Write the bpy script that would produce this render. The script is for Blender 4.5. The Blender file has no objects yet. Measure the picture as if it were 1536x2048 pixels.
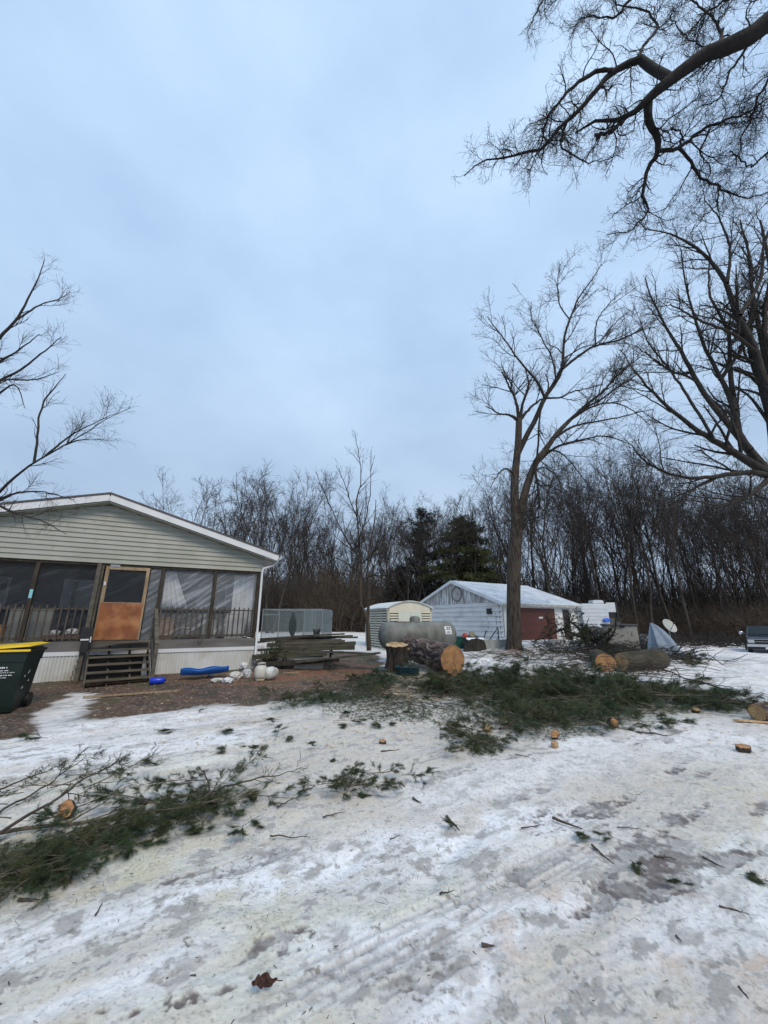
import bpy, math, random
import numpy as np
from mathutils import Vector, Matrix
random.seed(7)
RNG = np.random.default_rng(11)
scene = bpy.context.scene
COL = scene.collection
R = math.radians
# ---------------------------------------------------------------- camera numbers (photo 1536 x 2048)
F = 769.0
TH = math.atan(216 / F)
CAMZ = 1.6
cT, sT = math.cos(TH), math.sin(TH)

def ray(px, py):
    u = (px - 768) / F; v = -(py - 1024) / F
    return Vector((u, cT - v * sT, sT + v * cT))

def at(px, py, Y):
    d = ray(px, py); s = Y / d.y
    return Vector((d.x * s, Y, CAMZ + d.z * s))

def smooth(a, b, t):
    t = np.clip((t - a) / (b - a), 0, 1)
    return t * t * (3 - 2 * t)

def gz(x, y):
    """terrain height without the fine relief"""
    x = np.asarray(x, float); y = np.asarray(y, float)
    z = .40 * smooth(8, 26, y) * (1 - smooth(9, 20, x))
    z = z - .40 * smooth(12, 26, x) * smooth(8, 20, y)
    z = z + .10 * smooth(7, 11, y) * (1 - smooth(-4, 0, x))
    return z

def gzf(x, y):
    return float(gz(x, y))

def on(px, py):
    """the spot of the terrain seen at a pixel of the photo"""
    z = 0.0
    for _ in range(12):
        d = ray(px, py)
        s = (z - CAMZ) / min(d.z, -1e-3)
        x, y = d.x * s, d.y * s
        z = .5 * z + .5 * gzf(x, y)
    return Vector((x, y, gzf(x, y)))

# ---------------------------------------------------------------- scene tree helpers
def link(o, parent=None):
    COL.objects.link(o)
    if parent is not None:
        o.parent = parent
    return o

def tag(o, label=None, cat=None, group=None, kind=None):
    if label: o['label'] = label
    if cat: o['category'] = cat
    if group: o['group'] = group
    if kind: o['kind'] = kind
    return o

def thing(name, label, cat, loc=(0, 0, 0), rz=0.0, group=None):
    o = bpy.data.objects.new(name, None)
    o.empty_display_size = .1
    o.location = loc; o.rotation_euler = (0, 0, rz)
    link(o)
    return tag(o, label, cat, group)

def mesh_np(name, V, faces, n, mats, smoothf=True, midx=None):
    """V (N,3); faces (M,n) int array of one face size"""
    me = bpy.data.meshes.new(name)
    V = np.ascontiguousarray(V, dtype=np.float32); faces = np.ascontiguousarray(faces, dtype=np.int32)
    me.vertices.add(len(V)); me.vertices.foreach_set('co', V.ravel())
    me.loops.add(faces.size); me.loops.foreach_set('vertex_index', faces.ravel())
    me.polygons.add(len(faces)); me.polygons.foreach_set('loop_start', np.arange(0, faces.size, n, dtype=np.int32))
    if smoothf: me.polygons.foreach_set('use_smooth', np.ones(len(faces), dtype=bool))
    if midx is not None: me.polygons.foreach_set('material_index', np.asarray(midx, dtype=np.int32))
    for m in (mats if isinstance(mats, (list, tuple)) else [mats]): me.materials.append(m)
    me.update(calc_edges=True)
    return me

def obj(name, me, parent=None):
    return link(bpy.data.objects.new(name, me), parent)

def copy_tree(o, parent=None):
    c = o.copy(); link(c)
    if parent is not None: c.parent = parent
    for ch in list(o.children): copy_tree(ch, c)
    return c

class MB:
    """collects simple solids and builds ONE mesh"""
    def __init__(s): s.v = []; s.f = []; s.m = []; s.sm = []
    def add(s, vs, fs, mi=0, sm=False):
        b = len(s.v); s.v += [tuple(v) for v in vs]
        for f in fs: s.f.append([b + i for i in f]); s.m.append(mi); s.sm.append(sm)
        return s
    def box(s, x0, x1, y0, y1, z0, z1, mi=0):
        vs = [(x, y, z) for z in (z0, z1) for y in (y0, y1) for x in (x0, x1)]
        return s.add(vs, [(0, 2, 3, 1), (4, 5, 7, 6), (0, 1, 5, 4), (2, 6, 7, 3), (0, 4, 6, 2), (1, 3, 7, 5)], mi)
    def obox(s, c, size, rot=None, mi=0):
        hx, hy, hz = size[0] / 2, size[1] / 2, size[2] / 2
        Rm = rot if rot is not None else Matrix.Identity(3)
        vs = [Vector(c) + Rm @ Vector((x, y, z)) for z in (-hz, hz) for y in (-hy, hy) for x in (-hx, hx)]
        return s.add(vs, [(0, 2, 3, 1), (4, 5, 7, 6), (0, 1, 5, 4), (2, 6, 7, 3), (0, 4, 6, 2), (1, 3, 7, 5)], mi)
    def bar(s, p, q, w, h, mi=0, up=(0, 0, 1)):
        """rectangular bar from p to q, w wide and h high"""
        p, q = Vector(p), Vector(q); d = (q - p).normalized()
        upv = Vector(up)
        if abs(d.dot(upv)) > .98: upv = Vector((1, 0, 0))
        sd = d.cross(upv).normalized(); u = sd.cross(d).normalized()
        vs = [c + sd * a * w / 2 + u * b * h / 2 for c in (p, q) for a, b in ((-1, -1), (1, -1), (1, 1), (-1, 1))]
        return s.add(vs, [(3, 2, 1, 0), (4, 5, 6, 7), (0, 1, 5, 4), (1, 2, 6, 5), (2, 3, 7, 6), (3, 0, 4, 7)], mi)
    def tube(s, pts, rad, n=8, mi=0, caps=True, sm=True):
        pts = [Vector(p) for p in pts]
        if not isinstance(rad, (list, tuple)): rad = [rad] * len(pts)
        b0 = None; vs = []; prev = None
        for i, p in enumerate(pts):
            d = (pts[min(i + 1, len(pts) - 1)] - pts[max(i - 1, 0)]).normalized()
            if prev is None:
                a = Vector((0, 0, 1)) if abs(d.z) < .9 else Vector((1, 0, 0))
                prev = d.cross(a).normalized()
            else:
                prev = (prev - d * prev.dot(d)).normalized()
            w = d.cross(prev)
            for k in range(n):
                a = 2 * math.pi * k / n
                vs.append(p + (prev * math.cos(a) + w * math.sin(a)) * rad[i])
        fs = []
        for i in range(len(pts) - 1):
            for k in range(n):
                k2 = (k + 1) % n
                fs.append((i * n + k, i * n + k2, (i + 1) * n + k2, (i + 1) * n + k))
        s.add(vs, fs, mi, sm)
        if caps:
            s.add(vs[:n], [tuple(range(n))[::-1]], mi); s.add(vs[-n:], [tuple(range(n))], mi)
        return s
    def lathe(s, prof, n=24, c=(0, 0, 0), mi=0, M=None, sm=True):
        """profile of (r, z) about z"""
        vs = []; fs = []; c = Vector(c)
        for r, z in prof:
            for k in range(n):
                a = 2 * math.pi * k / n
                p = Vector((r * math.cos(a), r * math.sin(a), z))
                vs.append(c + (M @ p if M is not None else p))
        for i in range(len(prof) - 1):
            for k in range(n):
                k2 = (k + 1) % n
                fs.append((i * n + k, i * n + k2, (i + 1) * n + k2, (i + 1) * n + k))
        return s.add(vs, fs, mi, sm)
    def prism(s, poly, y0, y1, mi=0):
        """polygon in x,z extruded along y"""
        n = len(poly)
        vs = [(x, y0, z) for x, z in poly] + [(x, y1, z) for x, z in poly]
        fs = [tuple(range(n)), tuple(range(2 * n - 1, n - 1, -1))]
        for i in range(n):
            j = (i + 1) % n
            fs.append((i, i + n, j + n, j))
        return s.add(vs, fs, mi)
    def grid(s, fn, nu, nv, mi=0, sm=True):
        vs = [fn(i / nu, j / nv) for j in range(nv + 1) for i in range(nu + 1)]
        w = nu + 1
        fs = [(j * w + i, j * w + i + 1, (j + 1) * w + i + 1, (j + 1) * w + i) for j in range(nv) for i in range(nu)]
        return s.add(vs, fs, mi, sm)
    def mesh(s, name, mats):
        me = bpy.data.meshes.new(name)
        me.from_pydata(s.v, [], s.f)
        for m in (mats if isinstance(mats, (list, tuple)) else [mats]): me.materials.append(m)
        me.polygons.foreach_set('material_index', s.m); me.polygons.foreach_set('use_smooth', s.sm)
        me.update(); me.validate()
        return me
    def build(s, name, mats, parent=None, bevel=0, solid=0):
        o = obj(name, s.mesh(name, mats), parent)
        if solid:
            md = o.modifiers.new('thick', 'SOLIDIFY'); md.thickness = solid
        if bevel:
            md = o.modifiers.new('bev', 'BEVEL'); md.width = bevel; md.segments = 2; md.limit_method = 'ANGLE'; md.angle_limit = R(40)
        return o

# ---------------------------------------------------------------- materials
def _nt(name):
    m = bpy.data.materials.new(name); m.use_nodes = True
    nt = m.node_tree; nt.nodes.clear()
    out = nt.nodes.new('ShaderNodeOutputMaterial')
    return m, nt, out

def noise_node(nt, scale, detail, vec, rough=.55):
    n = nt.nodes.new('ShaderNodeTexNoise'); n.inputs['Scale'].default_value = scale
    n.inputs['Detail'].default_value = detail; n.inputs['Roughness'].default_value = rough
    nt.links.new(vec, n.inputs['Vector']); return n

def M(name, c1, c2=None, scale=5, rough=.75, bump=.25, dist=.01, stretch=(1, 1, 1), metal=0, spec=.4, lo=.35, hi=.65,
      detail=6, c3=None, scale3=1.2, lo3=.5, hi3=.7, alpha=1, trans=0, coat=0):
    """noise-mottled surface of two colours, c3 adds larger stains"""
    m, nt, out = _nt(name)
    b = nt.nodes.new('ShaderNodeBsdfPrincipled'); nt.links.new(b.outputs[0], out.inputs[0])
    tc = nt.nodes.new('ShaderNodeTexCoord'); mp = nt.nodes.new('ShaderNodeMapping')
    mp.inputs['Scale'].default_value = stretch
    nt.links.new(tc.outputs['Object'], mp.inputs['Vector'])
    n = noise_node(nt, scale, detail, mp.outputs[0])
    cr = nt.nodes.new('ShaderNodeValToRGB')
    cr.color_ramp.elements[0].position = lo; cr.color_ramp.elements[1].position = hi
    c2 = c2 or tuple(c * .8 for c in c1)
    cr.color_ramp.elements[0].color = (*c1, 1); cr.color_ramp.elements[1].color = (*c2, 1)
    nt.links.new(n.outputs[0], cr.inputs[0]); colr = cr.outputs[0]
    if c3:
        n3 = noise_node(nt, scale3, 5, tc.outputs['Object'])
        mr = nt.nodes.new('ShaderNodeMapRange'); mr.inputs[1].default_value = lo3; mr.inputs[2].default_value = hi3
        nt.links.new(n3.outputs[0], mr.inputs[0])
        mx = nt.nodes.new('ShaderNodeMix'); mx.data_type = 'RGBA'
        nt.links.new(mr.outputs[0], mx.inputs[0]); nt.links.new(colr, mx.inputs[6]); mx.inputs[7].default_value = (*c3, 1)
        colr = mx.outputs[2]
    nt.links.new(colr, b.inputs['Base Color'])
    b.inputs['Roughness'].default_value = rough; b.inputs['Metallic'].default_value = metal
    b.inputs['Specular IOR Level'].default_value = spec; b.inputs['Alpha'].default_value = alpha
    b.inputs['Coat Weight'].default_value = coat
    if bump:
        n2 = noise_node(nt, scale * 2.5, 5, mp.outputs[0])
        bp = nt.nodes.new('ShaderNodeBump'); bp.inputs['Strength'].default_value = bump; bp.inputs['Distance'].default_value = dist
        nt.links.new(n2.outputs[0], bp.inputs['Height']); nt.links.new(bp.outputs[0], b.inputs['Normal'])
    return m

MT = {}
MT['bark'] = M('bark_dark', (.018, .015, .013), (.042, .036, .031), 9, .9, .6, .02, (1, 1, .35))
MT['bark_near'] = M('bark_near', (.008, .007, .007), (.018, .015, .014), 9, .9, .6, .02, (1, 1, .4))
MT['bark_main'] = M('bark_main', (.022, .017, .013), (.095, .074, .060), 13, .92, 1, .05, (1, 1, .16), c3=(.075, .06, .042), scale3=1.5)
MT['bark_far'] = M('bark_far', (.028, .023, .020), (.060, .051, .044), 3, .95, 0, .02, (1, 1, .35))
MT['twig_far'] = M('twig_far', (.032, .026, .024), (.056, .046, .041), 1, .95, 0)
MT['bark_light'] = M('bark_light', (.10, .085, .065), (.18, .15, .12), 8, .92, .4, .02, (1, 1, .4))
MT['brush'] = M('brush_brown', (.036, .029, .022), (.085, .067, .050), .6, .95, 0)
MT['needle'] = M('pine_needles', (.026, .038, .014), (.062, .078, .030), 6, .55, 0, spec=.35, c3=(.10, .095, .04), scale3=2.2, lo3=.6, hi3=.75)
MT['needle_b'] = M('pine_needles_fresh', (.026, .046, .019), (.058, .086, .036), 6, .55, 0, spec=.35)
MT['conifer_dark'] = M('conifer_dark', (.016, .019, .015), (.036, .039, .030), .8, .8, 0)
MT['conifer_green'] = M('conifer_green', (.028, .036, .010), (.068, .074, .024), .8, .8, 0)
MT['bough_wood'] = M('bough_wood', (.075, .062, .045), (.13, .11, .08), 14, .85, .4, .004)
MT['stick'] = M('stick_bark', (.035, .026, .022), (.09, .07, .055), 20, .85, .4, .003)
MT['wood_grey'] = M('weathered_wood', (.125, .112, .09), (.06, .053, .042), 7, .85, .35, .004, (1, 1, 1), c3=(.10, .11, .06), scale3=1.5, lo3=.55, hi3=.75)
MT['wood_dark'] = M('dark_stained_wood', (.022, .018, .014), (.055, .043, .031), 9, .8, .3, .004, (1, 1, .3))
MT['wood_tread'] = M('step_wood', (.12, .10, .072), (.06, .05, .036), 8, .8, .35, .003, (.3, 2, 2))
MT['wood_new'] = M('door_frame_wood', (.36, .27, .17), (.20, .14, .085), 8, .7, .2, .002, (2, 2, .3))
MT['white_paint'] = M('white_paint', (.66, .68, .70), (.54, .56, .57), 3, .5, .08, .003)
MT['fresh_wood'] = M('fresh_wood', (.42, .26, .13), (.55, .39, .23), 14, .7, .3, .003)
MT['black'] = M('black_plastic', (.012, .012, .013), (.02, .02, .022), 8, .45, .1, .002)
MT['glass_dark'] = M('dark_glass', (.02, .03, .035), (.035, .045, .05), 1.5, .12, 0, spec=.6)
MT['steel'] = M('galvanised_steel', (.33, .36, .38), (.24, .26, .27), 9, .45, .1, .002, metal=.7)
MT['brush_light'] = M('brush_pale', (.060, .048, .038), (.11, .088, .068), .6, .95, 0)
MT['snow'] = M('lying_snow', (.78, .81, .86), (.68, .72, .78), 6, .6, .5, .02)
# ---------------------------------------------------------------- value noise on arrays
def _hash(ix, iy, seed):
    h = (ix.astype(np.int64) * 374761393 + iy.astype(np.int64) * 668265263 + seed * 1274126177) & 0xffffffff
    h = ((h ^ (h >> 13)) * 1274126177) & 0xffffffff
    h = (h ^ (h >> 16)) & 0xffffffff
    return h.astype(np.float64) / 4294967295.0

def vn(x, y, seed=0):
    ix = np.floor(x); iy = np.floor(y); fx = x - ix; fy = y - iy
    fx = fx * fx * fx * (fx * (fx * 6 - 15) + 10); fy = fy * fy * fy * (fy * (fy * 6 - 15) + 10)
    a = _hash(ix, iy, seed); b = _hash(ix + 1, iy, seed); c = _hash(ix, iy + 1, seed); d = _hash(ix + 1, iy + 1, seed)
    return (a * (1 - fx) + b * fx) * (1 - fy) + (c * (1 - fx) + d * fx) * fy

def fbm(x, y, seed=0, octv=4, gain=.5):
    s = 0; a = 1; t = 0
    for k in range(octv):
        ca, sa = math.cos(.7 * k + .3), math.sin(.7 * k + .3)
        s = s + a * vn((x * ca - y * sa) * 2 ** k + 17.3 * k, (x * sa + y * ca) * 2 ** k - 9.1 * k, seed + k); t += a; a *= gain
    return s / t

def fbma(x, y, seed=0, octv=4, gain=.5):
    """as fbm without rotating the octaves: keeps a stretched direction"""
    s = 0; a = 1; t = 0
    for k in range(octv):
        s = s + a * vn(x * 2 ** k + 17.3 * k, y * 2 ** k - 9.1 * k, seed + k); t += a; a *= gain
    return s / t

def sdpoly(x, y, poly):
    """signed distance, negative inside"""
    d = np.full(x.shape, 1e18); inside = np.zeros(x.shape, bool)
    n = len(poly)
    for i in range(n):
        ax, ay = poly[i]; bx, by = poly[(i + 1) % n]
        ex, ey = bx - ax, by - ay; wx, wy = x - ax, y - ay
        t = np.clip((wx * ex + wy * ey) / (ex * ex + ey * ey + 1e-9), 0, 1)
        d = np.minimum(d, (wx - ex * t) ** 2 + (wy - ey * t) ** 2)
        c = ((ay > y) != (by > y)) & (x < (bx - ax) * (y - ay) / (by - ay + 1e-12) + ax)
        inside ^= c
    d = np.sqrt(d)
    return np.where(inside, -d, d)

def gpoly(pts): return [tuple(on(*p)[:2]) for p in pts]

def lerp3(c, col, w):
    return c * (1 - w[..., None]) + np.array(col)[None, None, :] * w[..., None]

def blob(x, y, px, py, ra, rb, ang=R(33)):
    """soft ellipse of ground-size ra x rb around the ground under a pixel"""
    p = on(px, py); dx, dy = x - p.x, y - p.y
    a = dx * math.cos(ang) + dy * math.sin(ang); b = -dx * math.sin(ang) + dy * math.cos(ang)
    return np.exp(-((a / ra) ** 2 + (b / rb) ** 2))

def treeline(x): return 44 + 4 * np.sin(x * .11) + 2 * np.sin(x * .31 + 1)

def build_ground():
    ang = np.concatenate([np.linspace(R(-64), R(64), 980), np.linspace(R(68), R(292), 90)[1:-1]])
    rr = np.concatenate([[0.05], np.geomspace(.9, 50, 1250), np.geomspace(50, 1300, 150)[1:]])
    A, Q = np.meshgrid(ang, rr)
    x = np.sin(A) * Q; y = np.cos(A) * Q
    c33, s33 = math.cos(R(33)), math.sin(R(33))
    al = x * c33 + y * s33; cr = -x * s33 + y * c33
    wx = x + .35 * (fbm(x * 1.3, y * 1.3, 91, 3) - .5); wy = y + .35 * (fbm(x * 1.3, y * 1.3, 95, 3) - .5)
    lod = np.clip(1 - Q / 60, 0, 1)
    # --- masks
    big = fbm(x * .35, y * .35, 3, 3)
    st = fbma(al * .55, cr * 2.1, 7, 4)
    fine = fbm(x * 5, y * 5, 21, 4, .6)
    micro = fbm(x * 24, y * 24, 27, 3, .6)
    grit = fbm(x * 60, y * 60, 37, 2, .6)
    reg = (blob(x, y, 500, 1850, .55, .17) * 1.0 + blob(x, y, 470, 1960, .36, .12) + blob(x, y, 330, 1990, .35, .10) * .8
           + blob(x, y, 1290, 1655, 1.0, .30) * .95 + blob(x, y, 1480, 1625, 1.1, .28) * 1.1 + blob(x, y, 1430, 1700, .8, .2) * .9
           + blob(x, y, 1250, 1600, 1.3, .25) * .75 + blob(x, y, 1270, 1740, .45, .16) * .8 + blob(x, y, 1110, 1690, .5, .15) * .5
           + blob(x, y, 1190, 1820, .30, .10) * .5 + blob(x, y, 430, 1745, .5, .12) * .45
           + blob(x, y, 130, 1420, .9, .3) * .3 + blob(x, y, 250, 2030, 1.0, .12) * .7)
    bn = .5 * st + .3 * fine + .2 * micro
    bst = fbma(al * .9, cr * 3.4, 407, 5, .62)
    bare = smooth(.60, .67, reg.clip(0, 1.1) * .215 + (.62 * bst + .22 * fine + .16 * micro - .5) * 1.5 + .42) * smooth(.03, .2, reg)
    bare = np.maximum(bare, smooth(.64, .70, .7 * bst + .2 * fine + .1 * micro) * .7 * (Q < 40))
    ice = smooth(.47, .64, .55 * st + .45 * fbm(x * 1.1, y * 1.1, 31, 3) + .10 * reg)
    # --- dirt in front of the house
    dirt = gpoly([(-420, 1520), (0, 1478), (62, 1462), (80, 1440), (112, 1400), (150, 1387), (198, 1386), (196, 1402), (160, 1420), (150, 1440),
                  (230, 1434), (300, 1428), (400, 1412), (520, 1408), (600, 1396), (680, 1384), (745, 1360), (775, 1332), (750, 1308),
                  (640, 1300), (560, 1302), (505, 1322), (250, 1340), (0, 1360), (-420, 1400)])
    sd = sdpoly(wx, wy, dirt)
    sd = sd + .55 * (fbma(al * .9, cr * 3, 55, 4) - .5) + .15 * (fine - .5)
    dm = smooth(.10, -.10, sd)
    house = gpoly([(-500, 1400), (85, 1364), (508, 1328)])
    # --- litter of needles, darkened as contact shade under the boughs, and sawdust
    def pm(pts, w): return smooth(w, -w * .5, sdpoly(wx, wy, gpoly(pts)) + .5 * (fine - .5))
    litter_shade = np.maximum.reduce([
        pm([(860, 1352), (960, 1345), (1180, 1352), (1400, 1382), (1480, 1412), (1300, 1432), (1150, 1465), (1030, 1468), (960, 1412), (860, 1402)], .5) * .75,
        pm([(540, 1408), (690, 1382), (760, 1345), (840, 1345), (860, 1380), (800, 1410), (690, 1412), (560, 1420)], .4) * .6,
        pm([(0, 1792), (0, 1690), (250, 1640), (420, 1572), (550, 1582), (430, 1642), (240, 1705), (100, 1772)], .3) * .5,
        pm([(940, 1310), (1090, 1285), (1210, 1290), (1200, 1340), (1040, 1345)], .5) * .45])
    saw = np.maximum.reduce([
        pm([(770, 1345), (880, 1348), (930, 1372), (850, 1400), (740, 1395)], .45) * 1.0,
        smooth(-.1, .5, blob(x, y, 820, 1560, 5.2, 2.2)) * .50, blob(x, y, 1250, 1540, 5.0, 1.6) * .40, blob(x, y, 450, 1740, 2.4, .7) * .42,
        blob(x, y, 1230, 1900, 1.5, .6) * .38, blob(x, y, 960, 1790, 1.0, .35) * .25, blob(x, y, 200, 1490, 1.6, .25) * .55])
    sawn = saw * 1.35 * smooth(.28, .58, .5 * fine + .5 * big + .08)
    trl = treeline(x) + 3 * (fbm(x * .3, y * .3, 61, 3) - .5)
    wood = smooth(-.8, 1.2, y - trl)
    wood = np.maximum(wood, smooth(38, 46, np.abs(x)) * (y > 5))
    back = smooth(-40, -60, y)
    wood = np.maximum(wood, back)
    # --- relief
    cru = .5 * fbm(x * 9, y * 9, 501, 4, .65) + .5 * fbma(al * 5, cr * 11, 511, 4, .65)
    z = gz(x, y)
    thick = .011 * (1 - bare) * (1 - dm) * lod
    z = z + thick
    z = z + .050 * (fbm(x * .6, y * .6, 40, 3) - .5) * (1 - .6 * dm)
    z = z + .026 * (st - .5) * (1 - dm) * lod + .012 * (bst - .5) * lod
    z = z + (.028 * (fine - .5) + .018 * (cru - .5) + .0075 * (micro - .5) + .0014 * (grit - .5)) * lod * (1 - .7 * bare) * (.5 + .7 * ice) 
    z = z + dm * lod * (.02 * (fine - .5) + .012 * (micro - .5))
    # lumpy heap of snow with buried branches by the main tree
    lump = smooth(.6, -.8, sdpoly(x, y, gpoly([(925, 1345), (945, 1308), (1010, 1298), (1100, 1285), (1210, 1292), (1185, 1335), (1080, 1362), (980, 1362)])))
    ln = fbm(x * 2.2, y * 2.2, 71, 4, .6)
    z = z + lump * (.16 * smooth(.3, .75, ln) + .06)
    # footprint holes
    for (px, py, ra, rb) in ((905, 1700, .16, .07), (860, 1755, .2, .08), (1180, 1815, .24, .10), (950, 1660, .22, .09), (700, 1720, .2, .08),
                             (600, 1640, .2, .08), (1100, 1560, .25, .1), (1000, 1590, .25, .1), (1340, 1540, .25, .1), (400, 1530, .25, .1), (560, 1500, .25, .1)):
        z = z - .030 * blob(x, y, px, py, ra, rb, R(55)) * lod
    # tyre ribs running to the upper right
    def tyre(p, q, width, ribs, depth):
        a = on(*p); b = on(*q); e = (b - a); e.z = 0; L = e.length; e.normalize()
        t = (x - a.x) * e.x + (y - a.y) * e.y; w = -(x - a.x) * e.y + (y - a.y) * e.x
        w = w + .012 * np.sin(t * 1.7)
        m = smooth(width / 2, width / 2 - .03, np.abs(w)) * smooth(-.3, .2, t) * smooth(L + .3, L - .4, t)
        rib = .5 + .5 * np.cos(w / width * ribs * 2 * np.pi)
        lug = .5 + .5 * np.sign(np.sin(t * 75 + np.sign(w) * 20 * w))
        fade = smooth(.24, .42, .6 * fine + .4 * fbm(al * .8, cr * 2, 77, 3))
        return m * fade, rib, lug
    tracks = []
    for args in (((560, 2000), (1170, 1685), .32, 5, .011), ((1010, 2047), (1500, 1800), .24, 4, .004), ((-60, 1960), (640, 1660), .26, 4, .003)):
        tracks.append((tyre(*args), args[4]))
    z0 = z
    for (m, rib, lug), dep in tracks:
        z = z - m * dep * (.9 - .75 * rib) - m * .004 * lug * rib
    # --- colours
    C = np.empty(x.shape + (3,)); C[:] = (.83, .825, .83)
    wband = np.zeros(x.shape)
    for (p_, q_, w_, s_) in (((-100, 1930), (560, 1740), .17, 1), ((500, 1760), (1150, 1625), .30, 1), ((0, 1520), (520, 1470), .5, .9), ((-50, 1480), (300, 1440), .35, .8), ((60, 2040), (420, 1900), .10, .8),
                          ((820, 1600), (1250, 1500), .45, .55), ((1100, 1480), (1536, 1480), .8, .7), ((700, 1900), (1150, 1790), .14, .8), ((900, 2040), (1100, 1830), .12, .9), ((1300, 1900), (1536, 1830), .2, .7), ((300, 1640), (420, 1560), .25, .6)):
        a_ = on(*p_); b_ = on(*q_); e_ = b_ - a_; e_.z = 0; L_ = e_.length; e_.normalize()
        t_ = (wx - a_.x) * e_.x + (wy - a_.y) * e_.y; v_ = -(wx - a_.x) * e_.y + (wy - a_.y) * e_.x
        wband = np.maximum(wband, s_ * np.exp(-(v_ / w_) ** 2) * smooth(-.5, .2, t_) * smooth(L_ + .5, L_ - .3, t_))
    wband = wband * smooth(.30, .5, .5 * st + .5 * fine + .08)
    s2 = fbma(al * .5, cr * 2.4, 307, 6, .62); s3 = fbma(al * 1.3, cr * 3.6, 317, 6, .62)
    near = np.clip(1.15 - Q / 45, 0, 1)
    C = lerp3(C, (.54, .56, .575), smooth(.49, .54, s2) * .6 * near)
    C = lerp3(C, (.40, .415, .43), smooth(.56, .62, .5 * s2 + .5 * fbma(al * 2.2, cr * 7, 327, 4, .6)) * .6 * near)
    C = lerp3(C, (.55, .465, .36), smooth(.49, .54, s3) * .7 * near * smooth(12, 6, Q))
    C = lerp3(C, (.62, .68, .73), ice * .35 * near)
    C = lerp3(C, (.50, .53, .55), smooth(.55, .66, .5 * st + .3 * micro + .2 * fine) * .55 * (Q < 60))
    C = lerp3(C, (.60, .585, .44), (sawn * (.55 + .4 * micro) * (1 - .8 * wband)).clip(0, 1))
    C = lerp3(C, (.60, .43, .22), pm([(780, 1345), (880, 1350), (900, 1372), (840, 1390), (760, 1385)], .35) * smooth(.35, .55, fine))
    C = lerp3(C, (.60, .59, .38), (1 - wband) * smooth(.56, .72, fbm(x * 1.7, y * 1.7, 123, 3)) * saw * .5)
    yb = smooth(.55, .75, fbma(al * .9, cr * 1.9, 133, 4)) * (Q < 25)
    C = lerp3(C, (.60, .545, .47), yb * .6)
    C = lerp3(C, (.52, .46, .47), smooth(.56, .72, fbma(al * .7, cr * 1.6, 153, 4)) * .35 * (Q < 12))
    mid = pm([(520, 1640), (560, 1450), (800, 1400), (1100, 1480), (1536, 1440), (1900, 1440), (1900, 1560), (1536, 1560), (1300, 1600), (1000, 1640), (760, 1690)], .9)
    C = lerp3(C, (.575, .53, .475), mid * (.62 + .36 * smooth(.42, .56, cru)))
    C = lerp3(C, (.85, .87, .91), wband * .95)
    rust = smooth(.66, .76, fbm(x * 3.3, y * 3.3, 143, 3)) * blob(x, y, 1250, 1900, 1.6, 1.0)
    C = lerp3(C, (.50, .31, .18), rust * .4)
    C = lerp3(C, (.19, .172, .176), bare * (.5 + .6 * micro).clip(0, 1))
    C = lerp3(C, (.15, .125, .12), smooth(.55, .8, bare) * smooth(.5, .62, fbm(x * 7, y * 7, 409, 3)) * .8)
    for (m, rib, lug), dep in tracks:
        C = lerp3(C, (.42, .42, .42), m * (1 - rib) * .62 * min(1, dep / .008)); C = lerp3(C, (.74, .75, .76), m * rib * .3)
    cru = .5 * fbm(x * 9, y * 9, 501, 4, .65) + .5 * fbma(al * 5, cr * 11, 511, 4, .65)
    C = lerp3(C, (.60, .60, .585), smooth(.50, .54, cru) * .6 * near)
    C = lerp3(C, (.33, .315, .30), smooth(.57, .61, cru) * .75 * near * (.4 + .6 * smooth(.45, .6, s2)))
    speck = smooth(.70, .76, micro) * smooth(.45, .7, fine)
    C = lerp3(C, (.14, .11, .08), speck * .6 * (Q < 30) * (1 - wood))
    gd = smooth(.72, .78, grit) * (Q < 8)
    C = lerp3(C, (.22, .18, .14), gd * .45)
    C = lerp3(C, (.07, .075, .035), litter_shade * smooth(.33, .5, .5 * fine + .5 * micro))  # green needle litter, also painting contact shade below the boughs
    C = lerp3(C, (.10, .045, .03), blob(x, y, 1035, 1312, 1.0, .7, 0) * smooth(.35, .6, fine + .3 * blob(x, y, 1035, 1312, .7, .5, 0)))
    C = lerp3(C, (.05, .055, .03), lump * smooth(.52, .36, ln) * .85)
    # dirt colours: red-brown bark mulch in the middle, grey-brown mud to the left
    D = np.empty_like(C); D[:] = (.085, .060, .046)
    D = lerp3(D, (.21, .085, .036), smooth(-.2, .8, blob(x, y, 620, 1345, 2.6, 1.5)) * (.5 + .8 * (fine - .2)).clip(0, 1))
    D = lerp3(D, (.06, .045, .036), smooth(.5, .7, fbm(x * 2, y * 2, 201, 4)))
    D = lerp3(D, (.26, .21, .16), smooth(.62, .72, micro) * .8)
    D = lerp3(D, (.06, .07, .03), smooth(.55, .7, fbm(x * 1.4, y * 1.4, 211, 3)) * .5)
    C = C * (1 - dm[..., None]) + D * dm[..., None]
    thin = smooth(.45, .1, np.abs(sd)) * (1 - dm)
    C = lerp3(C, (.42, .40, .40), thin * .35)
    W = np.empty_like(C); W[:] = (.075, .055, .042)
    W = lerp3(W, (.5, .53, .56), smooth(.62, .70, fbm(x * .8, y * .5, 221, 4)) * .6)
    C = C * (1 - wood[..., None]) + W * wood[..., None]
    wet = np.clip(bare * .8 + ice * .30, 0, 1) * (1 - dm)
    n, m_ = x.shape
    V = np.stack([x, y, z], -1).reshape(-1, 3)
    idx = np.arange(n * m_).reshape(n, m_)
    nx = np.roll(idx, -1, axis=1)
    faces = np.stack([idx[:-1], nx[:-1], nx[1:], idx[1:]], -1).reshape(-1, 4)[:, ::-1]
    me = mesh_np('ground', V, faces, 4, [ground_material()])
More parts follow.
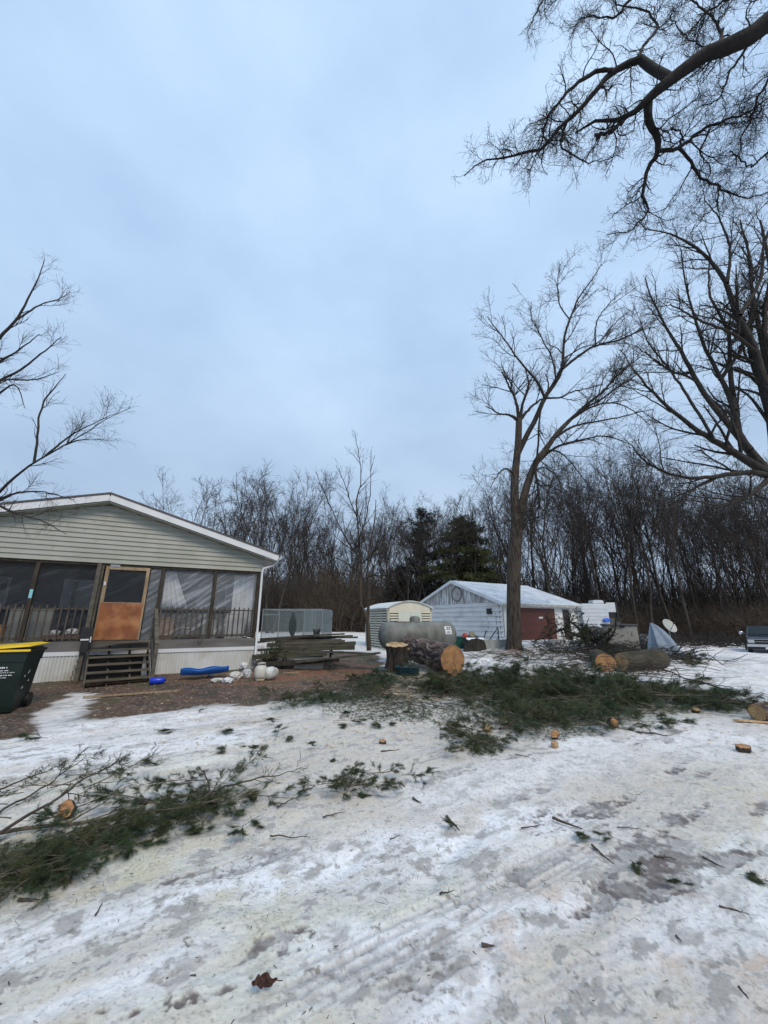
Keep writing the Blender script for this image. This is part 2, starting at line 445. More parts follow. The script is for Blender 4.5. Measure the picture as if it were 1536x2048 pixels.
    ca = me.color_attributes.new('tint', 'FLOAT_COLOR', 'POINT')
    rgba = np.concatenate([C.reshape(-1, 3), wet.reshape(-1, 1)], 1).astype(np.float32)
    ca.data.foreach_set('color', rgba.ravel())
    me.validate()
    o = obj('ground', me); tag(o, kind='structure')
    # keep a sampler for setting things on the true relief
    return lump

def ground_material():
    m, nt, out = _nt('snow_ground')
    b = nt.nodes.new('ShaderNodeBsdfPrincipled'); nt.links.new(b.outputs[0], out.inputs[0])
    at_ = nt.nodes.new('ShaderNodeAttribute'); at_.attribute_name = 'tint'
    tc = nt.nodes.new('ShaderNodeTexCoord')
    n1 = noise_node(nt, 42, 8, tc.outputs['Object'], .65)
    mr = nt.nodes.new('ShaderNodeMapRange'); mr.inputs[1].default_value = .3; mr.inputs[2].default_value = .7
    mr.inputs[3].default_value = .86; mr.inputs[4].default_value = 1.07
    nt.links.new(n1.outputs[0], mr.inputs[0])
    mul = nt.nodes.new('ShaderNodeMix'); mul.data_type = 'RGBA'; mul.blend_type = 'MULTIPLY'; mul.inputs[0].default_value = 1
    nt.links.new(at_.outputs['Color'], mul.inputs[6]); nt.links.new(mr.outputs[0], mul.inputs[7])
    nt.links.new(mul.outputs[2], b.inputs['Base Color'])
    rr = nt.nodes.new('ShaderNodeMapRange'); rr.inputs[3].default_value = .72; rr.inputs[4].default_value = .34
    nt.links.new(at_.outputs['Alpha'], rr.inputs[0]); nt.links.new(rr.outputs[0], b.inputs['Roughness'])
    b.inputs['Specular IOR Level'].default_value = .35
    n2 = noise_node(nt, 22, 9, tc.outputs['Object'], .7)
    bp = nt.nodes.new('ShaderNodeBump'); bp.inputs['Strength'].default_value = .75; bp.inputs['Distance'].default_value = .02
    nt.links.new(n2.outputs[0], bp.inputs['Height']); nt.links.new(bp.outputs[0], b.inputs['Normal'])
    return m

build_ground()

# ---------------------------------------------------------------- sky and light
SUN_EL, SUN_AZ = R(48), R(150)          # azimuth clockwise from +Y
w = bpy.data.worlds.new('World'); scene.world = w; w.use_nodes = True
nt = w.node_tree; nt.nodes.clear()
out = nt.nodes.new('ShaderNodeOutputWorld'); bg = nt.nodes.new('ShaderNodeBackground')
nt.links.new(bg.outputs[0], out.inputs[0]); bg.inputs[1].default_value = .1
sky = nt.nodes.new('ShaderNodeTexSky'); sky.sky_type = 'NISHITA'; sky.sun_disc = False
sky.sun_elevation = SUN_EL; sky.sun_rotation = SUN_AZ; sky.air_density = 1.6; sky.dust_density = 2.5
tc = nt.nodes.new('ShaderNodeTexCoord')
sep = nt.nodes.new('ShaderNodeSeparateXYZ'); nt.links.new(tc.outputs['Generated'], sep.inputs[0])
gr = nt.nodes.new('ShaderNodeValToRGB'); e = gr.color_ramp.elements
e[0].position = 0; e[0].color = (3.65, 4.65, 6.1, 1)
e[1].position = .95; e[1].color = (4.8, 6.5, 8.8, 1)
k = e.new(.35); k.color = (3.85, 5.15, 6.95, 1)
k = e.new(.65); k.color = (4.6, 6.2, 8.4, 1)
nt.links.new(sep.outputs[2], gr.inputs[0])
mpn = nt.nodes.new('ShaderNodeMapping'); mpn.inputs['Scale'].default_value = (1.5, 1.5, 2.6); mpn.inputs['Rotation'].default_value = (.3, .2, .5)
nt.links.new(tc.outputs['Generated'], mpn.inputs[0])
nn = noise_node(nt, 1.3, 5, mpn.outputs[0], .5)
cl = nt.nodes.new('ShaderNodeValToRGB'); cl.color_ramp.elements[0].position = .3; cl.color_ramp.elements[1].position = .7
cl.color_ramp.elements[0].color = (.84, .87, .91, 1); cl.color_ramp.elements[1].color = (1.20, 1.17, 1.13, 1)
nt.links.new(nn.outputs[0], cl.inputs[0])
mu = nt.nodes.new('ShaderNodeMix'); mu.data_type = 'RGBA'; mu.blend_type = 'MULTIPLY'; mu.inputs[0].default_value = 1
nt.links.new(gr.outputs[0], mu.inputs[6]); nt.links.new(cl.outputs[0], mu.inputs[7])
mx = nt.nodes.new('ShaderNodeMix'); mx.data_type = 'RGBA'; mx.inputs[0].default_value = .94
nt.links.new(sky.outputs[0], mx.inputs[6]); nt.links.new(mu.outputs[2], mx.inputs[7]); nt.links.new(mx.outputs[2], bg.inputs[0])
sl = bpy.data.lights.new('sun', 'SUN'); sl.energy = 1.75; sl.angle = R(20); sl.color = (1, .85, .66)
so = link(bpy.data.objects.new('sun', sl))
sd_ = Vector((math.sin(SUN_AZ) * math.cos(SUN_EL), math.cos(SUN_AZ) * math.cos(SUN_EL), math.sin(SUN_EL)))
so.rotation_euler = sd_.to_track_quat('Z', 'Y').to_euler(); so.location = (0, -10, 30)
cd = bpy.data.cameras.new('camera'); cam = link(bpy.data.objects.new('camera', cd))
cd.sensor_fit = 'HORIZONTAL'; cd.sensor_width = 36; cd.lens = 36 * F / 1536; cd.clip_end = 3000; cd.clip_start = .05
cam.location = (0, 0, CAMZ); cam.rotation_euler = (R(90) + TH, 0, 0)
scene.camera = cam
scene.view_settings.view_transform = 'Standard'; scene.view_settings.look = 'None'; scene.view_settings.exposure = .24; scene.view_settings.gamma = 1
scene.cycles.max_bounces = 8; scene.cycles.transparent_max_bounces = 16; scene.cycles.use_denoising = True
# ---------------------------------------------------------------- tree growing
def resample(pts, rad, k):
    pts = np.array([list(p) for p in pts], float); rad = np.array(rad, float)
    n = len(pts); ext = np.vstack([2 * pts[0] - pts[1], pts, 2 * pts[-1] - pts[-2]])
    d = np.concatenate([[0], np.cumsum(np.linalg.norm(np.diff(pts, axis=0), axis=1))])
    s = np.linspace(0, d[-1], k); o = []
    for v in s:
        i = min(np.searchsorted(d, v, side='right') - 1, n - 2); t = (v - d[i]) / max(d[i + 1] - d[i], 1e-9)
        p0, p1, p2, p3 = ext[i], ext[i + 1], ext[i + 2], ext[i + 3]
        o.append(.5 * ((2 * p1) + (-p0 + p2) * t + (2 * p0 - 5 * p1 + 4 * p2 - p3) * t * t + (-p0 + 3 * p1 - 3 * p2 + p3) * t ** 3))
    return np.array(o), np.interp(s, d, rad)

def sprout(P, Rr, count, ln, ang, up, wob, k, rf, rmin, tmin=.15, rng=RNG, fall=.5, trop=0.0, cap=None):
    """grow `count` children along the polylines P (n,m,3)"""
    n, m, _ = P.shape
    seg = np.linalg.norm(np.diff(P, axis=1), axis=2).sum(1)
    idx = rng.choice(n, count, p=seg / seg.sum())
    t = tmin + (1 - tmin) * rng.random(count) ** .85; t = np.minimum(t, .995)
    f = t * (m - 1); i = np.minimum(f.astype(int), m - 2); f = (f - i)[:, None]
    p = P[idx, i] * (1 - f) + P[idx, i + 1] * f
    T = P[idx, i + 1] - P[idx, i]; T /= np.linalg.norm(T, axis=1, keepdims=True) + 1e-9
    r = Rr[idx, i] * (1 - f[:, 0]) + Rr[idx, i + 1] * f[:, 0]
    q = rng.normal(size=(count, 3)); q -= (q * T).sum(1, keepdims=True) * T; q /= np.linalg.norm(q, axis=1, keepdims=True)
    a = R(1) * rng.uniform(ang[0], ang[1], count)[:, None]
    D = np.cos(a) * T + np.sin(a) * q; D[:, 2] += up; D /= np.linalg.norm(D, axis=1, keepdims=True)
    L = rng.uniform(ln[0], ln[1], count) * (1 - fall * t)
    L = np.minimum(L, seg[idx] * .9)
    r0 = np.maximum(r * rf, rmin)
    if cap: r0 = np.minimum(r0, cap)
    o = np.empty((count, k, 3)); o[:, 0] = p; st = (L / (k - 1))[:, None]
    for j in range(1, k):
        D = D + wob * rng.normal(size=(count, 3)); D[:, 2] += trop; D /= np.linalg.norm(D, axis=1, keepdims=True)
        p = p + D * st; o[:, j] = p
    rad = r0[:, None] * np.linspace(1, .35, k)[None]; rad = np.maximum(rad, rmin * .7)
    return o, rad

def tubes(P, Rr, sides):
    """vectorised tapered tubes -> vertices and quads"""
    n, k, _ = P.shape
    T = np.empty_like(P); T[:, 1:-1] = P[:, 2:] - P[:, :-2]; T[:, 0] = P[:, 1] - P[:, 0]; T[:, -1] = P[:, -1] - P[:, -2]
    T /= np.linalg.norm(T, axis=2, keepdims=True) + 1e-9
    mt = P[:, -1] - P[:, 0]; ref = np.where((np.abs(mt[:, 2]) > .75 * np.linalg.norm(mt, axis=1))[:, None], [[1., 0, 0]], [[0, 0, 1.]])
    ref = np.broadcast_to(ref[:, None, :], P.shape)
    U = np.cross(T, ref); U /= np.linalg.norm(U, axis=2, keepdims=True) + 1e-9
    Wv = np.cross(T, U)
    a = np.arange(sides) * 2 * np.pi / sides
    V = P[:, :, None, :] + Rr[:, :, None, None] * (np.cos(a)[None, None, :, None] * U[:, :, None, :] + np.sin(a)[None, None, :, None] * Wv[:, :, None, :])
    base = (np.arange(n) * k * sides)[:, None, None] + (np.arange(k - 1) * sides)[None, :, None]
    s = np.arange(sides)[None, None, :]; s2 = (s + 1) % sides
    Fc = np.stack([base + s, base + s2, base + sides + s2, base + sides + s], -1).reshape(-1, 4)
    return V.reshape(-1, 3), Fc

def tube_mesh(name, sets, mat):
    """sets: list of (P, R, sides)"""
    Vs, Fs, b = [], [], 0
    for P, Rr, sd_ in sets:
        V, Fc = tubes(P, Rr, sd_); Vs.append(V); Fs.append(Fc + b); b += len(V)
    return mesh_np(name, np.vstack(Vs), np.vstack(Fs), 4, mat)

def limbs_px(limbs, seed, jit=.0):
    """limbs given as pixel polylines [(px,py,Y,r_px)...] -> world polylines"""
    out = []
    for lb in limbs:
        pts, rad = [], []
        for (px, py, Y, r) in lb:
            p = at(px, py, Y); pts.append(p); rad.append(r / F * (Y / ray(px, py).y))
        out.append((pts, rad))
    return out

def bare_tree(name, label, base, trunk, limbs, levels, matT, matC, seed, group=None, cat='tree', k=22, jit=.014):
    """trunk/limbs: (points, radii). levels: dicts for sprout"""
    rng = np.random.default_rng(seed)
    root = thing(name, label, cat, base, 0, group)
    off = np.array(base)
    tp = [resample(*t, k) for t in trunk]; lp = [resample(*t, k) for t in limbs]
    PT = np.stack([a for a, b in tp]); RT = np.stack([b for a, b in tp])
    # knobbly bark outline
    obj('trunk', tube_mesh('trunk', [(PT - off, RT, 12)], matT), root)
    PL = np.stack([a for a, b in lp]) if lp else PT; RL = np.stack([b for a, b in lp]) if lp else RT
    PL = PL.copy()
    if lp:
        wv = rng.normal(size=PL.shape) * jit; wv[:, 0] = 0; PL += wv * np.minimum(np.linspace(0, 3, k), 1)[None, :, None]
    sets = [(PL - off, RL, 8)] if lp else []
    P, Rr = (PL, RL)
    hist = [(P, Rr)]
    for lv in levels:
        lv = dict(lv); sides = lv.pop('sides', 4); src = lv.pop('src', -1)
        P0, R0 = hist[src]
        c, r = sprout(P0, R0, rng=rng, **lv)
        sets.append((c - off, r, sides)); hist.append((c, r))
    obj('crown', tube_mesh('crown', sets, matC), root)
    return root

# ---- the big tree in front of the garage
def Y_(v): return v
Y0 = 17.6
def mk(lst, y0=Y0, y1=None):
    y1 = y0 if y1 is None else y1; n = len(lst)
    return [(a, b, y0 + (y1 - y0) * i / max(n - 1, 1), r) for i, (a, b, r) in enumerate(lst)]
main_trunk = [mk([(1028, 1312, 21), (1028, 1296, 16), (1028, 1270, 14.5), (1027, 1200, 13.5), (1029, 1110, 13), (1033, 1060, 12), (1031, 1020, 9), (1029, 990, 8.4), (1030, 950, 7.6), (1036, 890, 6.8), (1038, 838, 6.2)]),
              mk([(1031, 1110, 9), (1038, 1060, 9), (1044, 1010, 7.8), (1056, 965, 7), (1072, 925, 6.2), (1092, 898, 5.4), (1115, 866, 4.6), (1140, 840, 3.8)], Y0, Y0 - .3)]
main_limbs = [mk(l, *yy) for l, yy in (
    ([(1037, 905, 5.5), (1055, 868, 5), (1075, 830, 4.6), (1090, 795, 4.2), (1110, 765, 3.4), (1125, 735, 3), (1128, 680, 2.4), (1140, 640, 1.9), (1155, 600, 1.5), (1180, 565, 1.1), (1203, 528, .7)], (17.6, 17.2)),
    ([(1038, 842, 4.5), (1020, 830, 2.2), (998, 827, 1.5), (972, 812, .8)], (17.6, 17.0)),
    ([(1038, 842, 4), (1031, 800, 2.6), (1016, 768, 1.8), (1003, 742, 1)], (17.6, 17.9)),
    ([(1038, 845, 3.6), (1047, 800, 2.5), (1057, 768, 1.7), (1050, 735, .9)], (17.6, 17.1)),
    ([(1038, 842, 4), (1055, 822, 2.6), (1072, 806, 2), (1090, 796, 1.6)], (17.6, 17.5)),
    ([(1090, 796, 3), (1075, 765, 2.4), (1050, 735, 2), (1030, 710, 1.7), (1010, 680, 1.3), (990, 655, 1), (974, 632, .6)], (17.4, 16.4)),
    ([(1125, 738, 2.6), (1160, 710, 2.3), (1195, 690, 2), (1240, 680, 1.6), (1285, 657, 1.1), (1312, 640, .7)], (17.3, 18.2)),
    ([(1092, 796, 2.2), (1120, 795, 1.7), (1150, 782, 1.3), (1205, 770, .8)], (17.4, 16.5)),
    ([(1192, 692, 1.6), (1190, 672, 1.4), (1195, 640, 1.1), (1215, 612, .9), (1240, 585, .6)], (17.7, 17.4)),
    ([(1112, 762, 1.8), (1105, 720, 1.5), (1085, 680, 1.2), (1065, 640, .8), (1062, 610, .6)], (17.3, 18.4)),
    ([(1140, 640, 1.4), (1120, 610, 1.1), (1115, 570, .9), (1120, 530, .6)], (17.2, 17.8)),
    ([(1140, 840, 3.6), (1170, 812, 2.8), (1200, 788, 2.2), (1240, 747, 1.6), (1278, 716, .8)], (17.3, 16.5)),
    ([(1108, 876, 3), (1150, 852, 2.2), (1200, 842, 1.7), (1245, 833, 1.2), (1305, 818, .7)], (17.3, 16.2)),
    ([(1074, 926, 3.2), (1110, 896, 2.4), (1160, 880, 1.8), (1215, 872, 1.2), (1260, 890, .6)], (17.4, 18.6)),
    ([(1132, 846, 2.8), (1175, 818, 2), (1215, 806, 1.6), (1255, 815, 1), (1300, 850, .6)], (17.3, 18.4)),
    ([(1160, 820, 2.4), (1200, 800, 1.8), (1235, 775, 1.3), (1290, 740, .7)], (17.2, 17.9)),
    ([(1029, 948, 2.4), (1012, 938, 1.8), (998, 946, 1.3), (980, 975, .6)], (17.6, 17.0)),
    ([(1060, 950, 2), (1085, 935, 1.4), (1110, 950, 1.1), (1140, 1000, .6)], (17.5, 16.8)),
    ([(1088, 900, 2), (1120, 905, 1.4), (1150, 935, 1.0), (1190, 990, .6)], (17.5, 16.4)),
    ([(1084, 800, 1.4), (1078, 850, 1.8), (1076, 900, 2.1), (1072, 945, 2.4), (1077, 985, 2.6), (1081, 1018, 1.4)], (17.2, 17.0)),
    ([(1040, 1070, 2), (1060, 1040, 1.2), (1090, 1030, .8), (1110, 1000, .5)], (17.5, 16.9)),
)]
b0 = on(1028, 1305)
bare_tree('bare_tree', 'tall bare tree with a forked trunk standing alone before the garage', (b0.x, b0.y, b0.z), limbs_px(main_trunk, 1), limbs_px(main_limbs, 1),
          [dict(count=150, ln=(1.6, 3.4), ang=(20, 55), up=.15, wob=.12, k=9, rf=.55, rmin=.011, sides=5, tmin=.2, trop=.03),
           dict(count=1150, ln=(.6, 1.5), ang=(25, 60), up=.1, wob=.16, k=6, rf=.6, rmin=.0075, sides=4, tmin=.12, trop=.03, cap=.013),
           dict(count=5200, ln=(.22, .65), ang=(25, 65), up=.08, wob=.18, k=4, rf=.7, rmin=.0052, sides=3, tmin=.12, cap=.007),
           dict(count=900, ln=(.3, .8), ang=(35, 75), up=.1, wob=.18, k=5, rf=.35, rmin=.006, sides=3, src=0, cap=.008)],
          MT['bark_main'], MT['bark'], 5)

# ---- overhead limb of the tree beside the viewer
def md(lst, y0, y1): return mk(lst, y0, y1)
over = [md(l, *yy) for l, yy in (
    ([(1760, -190, 24.77), (1640, -60, 20.90), (1536, 45, 17.03), (1460, 88, 14.71), (1397, 120, 12.38), (1339, 161, 10.45), (1293, 199, 7.35), (1252, 234, 4.26), (1198, 242, 3.10), (1152, 262, 1.5)], (3.3, 4.6)),
    ([(1345, 160, 9), (1312, 140, 8.5), (1275, 122, 7.5), (1227, 141, 5.6), (1186, 190, 4.2), (1136, 240, 3.6), (1082, 296, 2.8), (1028, 308, 2), (965, 323, 1.3), (930, 350, .8)], (4.15, 5.0)),
    ([(1224, 141, 4.6), (1190, 143, 4), (1144, 178, 3), (1097, 228, 2.2), (1092, 265, 1.7), (1076, 300, 1.1), (1055, 345, .7)], (4.4, 4.5)),
    ([(1134, 242, 2.6), (1123, 286, 1.9), (1140, 308, 1.5), (1190, 323, 1), (1240, 310, .6)], (4.7, 4.6)),
    ([(1255, 232, 4), (1227, 260, 3), (1190, 273, 3.4)], (4.4, 4.4)),
    ([(1297, 197, 8), (1297, 244, 7), (1310, 265, 6.3), (1314, 304, 5), (1293, 352, 3.4), (1284, 392, 2.8), (1297, 420, 2), (1262, 460, 1.3), (1215, 470, .7)], (4.3, 5.1)),
    ([(1316, 302, 4), (1357, 296, 3.6), (1397, 265, 2.8), (1438, 244, 2.1), (1500, 223, 1.6), (1560, 180, 1)], (4.5, 4.2)),
    ([(1357, 296, 3), (1380, 319, 2.8), (1401, 354, 2.4), (1438, 373, 1.8), (1484, 397, 1.3), (1550, 383, .7)], (4.5, 4.9)),
    ([(1357, 296, 2.2), (1364, 275, 1.8), (1352, 258, 1.3), (1330, 262, .8)], (4.5, 4.4)),
    ([(1275, 120, 3), (1290, 88, 2.6), (1314, 54, 2.1), (1289, 22, 1.7), (1244, 8, 1.2), (1200, -10, .7)], (4.3, 4.6)),
    ([(1300, -40, 4), (1260, 0, 2.6), (1231, 33, 2), (1206, 37, 1.5), (1165, 35, .8), (1140, 75, .5)], (4.5, 4.8)),
    ([(1180, -60, 3), (1100, -20, 1.8), (1072, 25, 1.3), (1057, 62, .7)], (4.7, 4.9)),
    ([(1438, 375, 1.6), (1430, 410, 1.2), (1400, 440, .8), (1380, 470, .5)], (4.7, 4.9)),
    ([(1560, 10, 7), (1520, -20, 3), (1470, -10, 2.2), (1410, 30, 1.6), (1370, 80, 1)], (3.9, 4.3)),
    ([(1500, 62, 6), (1490, 100, 2.6), (1460, 140, 2), (1440, 190, 1.4), (1400, 215, .8)], (3.9, 4.4)),
    ([(1440, 98, 5), (1440, 60, 2.4), (1410, 20, 1.8), (1360, -20, 1.2)], (4.0, 4.3)),
    ([(1620, 60, 5), (1560, 110, 2.6), (1530, 170, 2), (1490, 260, 1.5), (1470, 330, .8)], (3.9, 4.5)),
    ([(1600, 250, 4), (1540, 300, 2.2), (1500, 330, 1.6), (1460, 300, 1)], (4.2, 4.6)),
    ([(1420, 258, 2), (1400, 310, 1.4), (1420, 345, 1), (1400, 400, .6)], (4.5, 4.7)),
    ([(1345, 150, 3), (1390, 130, 2), (1410, 100, 1.5), (1370, 70, 1.1), (1340, 30, .7)], (4.2, 4.5)),
)]
ol = limbs_px(over, 2)
ob = (11.2, 2.4, gzf(11.2, 2.4))
p_l = ol[0][0][0]
otr = [([(11.2, 2.4, ob[2] - .1), (11.2, 2.4, .5), (11.1, 2.5, 3), (10.9, 2.6, 7), (10.4, 2.7, 10.5), (p_l.x + .1, p_l.y, p_l.z - .3)], [.52, .42, .36, .31, .27, .24]),
       ([(10.9, 2.6, 7), (11.6, 2.2, 9.5), (12.3, 1.6, 12), (12.6, 1.2, 16)], [.25, .2, .15, .05])]
bare_tree('bare_tree', 'overhanging bare limb reaching in at the upper right from a near tree', ob, otr, ol,
          [dict(count=330, ln=(.35, 1.05), ang=(30, 80), up=.0, wob=.26, k=9, rf=.45, rmin=.0040, sides=5, tmin=.10, cap=.012),
           dict(count=3200, ln=(.18, .5), ang=(30, 75), up=.0, wob=.28, k=7, rf=.6, rmin=.0026, sides=4, tmin=.1, cap=.005),
           dict(count=11000, ln=(.08, .24), ang=(25, 70), up=.0, wob=.3, k=5, rf=.7, rmin=.0017, sides=3, tmin=.1, cap=.0026),
           dict(count=2000, ln=(.12, .4), ang=(30, 80), up=.0, wob=.28, k=5, rf=.3, rmin=.002, sides=3, src=0, cap=.003)],
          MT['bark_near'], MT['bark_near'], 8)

# ---- large tree leaning in from the right edge
rt = [md(l, *yy) for l, yy in (
    ([(1556, 968, 10.03), (1510, 915, 8.03), (1480, 873, 6.69), (1467, 815, 5.35), (1444, 760, 4.01), (1412, 700, 3.01), (1390, 640, 2.27), (1370, 560, 1.34), (1362, 500, 1)], (13.4, 14.2)),
    ([(1540, 950, 9), (1480, 912, 7), (1430, 882, 5.5), (1380, 850, 4.2), (1320, 800, 2.8), (1272, 745, 1.6), (1240, 700, .8)], (13.4, 12.5)),
    ([(1500, 900, 7), (1450, 840, 5.5), (1410, 790, 4.6), (1385, 745, 4), (1360, 700, 3.2), (1330, 650, 2.2), (1300, 590, 1.4), (1290, 555, .8)], (13.4, 15)),
    ([(1556, 965, 12), (1548, 880, 9), (1536, 800, 7.5), (1510, 700, 6), (1470, 620, 5), (1450, 560, 4), (1400, 500, 2.6), (1335, 465, 1.4), (1290, 460, .7)], (13.4, 12)),
    ([(1540, 952, 7), (1500, 945, 5.5), (1430, 953, 4.2), (1365, 955, 3), (1300, 930, 2), (1262, 890, 1.1)], (13.4, 12.2)),
    ([(1600, 900, 10), (1560, 820, 8), (1545, 740, 6), (1530, 640, 4.5), (1540, 540, 3), (1520, 440, 1.6)], (13.6, 12.8)),
    ([(1560, 900, 8), (1525, 780, 6), (1500, 690, 4.6), (1505, 600, 3.4), (1500, 520, 2.4), (1480, 440, 1.2)], (13.8, 14.5)),
    ([(1470, 820, 5), (1460, 740, 4), (1455, 660, 3), (1420, 590, 2), (1420, 520, 1)], (13.6, 15)),
    ([(1440, 760, 4), (1480, 700, 3), (1500, 640, 2.2), (1530, 560, 1.4)], (13.8, 13)),
    ([(1512, 705, 4), (1470, 670, 3), (1400, 640, 2.2), (1340, 610, 1.2)], (12.8, 12)),
    ([(1385, 745, 3), (1350, 745, 2.2), (1310, 720, 1.5), (1270, 690, .8)], (14.4, 14.4)),
    ([(1430, 882, 3), (1380, 800, 2.6), (1340, 740, 2), (1300, 690, 1.3), (1280, 640, .7)], (12.9, 13.5)),
    ([(1480, 630, 4), (1520, 560, 3), (1530, 480, 2), (1560, 420, 1)], (12.3, 12)),
    ([(1455, 565, 3), (1460, 500, 2.2), (1440, 440, 1.5), (1410, 400, .8)], (12.2, 12.3)),
    ([(1540, 955, 6), (1500, 990, 4), (1440, 1010, 2.6), (1380, 1000, 1.4), (1330, 1020, .7)], (13.4, 12)),
)]
rl = limbs_px(rt, 3)
rb = (16.2, 14.0, gzf(16.2, 14.0))
p_l = rl[0][0][0]
rtr = [([(16.2, 14, rb[2] - .1), (16.15, 14, .4), (15.9, 13.9, 2.5), (15.2, 13.7, 4.8), (p_l.x, p_l.y, p_l.z)], [.62, .48, .42, .37, .3]),
       ([(15.2, 13.7, 4.8), (15.8, 13.8, 7.5), (16.2, 14, 11), (17, 14.4, 16)], [.3, .25, .18, .06])]
bare_tree('bare_tree', 'broad bare tree spreading long limbs in from the right edge', rb, rtr, rl,
          [dict(count=230, ln=(1.4, 3.2), ang=(20, 55), up=.12, wob=.12, k=9, rf=.5, rmin=.011, sides=5, tmin=.15, trop=.03),
           dict(count=1800, ln=(.6, 1.4), ang=(25, 60), up=.1, wob=.16, k=6, rf=.6, rmin=.0065, sides=4, tmin=.12, trop=.02, cap=.012),
           dict(count=6800, ln=(.2, .6), ang=(25, 65), up=.06, wob=.2, k=4, rf=.7, rmin=.0042, sides=3, tmin=.12, cap=.0062),
           dict(count=1200, ln=(.3, .9), ang=(35, 75), up=.1, wob=.18, k=5, rf=.3, rmin=.005, sides=3, src=0, cap=.007)],
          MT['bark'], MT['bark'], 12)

# ---- slender tree between the picnic table and the shed
sm_ = [mk(l, *yy) for l, yy in (
    ([(723, 1128, 2.4), (717, 1085, 2), (715, 1037, 1.5), (713, 998, 1.2), (722, 960, .9), (718, 915, .6), (709, 862, .4)], (16.6, 16.6)),
    ([(723, 1120, 1.8), (700, 1090, 1.5), (684, 1063, 1.2), (668, 1030, .9), (655, 1000, .7), (632, 945, .4)], (16.6, 16)),
    ([(723, 1128, 1.9), (745, 1105, 1.5), (768, 1076, 1.2), (782, 1050, .9), (788, 1010, .5)], (16.6, 17)),
    ([(716, 1085, 1.6), (728, 1050, 1.2), (736, 1014, 1), (741, 970, .7), (742, 900, .4)], (16.6, 16.9)),
    ([(715, 1037, 1.2), (700, 1000, .9), (690, 970, .7), (672, 930, .4)], (16.6, 16.1)),
    ([(724, 1150, 1.4), (700, 1130, 1.2), (670, 1115, .9), (645, 1105, .5)], (16.6, 15.8)),
    ([(724, 1160, 1.4), (750, 1150, 1.1), (775, 1160, .8), (800, 1150, .4)], (16.6, 16.4)),
    ([(736, 1200, 1.2), (760, 1195, 1), (785, 1180, .6), (800, 1172, .4)], (16.5, 16)),
    ([(722, 1200, 1.2), (700, 1205, .9), (680, 1195, .6), (660, 1200, .4)], (16.5, 15.8)))]
st_ = [mk([(738, 1301, 5), (737, 1275, 4.2), (735, 1245, 3.8), (728, 1222, 3.2), (721, 1208, 3), (721, 1170, 2.8), (723, 1128, 2.4)], 16.6),
       mk([(735, 1240, 3.2), (737, 1200, 2.8), (735, 1150, 2.3), (738, 1100, 1.8), (748, 1050, 1.2), (752, 1000, .6)], 16.6, 16.9)]
b1 = on(738, 1299)
bare_tree('slender_tree', 'slender bare young tree with two thin stems beside the vinyl shed', (b1.x, b1.y, b1.z), limbs_px(st_, 1), limbs_px(sm_, 1),
          [dict(count=70, ln=(.8, 2.2), ang=(15, 40), up=.2, wob=.06, fall=.75, k=8, rf=.6, rmin=.0068, sides=4, tmin=.05, trop=.03),
           dict(count=260, ln=(.4, 1.0), ang=(20, 50), up=.1, wob=.10, k=5, rf=.6, rmin=.0048, sides=3, tmin=.12),
           dict(count=300, ln=(.2, .5), ang=(25, 65), up=.05, wob=.18, k=4, rf=.7, rmin=.004, sides=3, tmin=.12)],
          MT['bark_main'], MT['bark'], 15)

# ---- tree left of the frame, reaching over the roof
lf = [mk(l, *yy) for l, yy in (
    ([(-60, 1060, 3.97), (-30, 1015, 3.22), (0, 983, 2.73), (28, 955, 2.18), (70, 925, 1.69), (130, 890, 1.19), (180, 860, 0.84), (217, 836, 0.54), (262, 815, .5)], (8.2, 7.6)),
    ([(68, 926, 2.4), (75, 875, 2), (77, 840, 1.7), (90, 800, 1.4), (110, 775, 1), (132, 748, .5)], (7.9, 7.7)),
    ([(-60, 760, 4.5), (-20, 700, 3.4), (0, 674, 2.8), (35, 636, 2.2), (60, 590, 1.5), (80, 546, .9), (90, 518, .5)], (8.1, 7.9)),
    ([(33, 640, 1.8), (80, 610, 1.2), (118, 598, .8), (140, 584, .4)], (8, 7.8)),
    ([(-60, 800, 4), (-20, 775, 3), (0, 761, 2.4), (40, 740, 1.9), (80, 710, 1.4), (122, 674, .6)], (8.2, 8)),
    ([(-20, 765, 2.4), (20, 759, 1.6), (65, 760, 1.2), (118, 744, .5)], (8.1, 7.6)),
    ([(-60, 790, 3), (-10, 730, 2), (35, 702, 1.5), (80, 668, .6)], (8.2, 8.6)),
    ([(-60, 840, 3), (-10, 795, 2), (30, 770, 1.3), (50, 815, .6)], (8.2, 8.4)),
    ([(-40, 985, 4), (0, 1012, 2.6), (42, 1029, 1.9), (85, 1042, 1.3), (132, 1068, .6)], (8.0, 7.2)),
    ([(-30, 1015, 3), (20, 990, 2), (80, 983, 1.3), (150, 1000, .6)], (8.1, 7.6)),
    ([(130, 890, 1.6), (160, 880, 1.2), (200, 878, .5)], (7.8, 7.6)),
    ([(90, 912, 2), (140, 872, 1.4), (190, 845, .8), (235, 825, .5)], (7.8, 7.9)),
)]
ll = limbs_px(lf, 5)
lb = (-11.6, 8.3, gzf(-11.6, 8.3))
q0 = ll[0][0][0]; q1 = ll[2][0][0]
ltr = [([(-11.6, 8.3, lb[2] - .1), (-11.6, 8.3, 1), (-11.3, 8.3, 2.4), (q0.x, q0.y, q0.z)], [.24, .2, .16, .1]),
       ([(-11.6, 8.3, 1.5), (-11.7, 8.2, 4), (-11.2, 8.2, 6), (q1.x, q1.y, q1.z)], [.18, .14, .1, .06])]
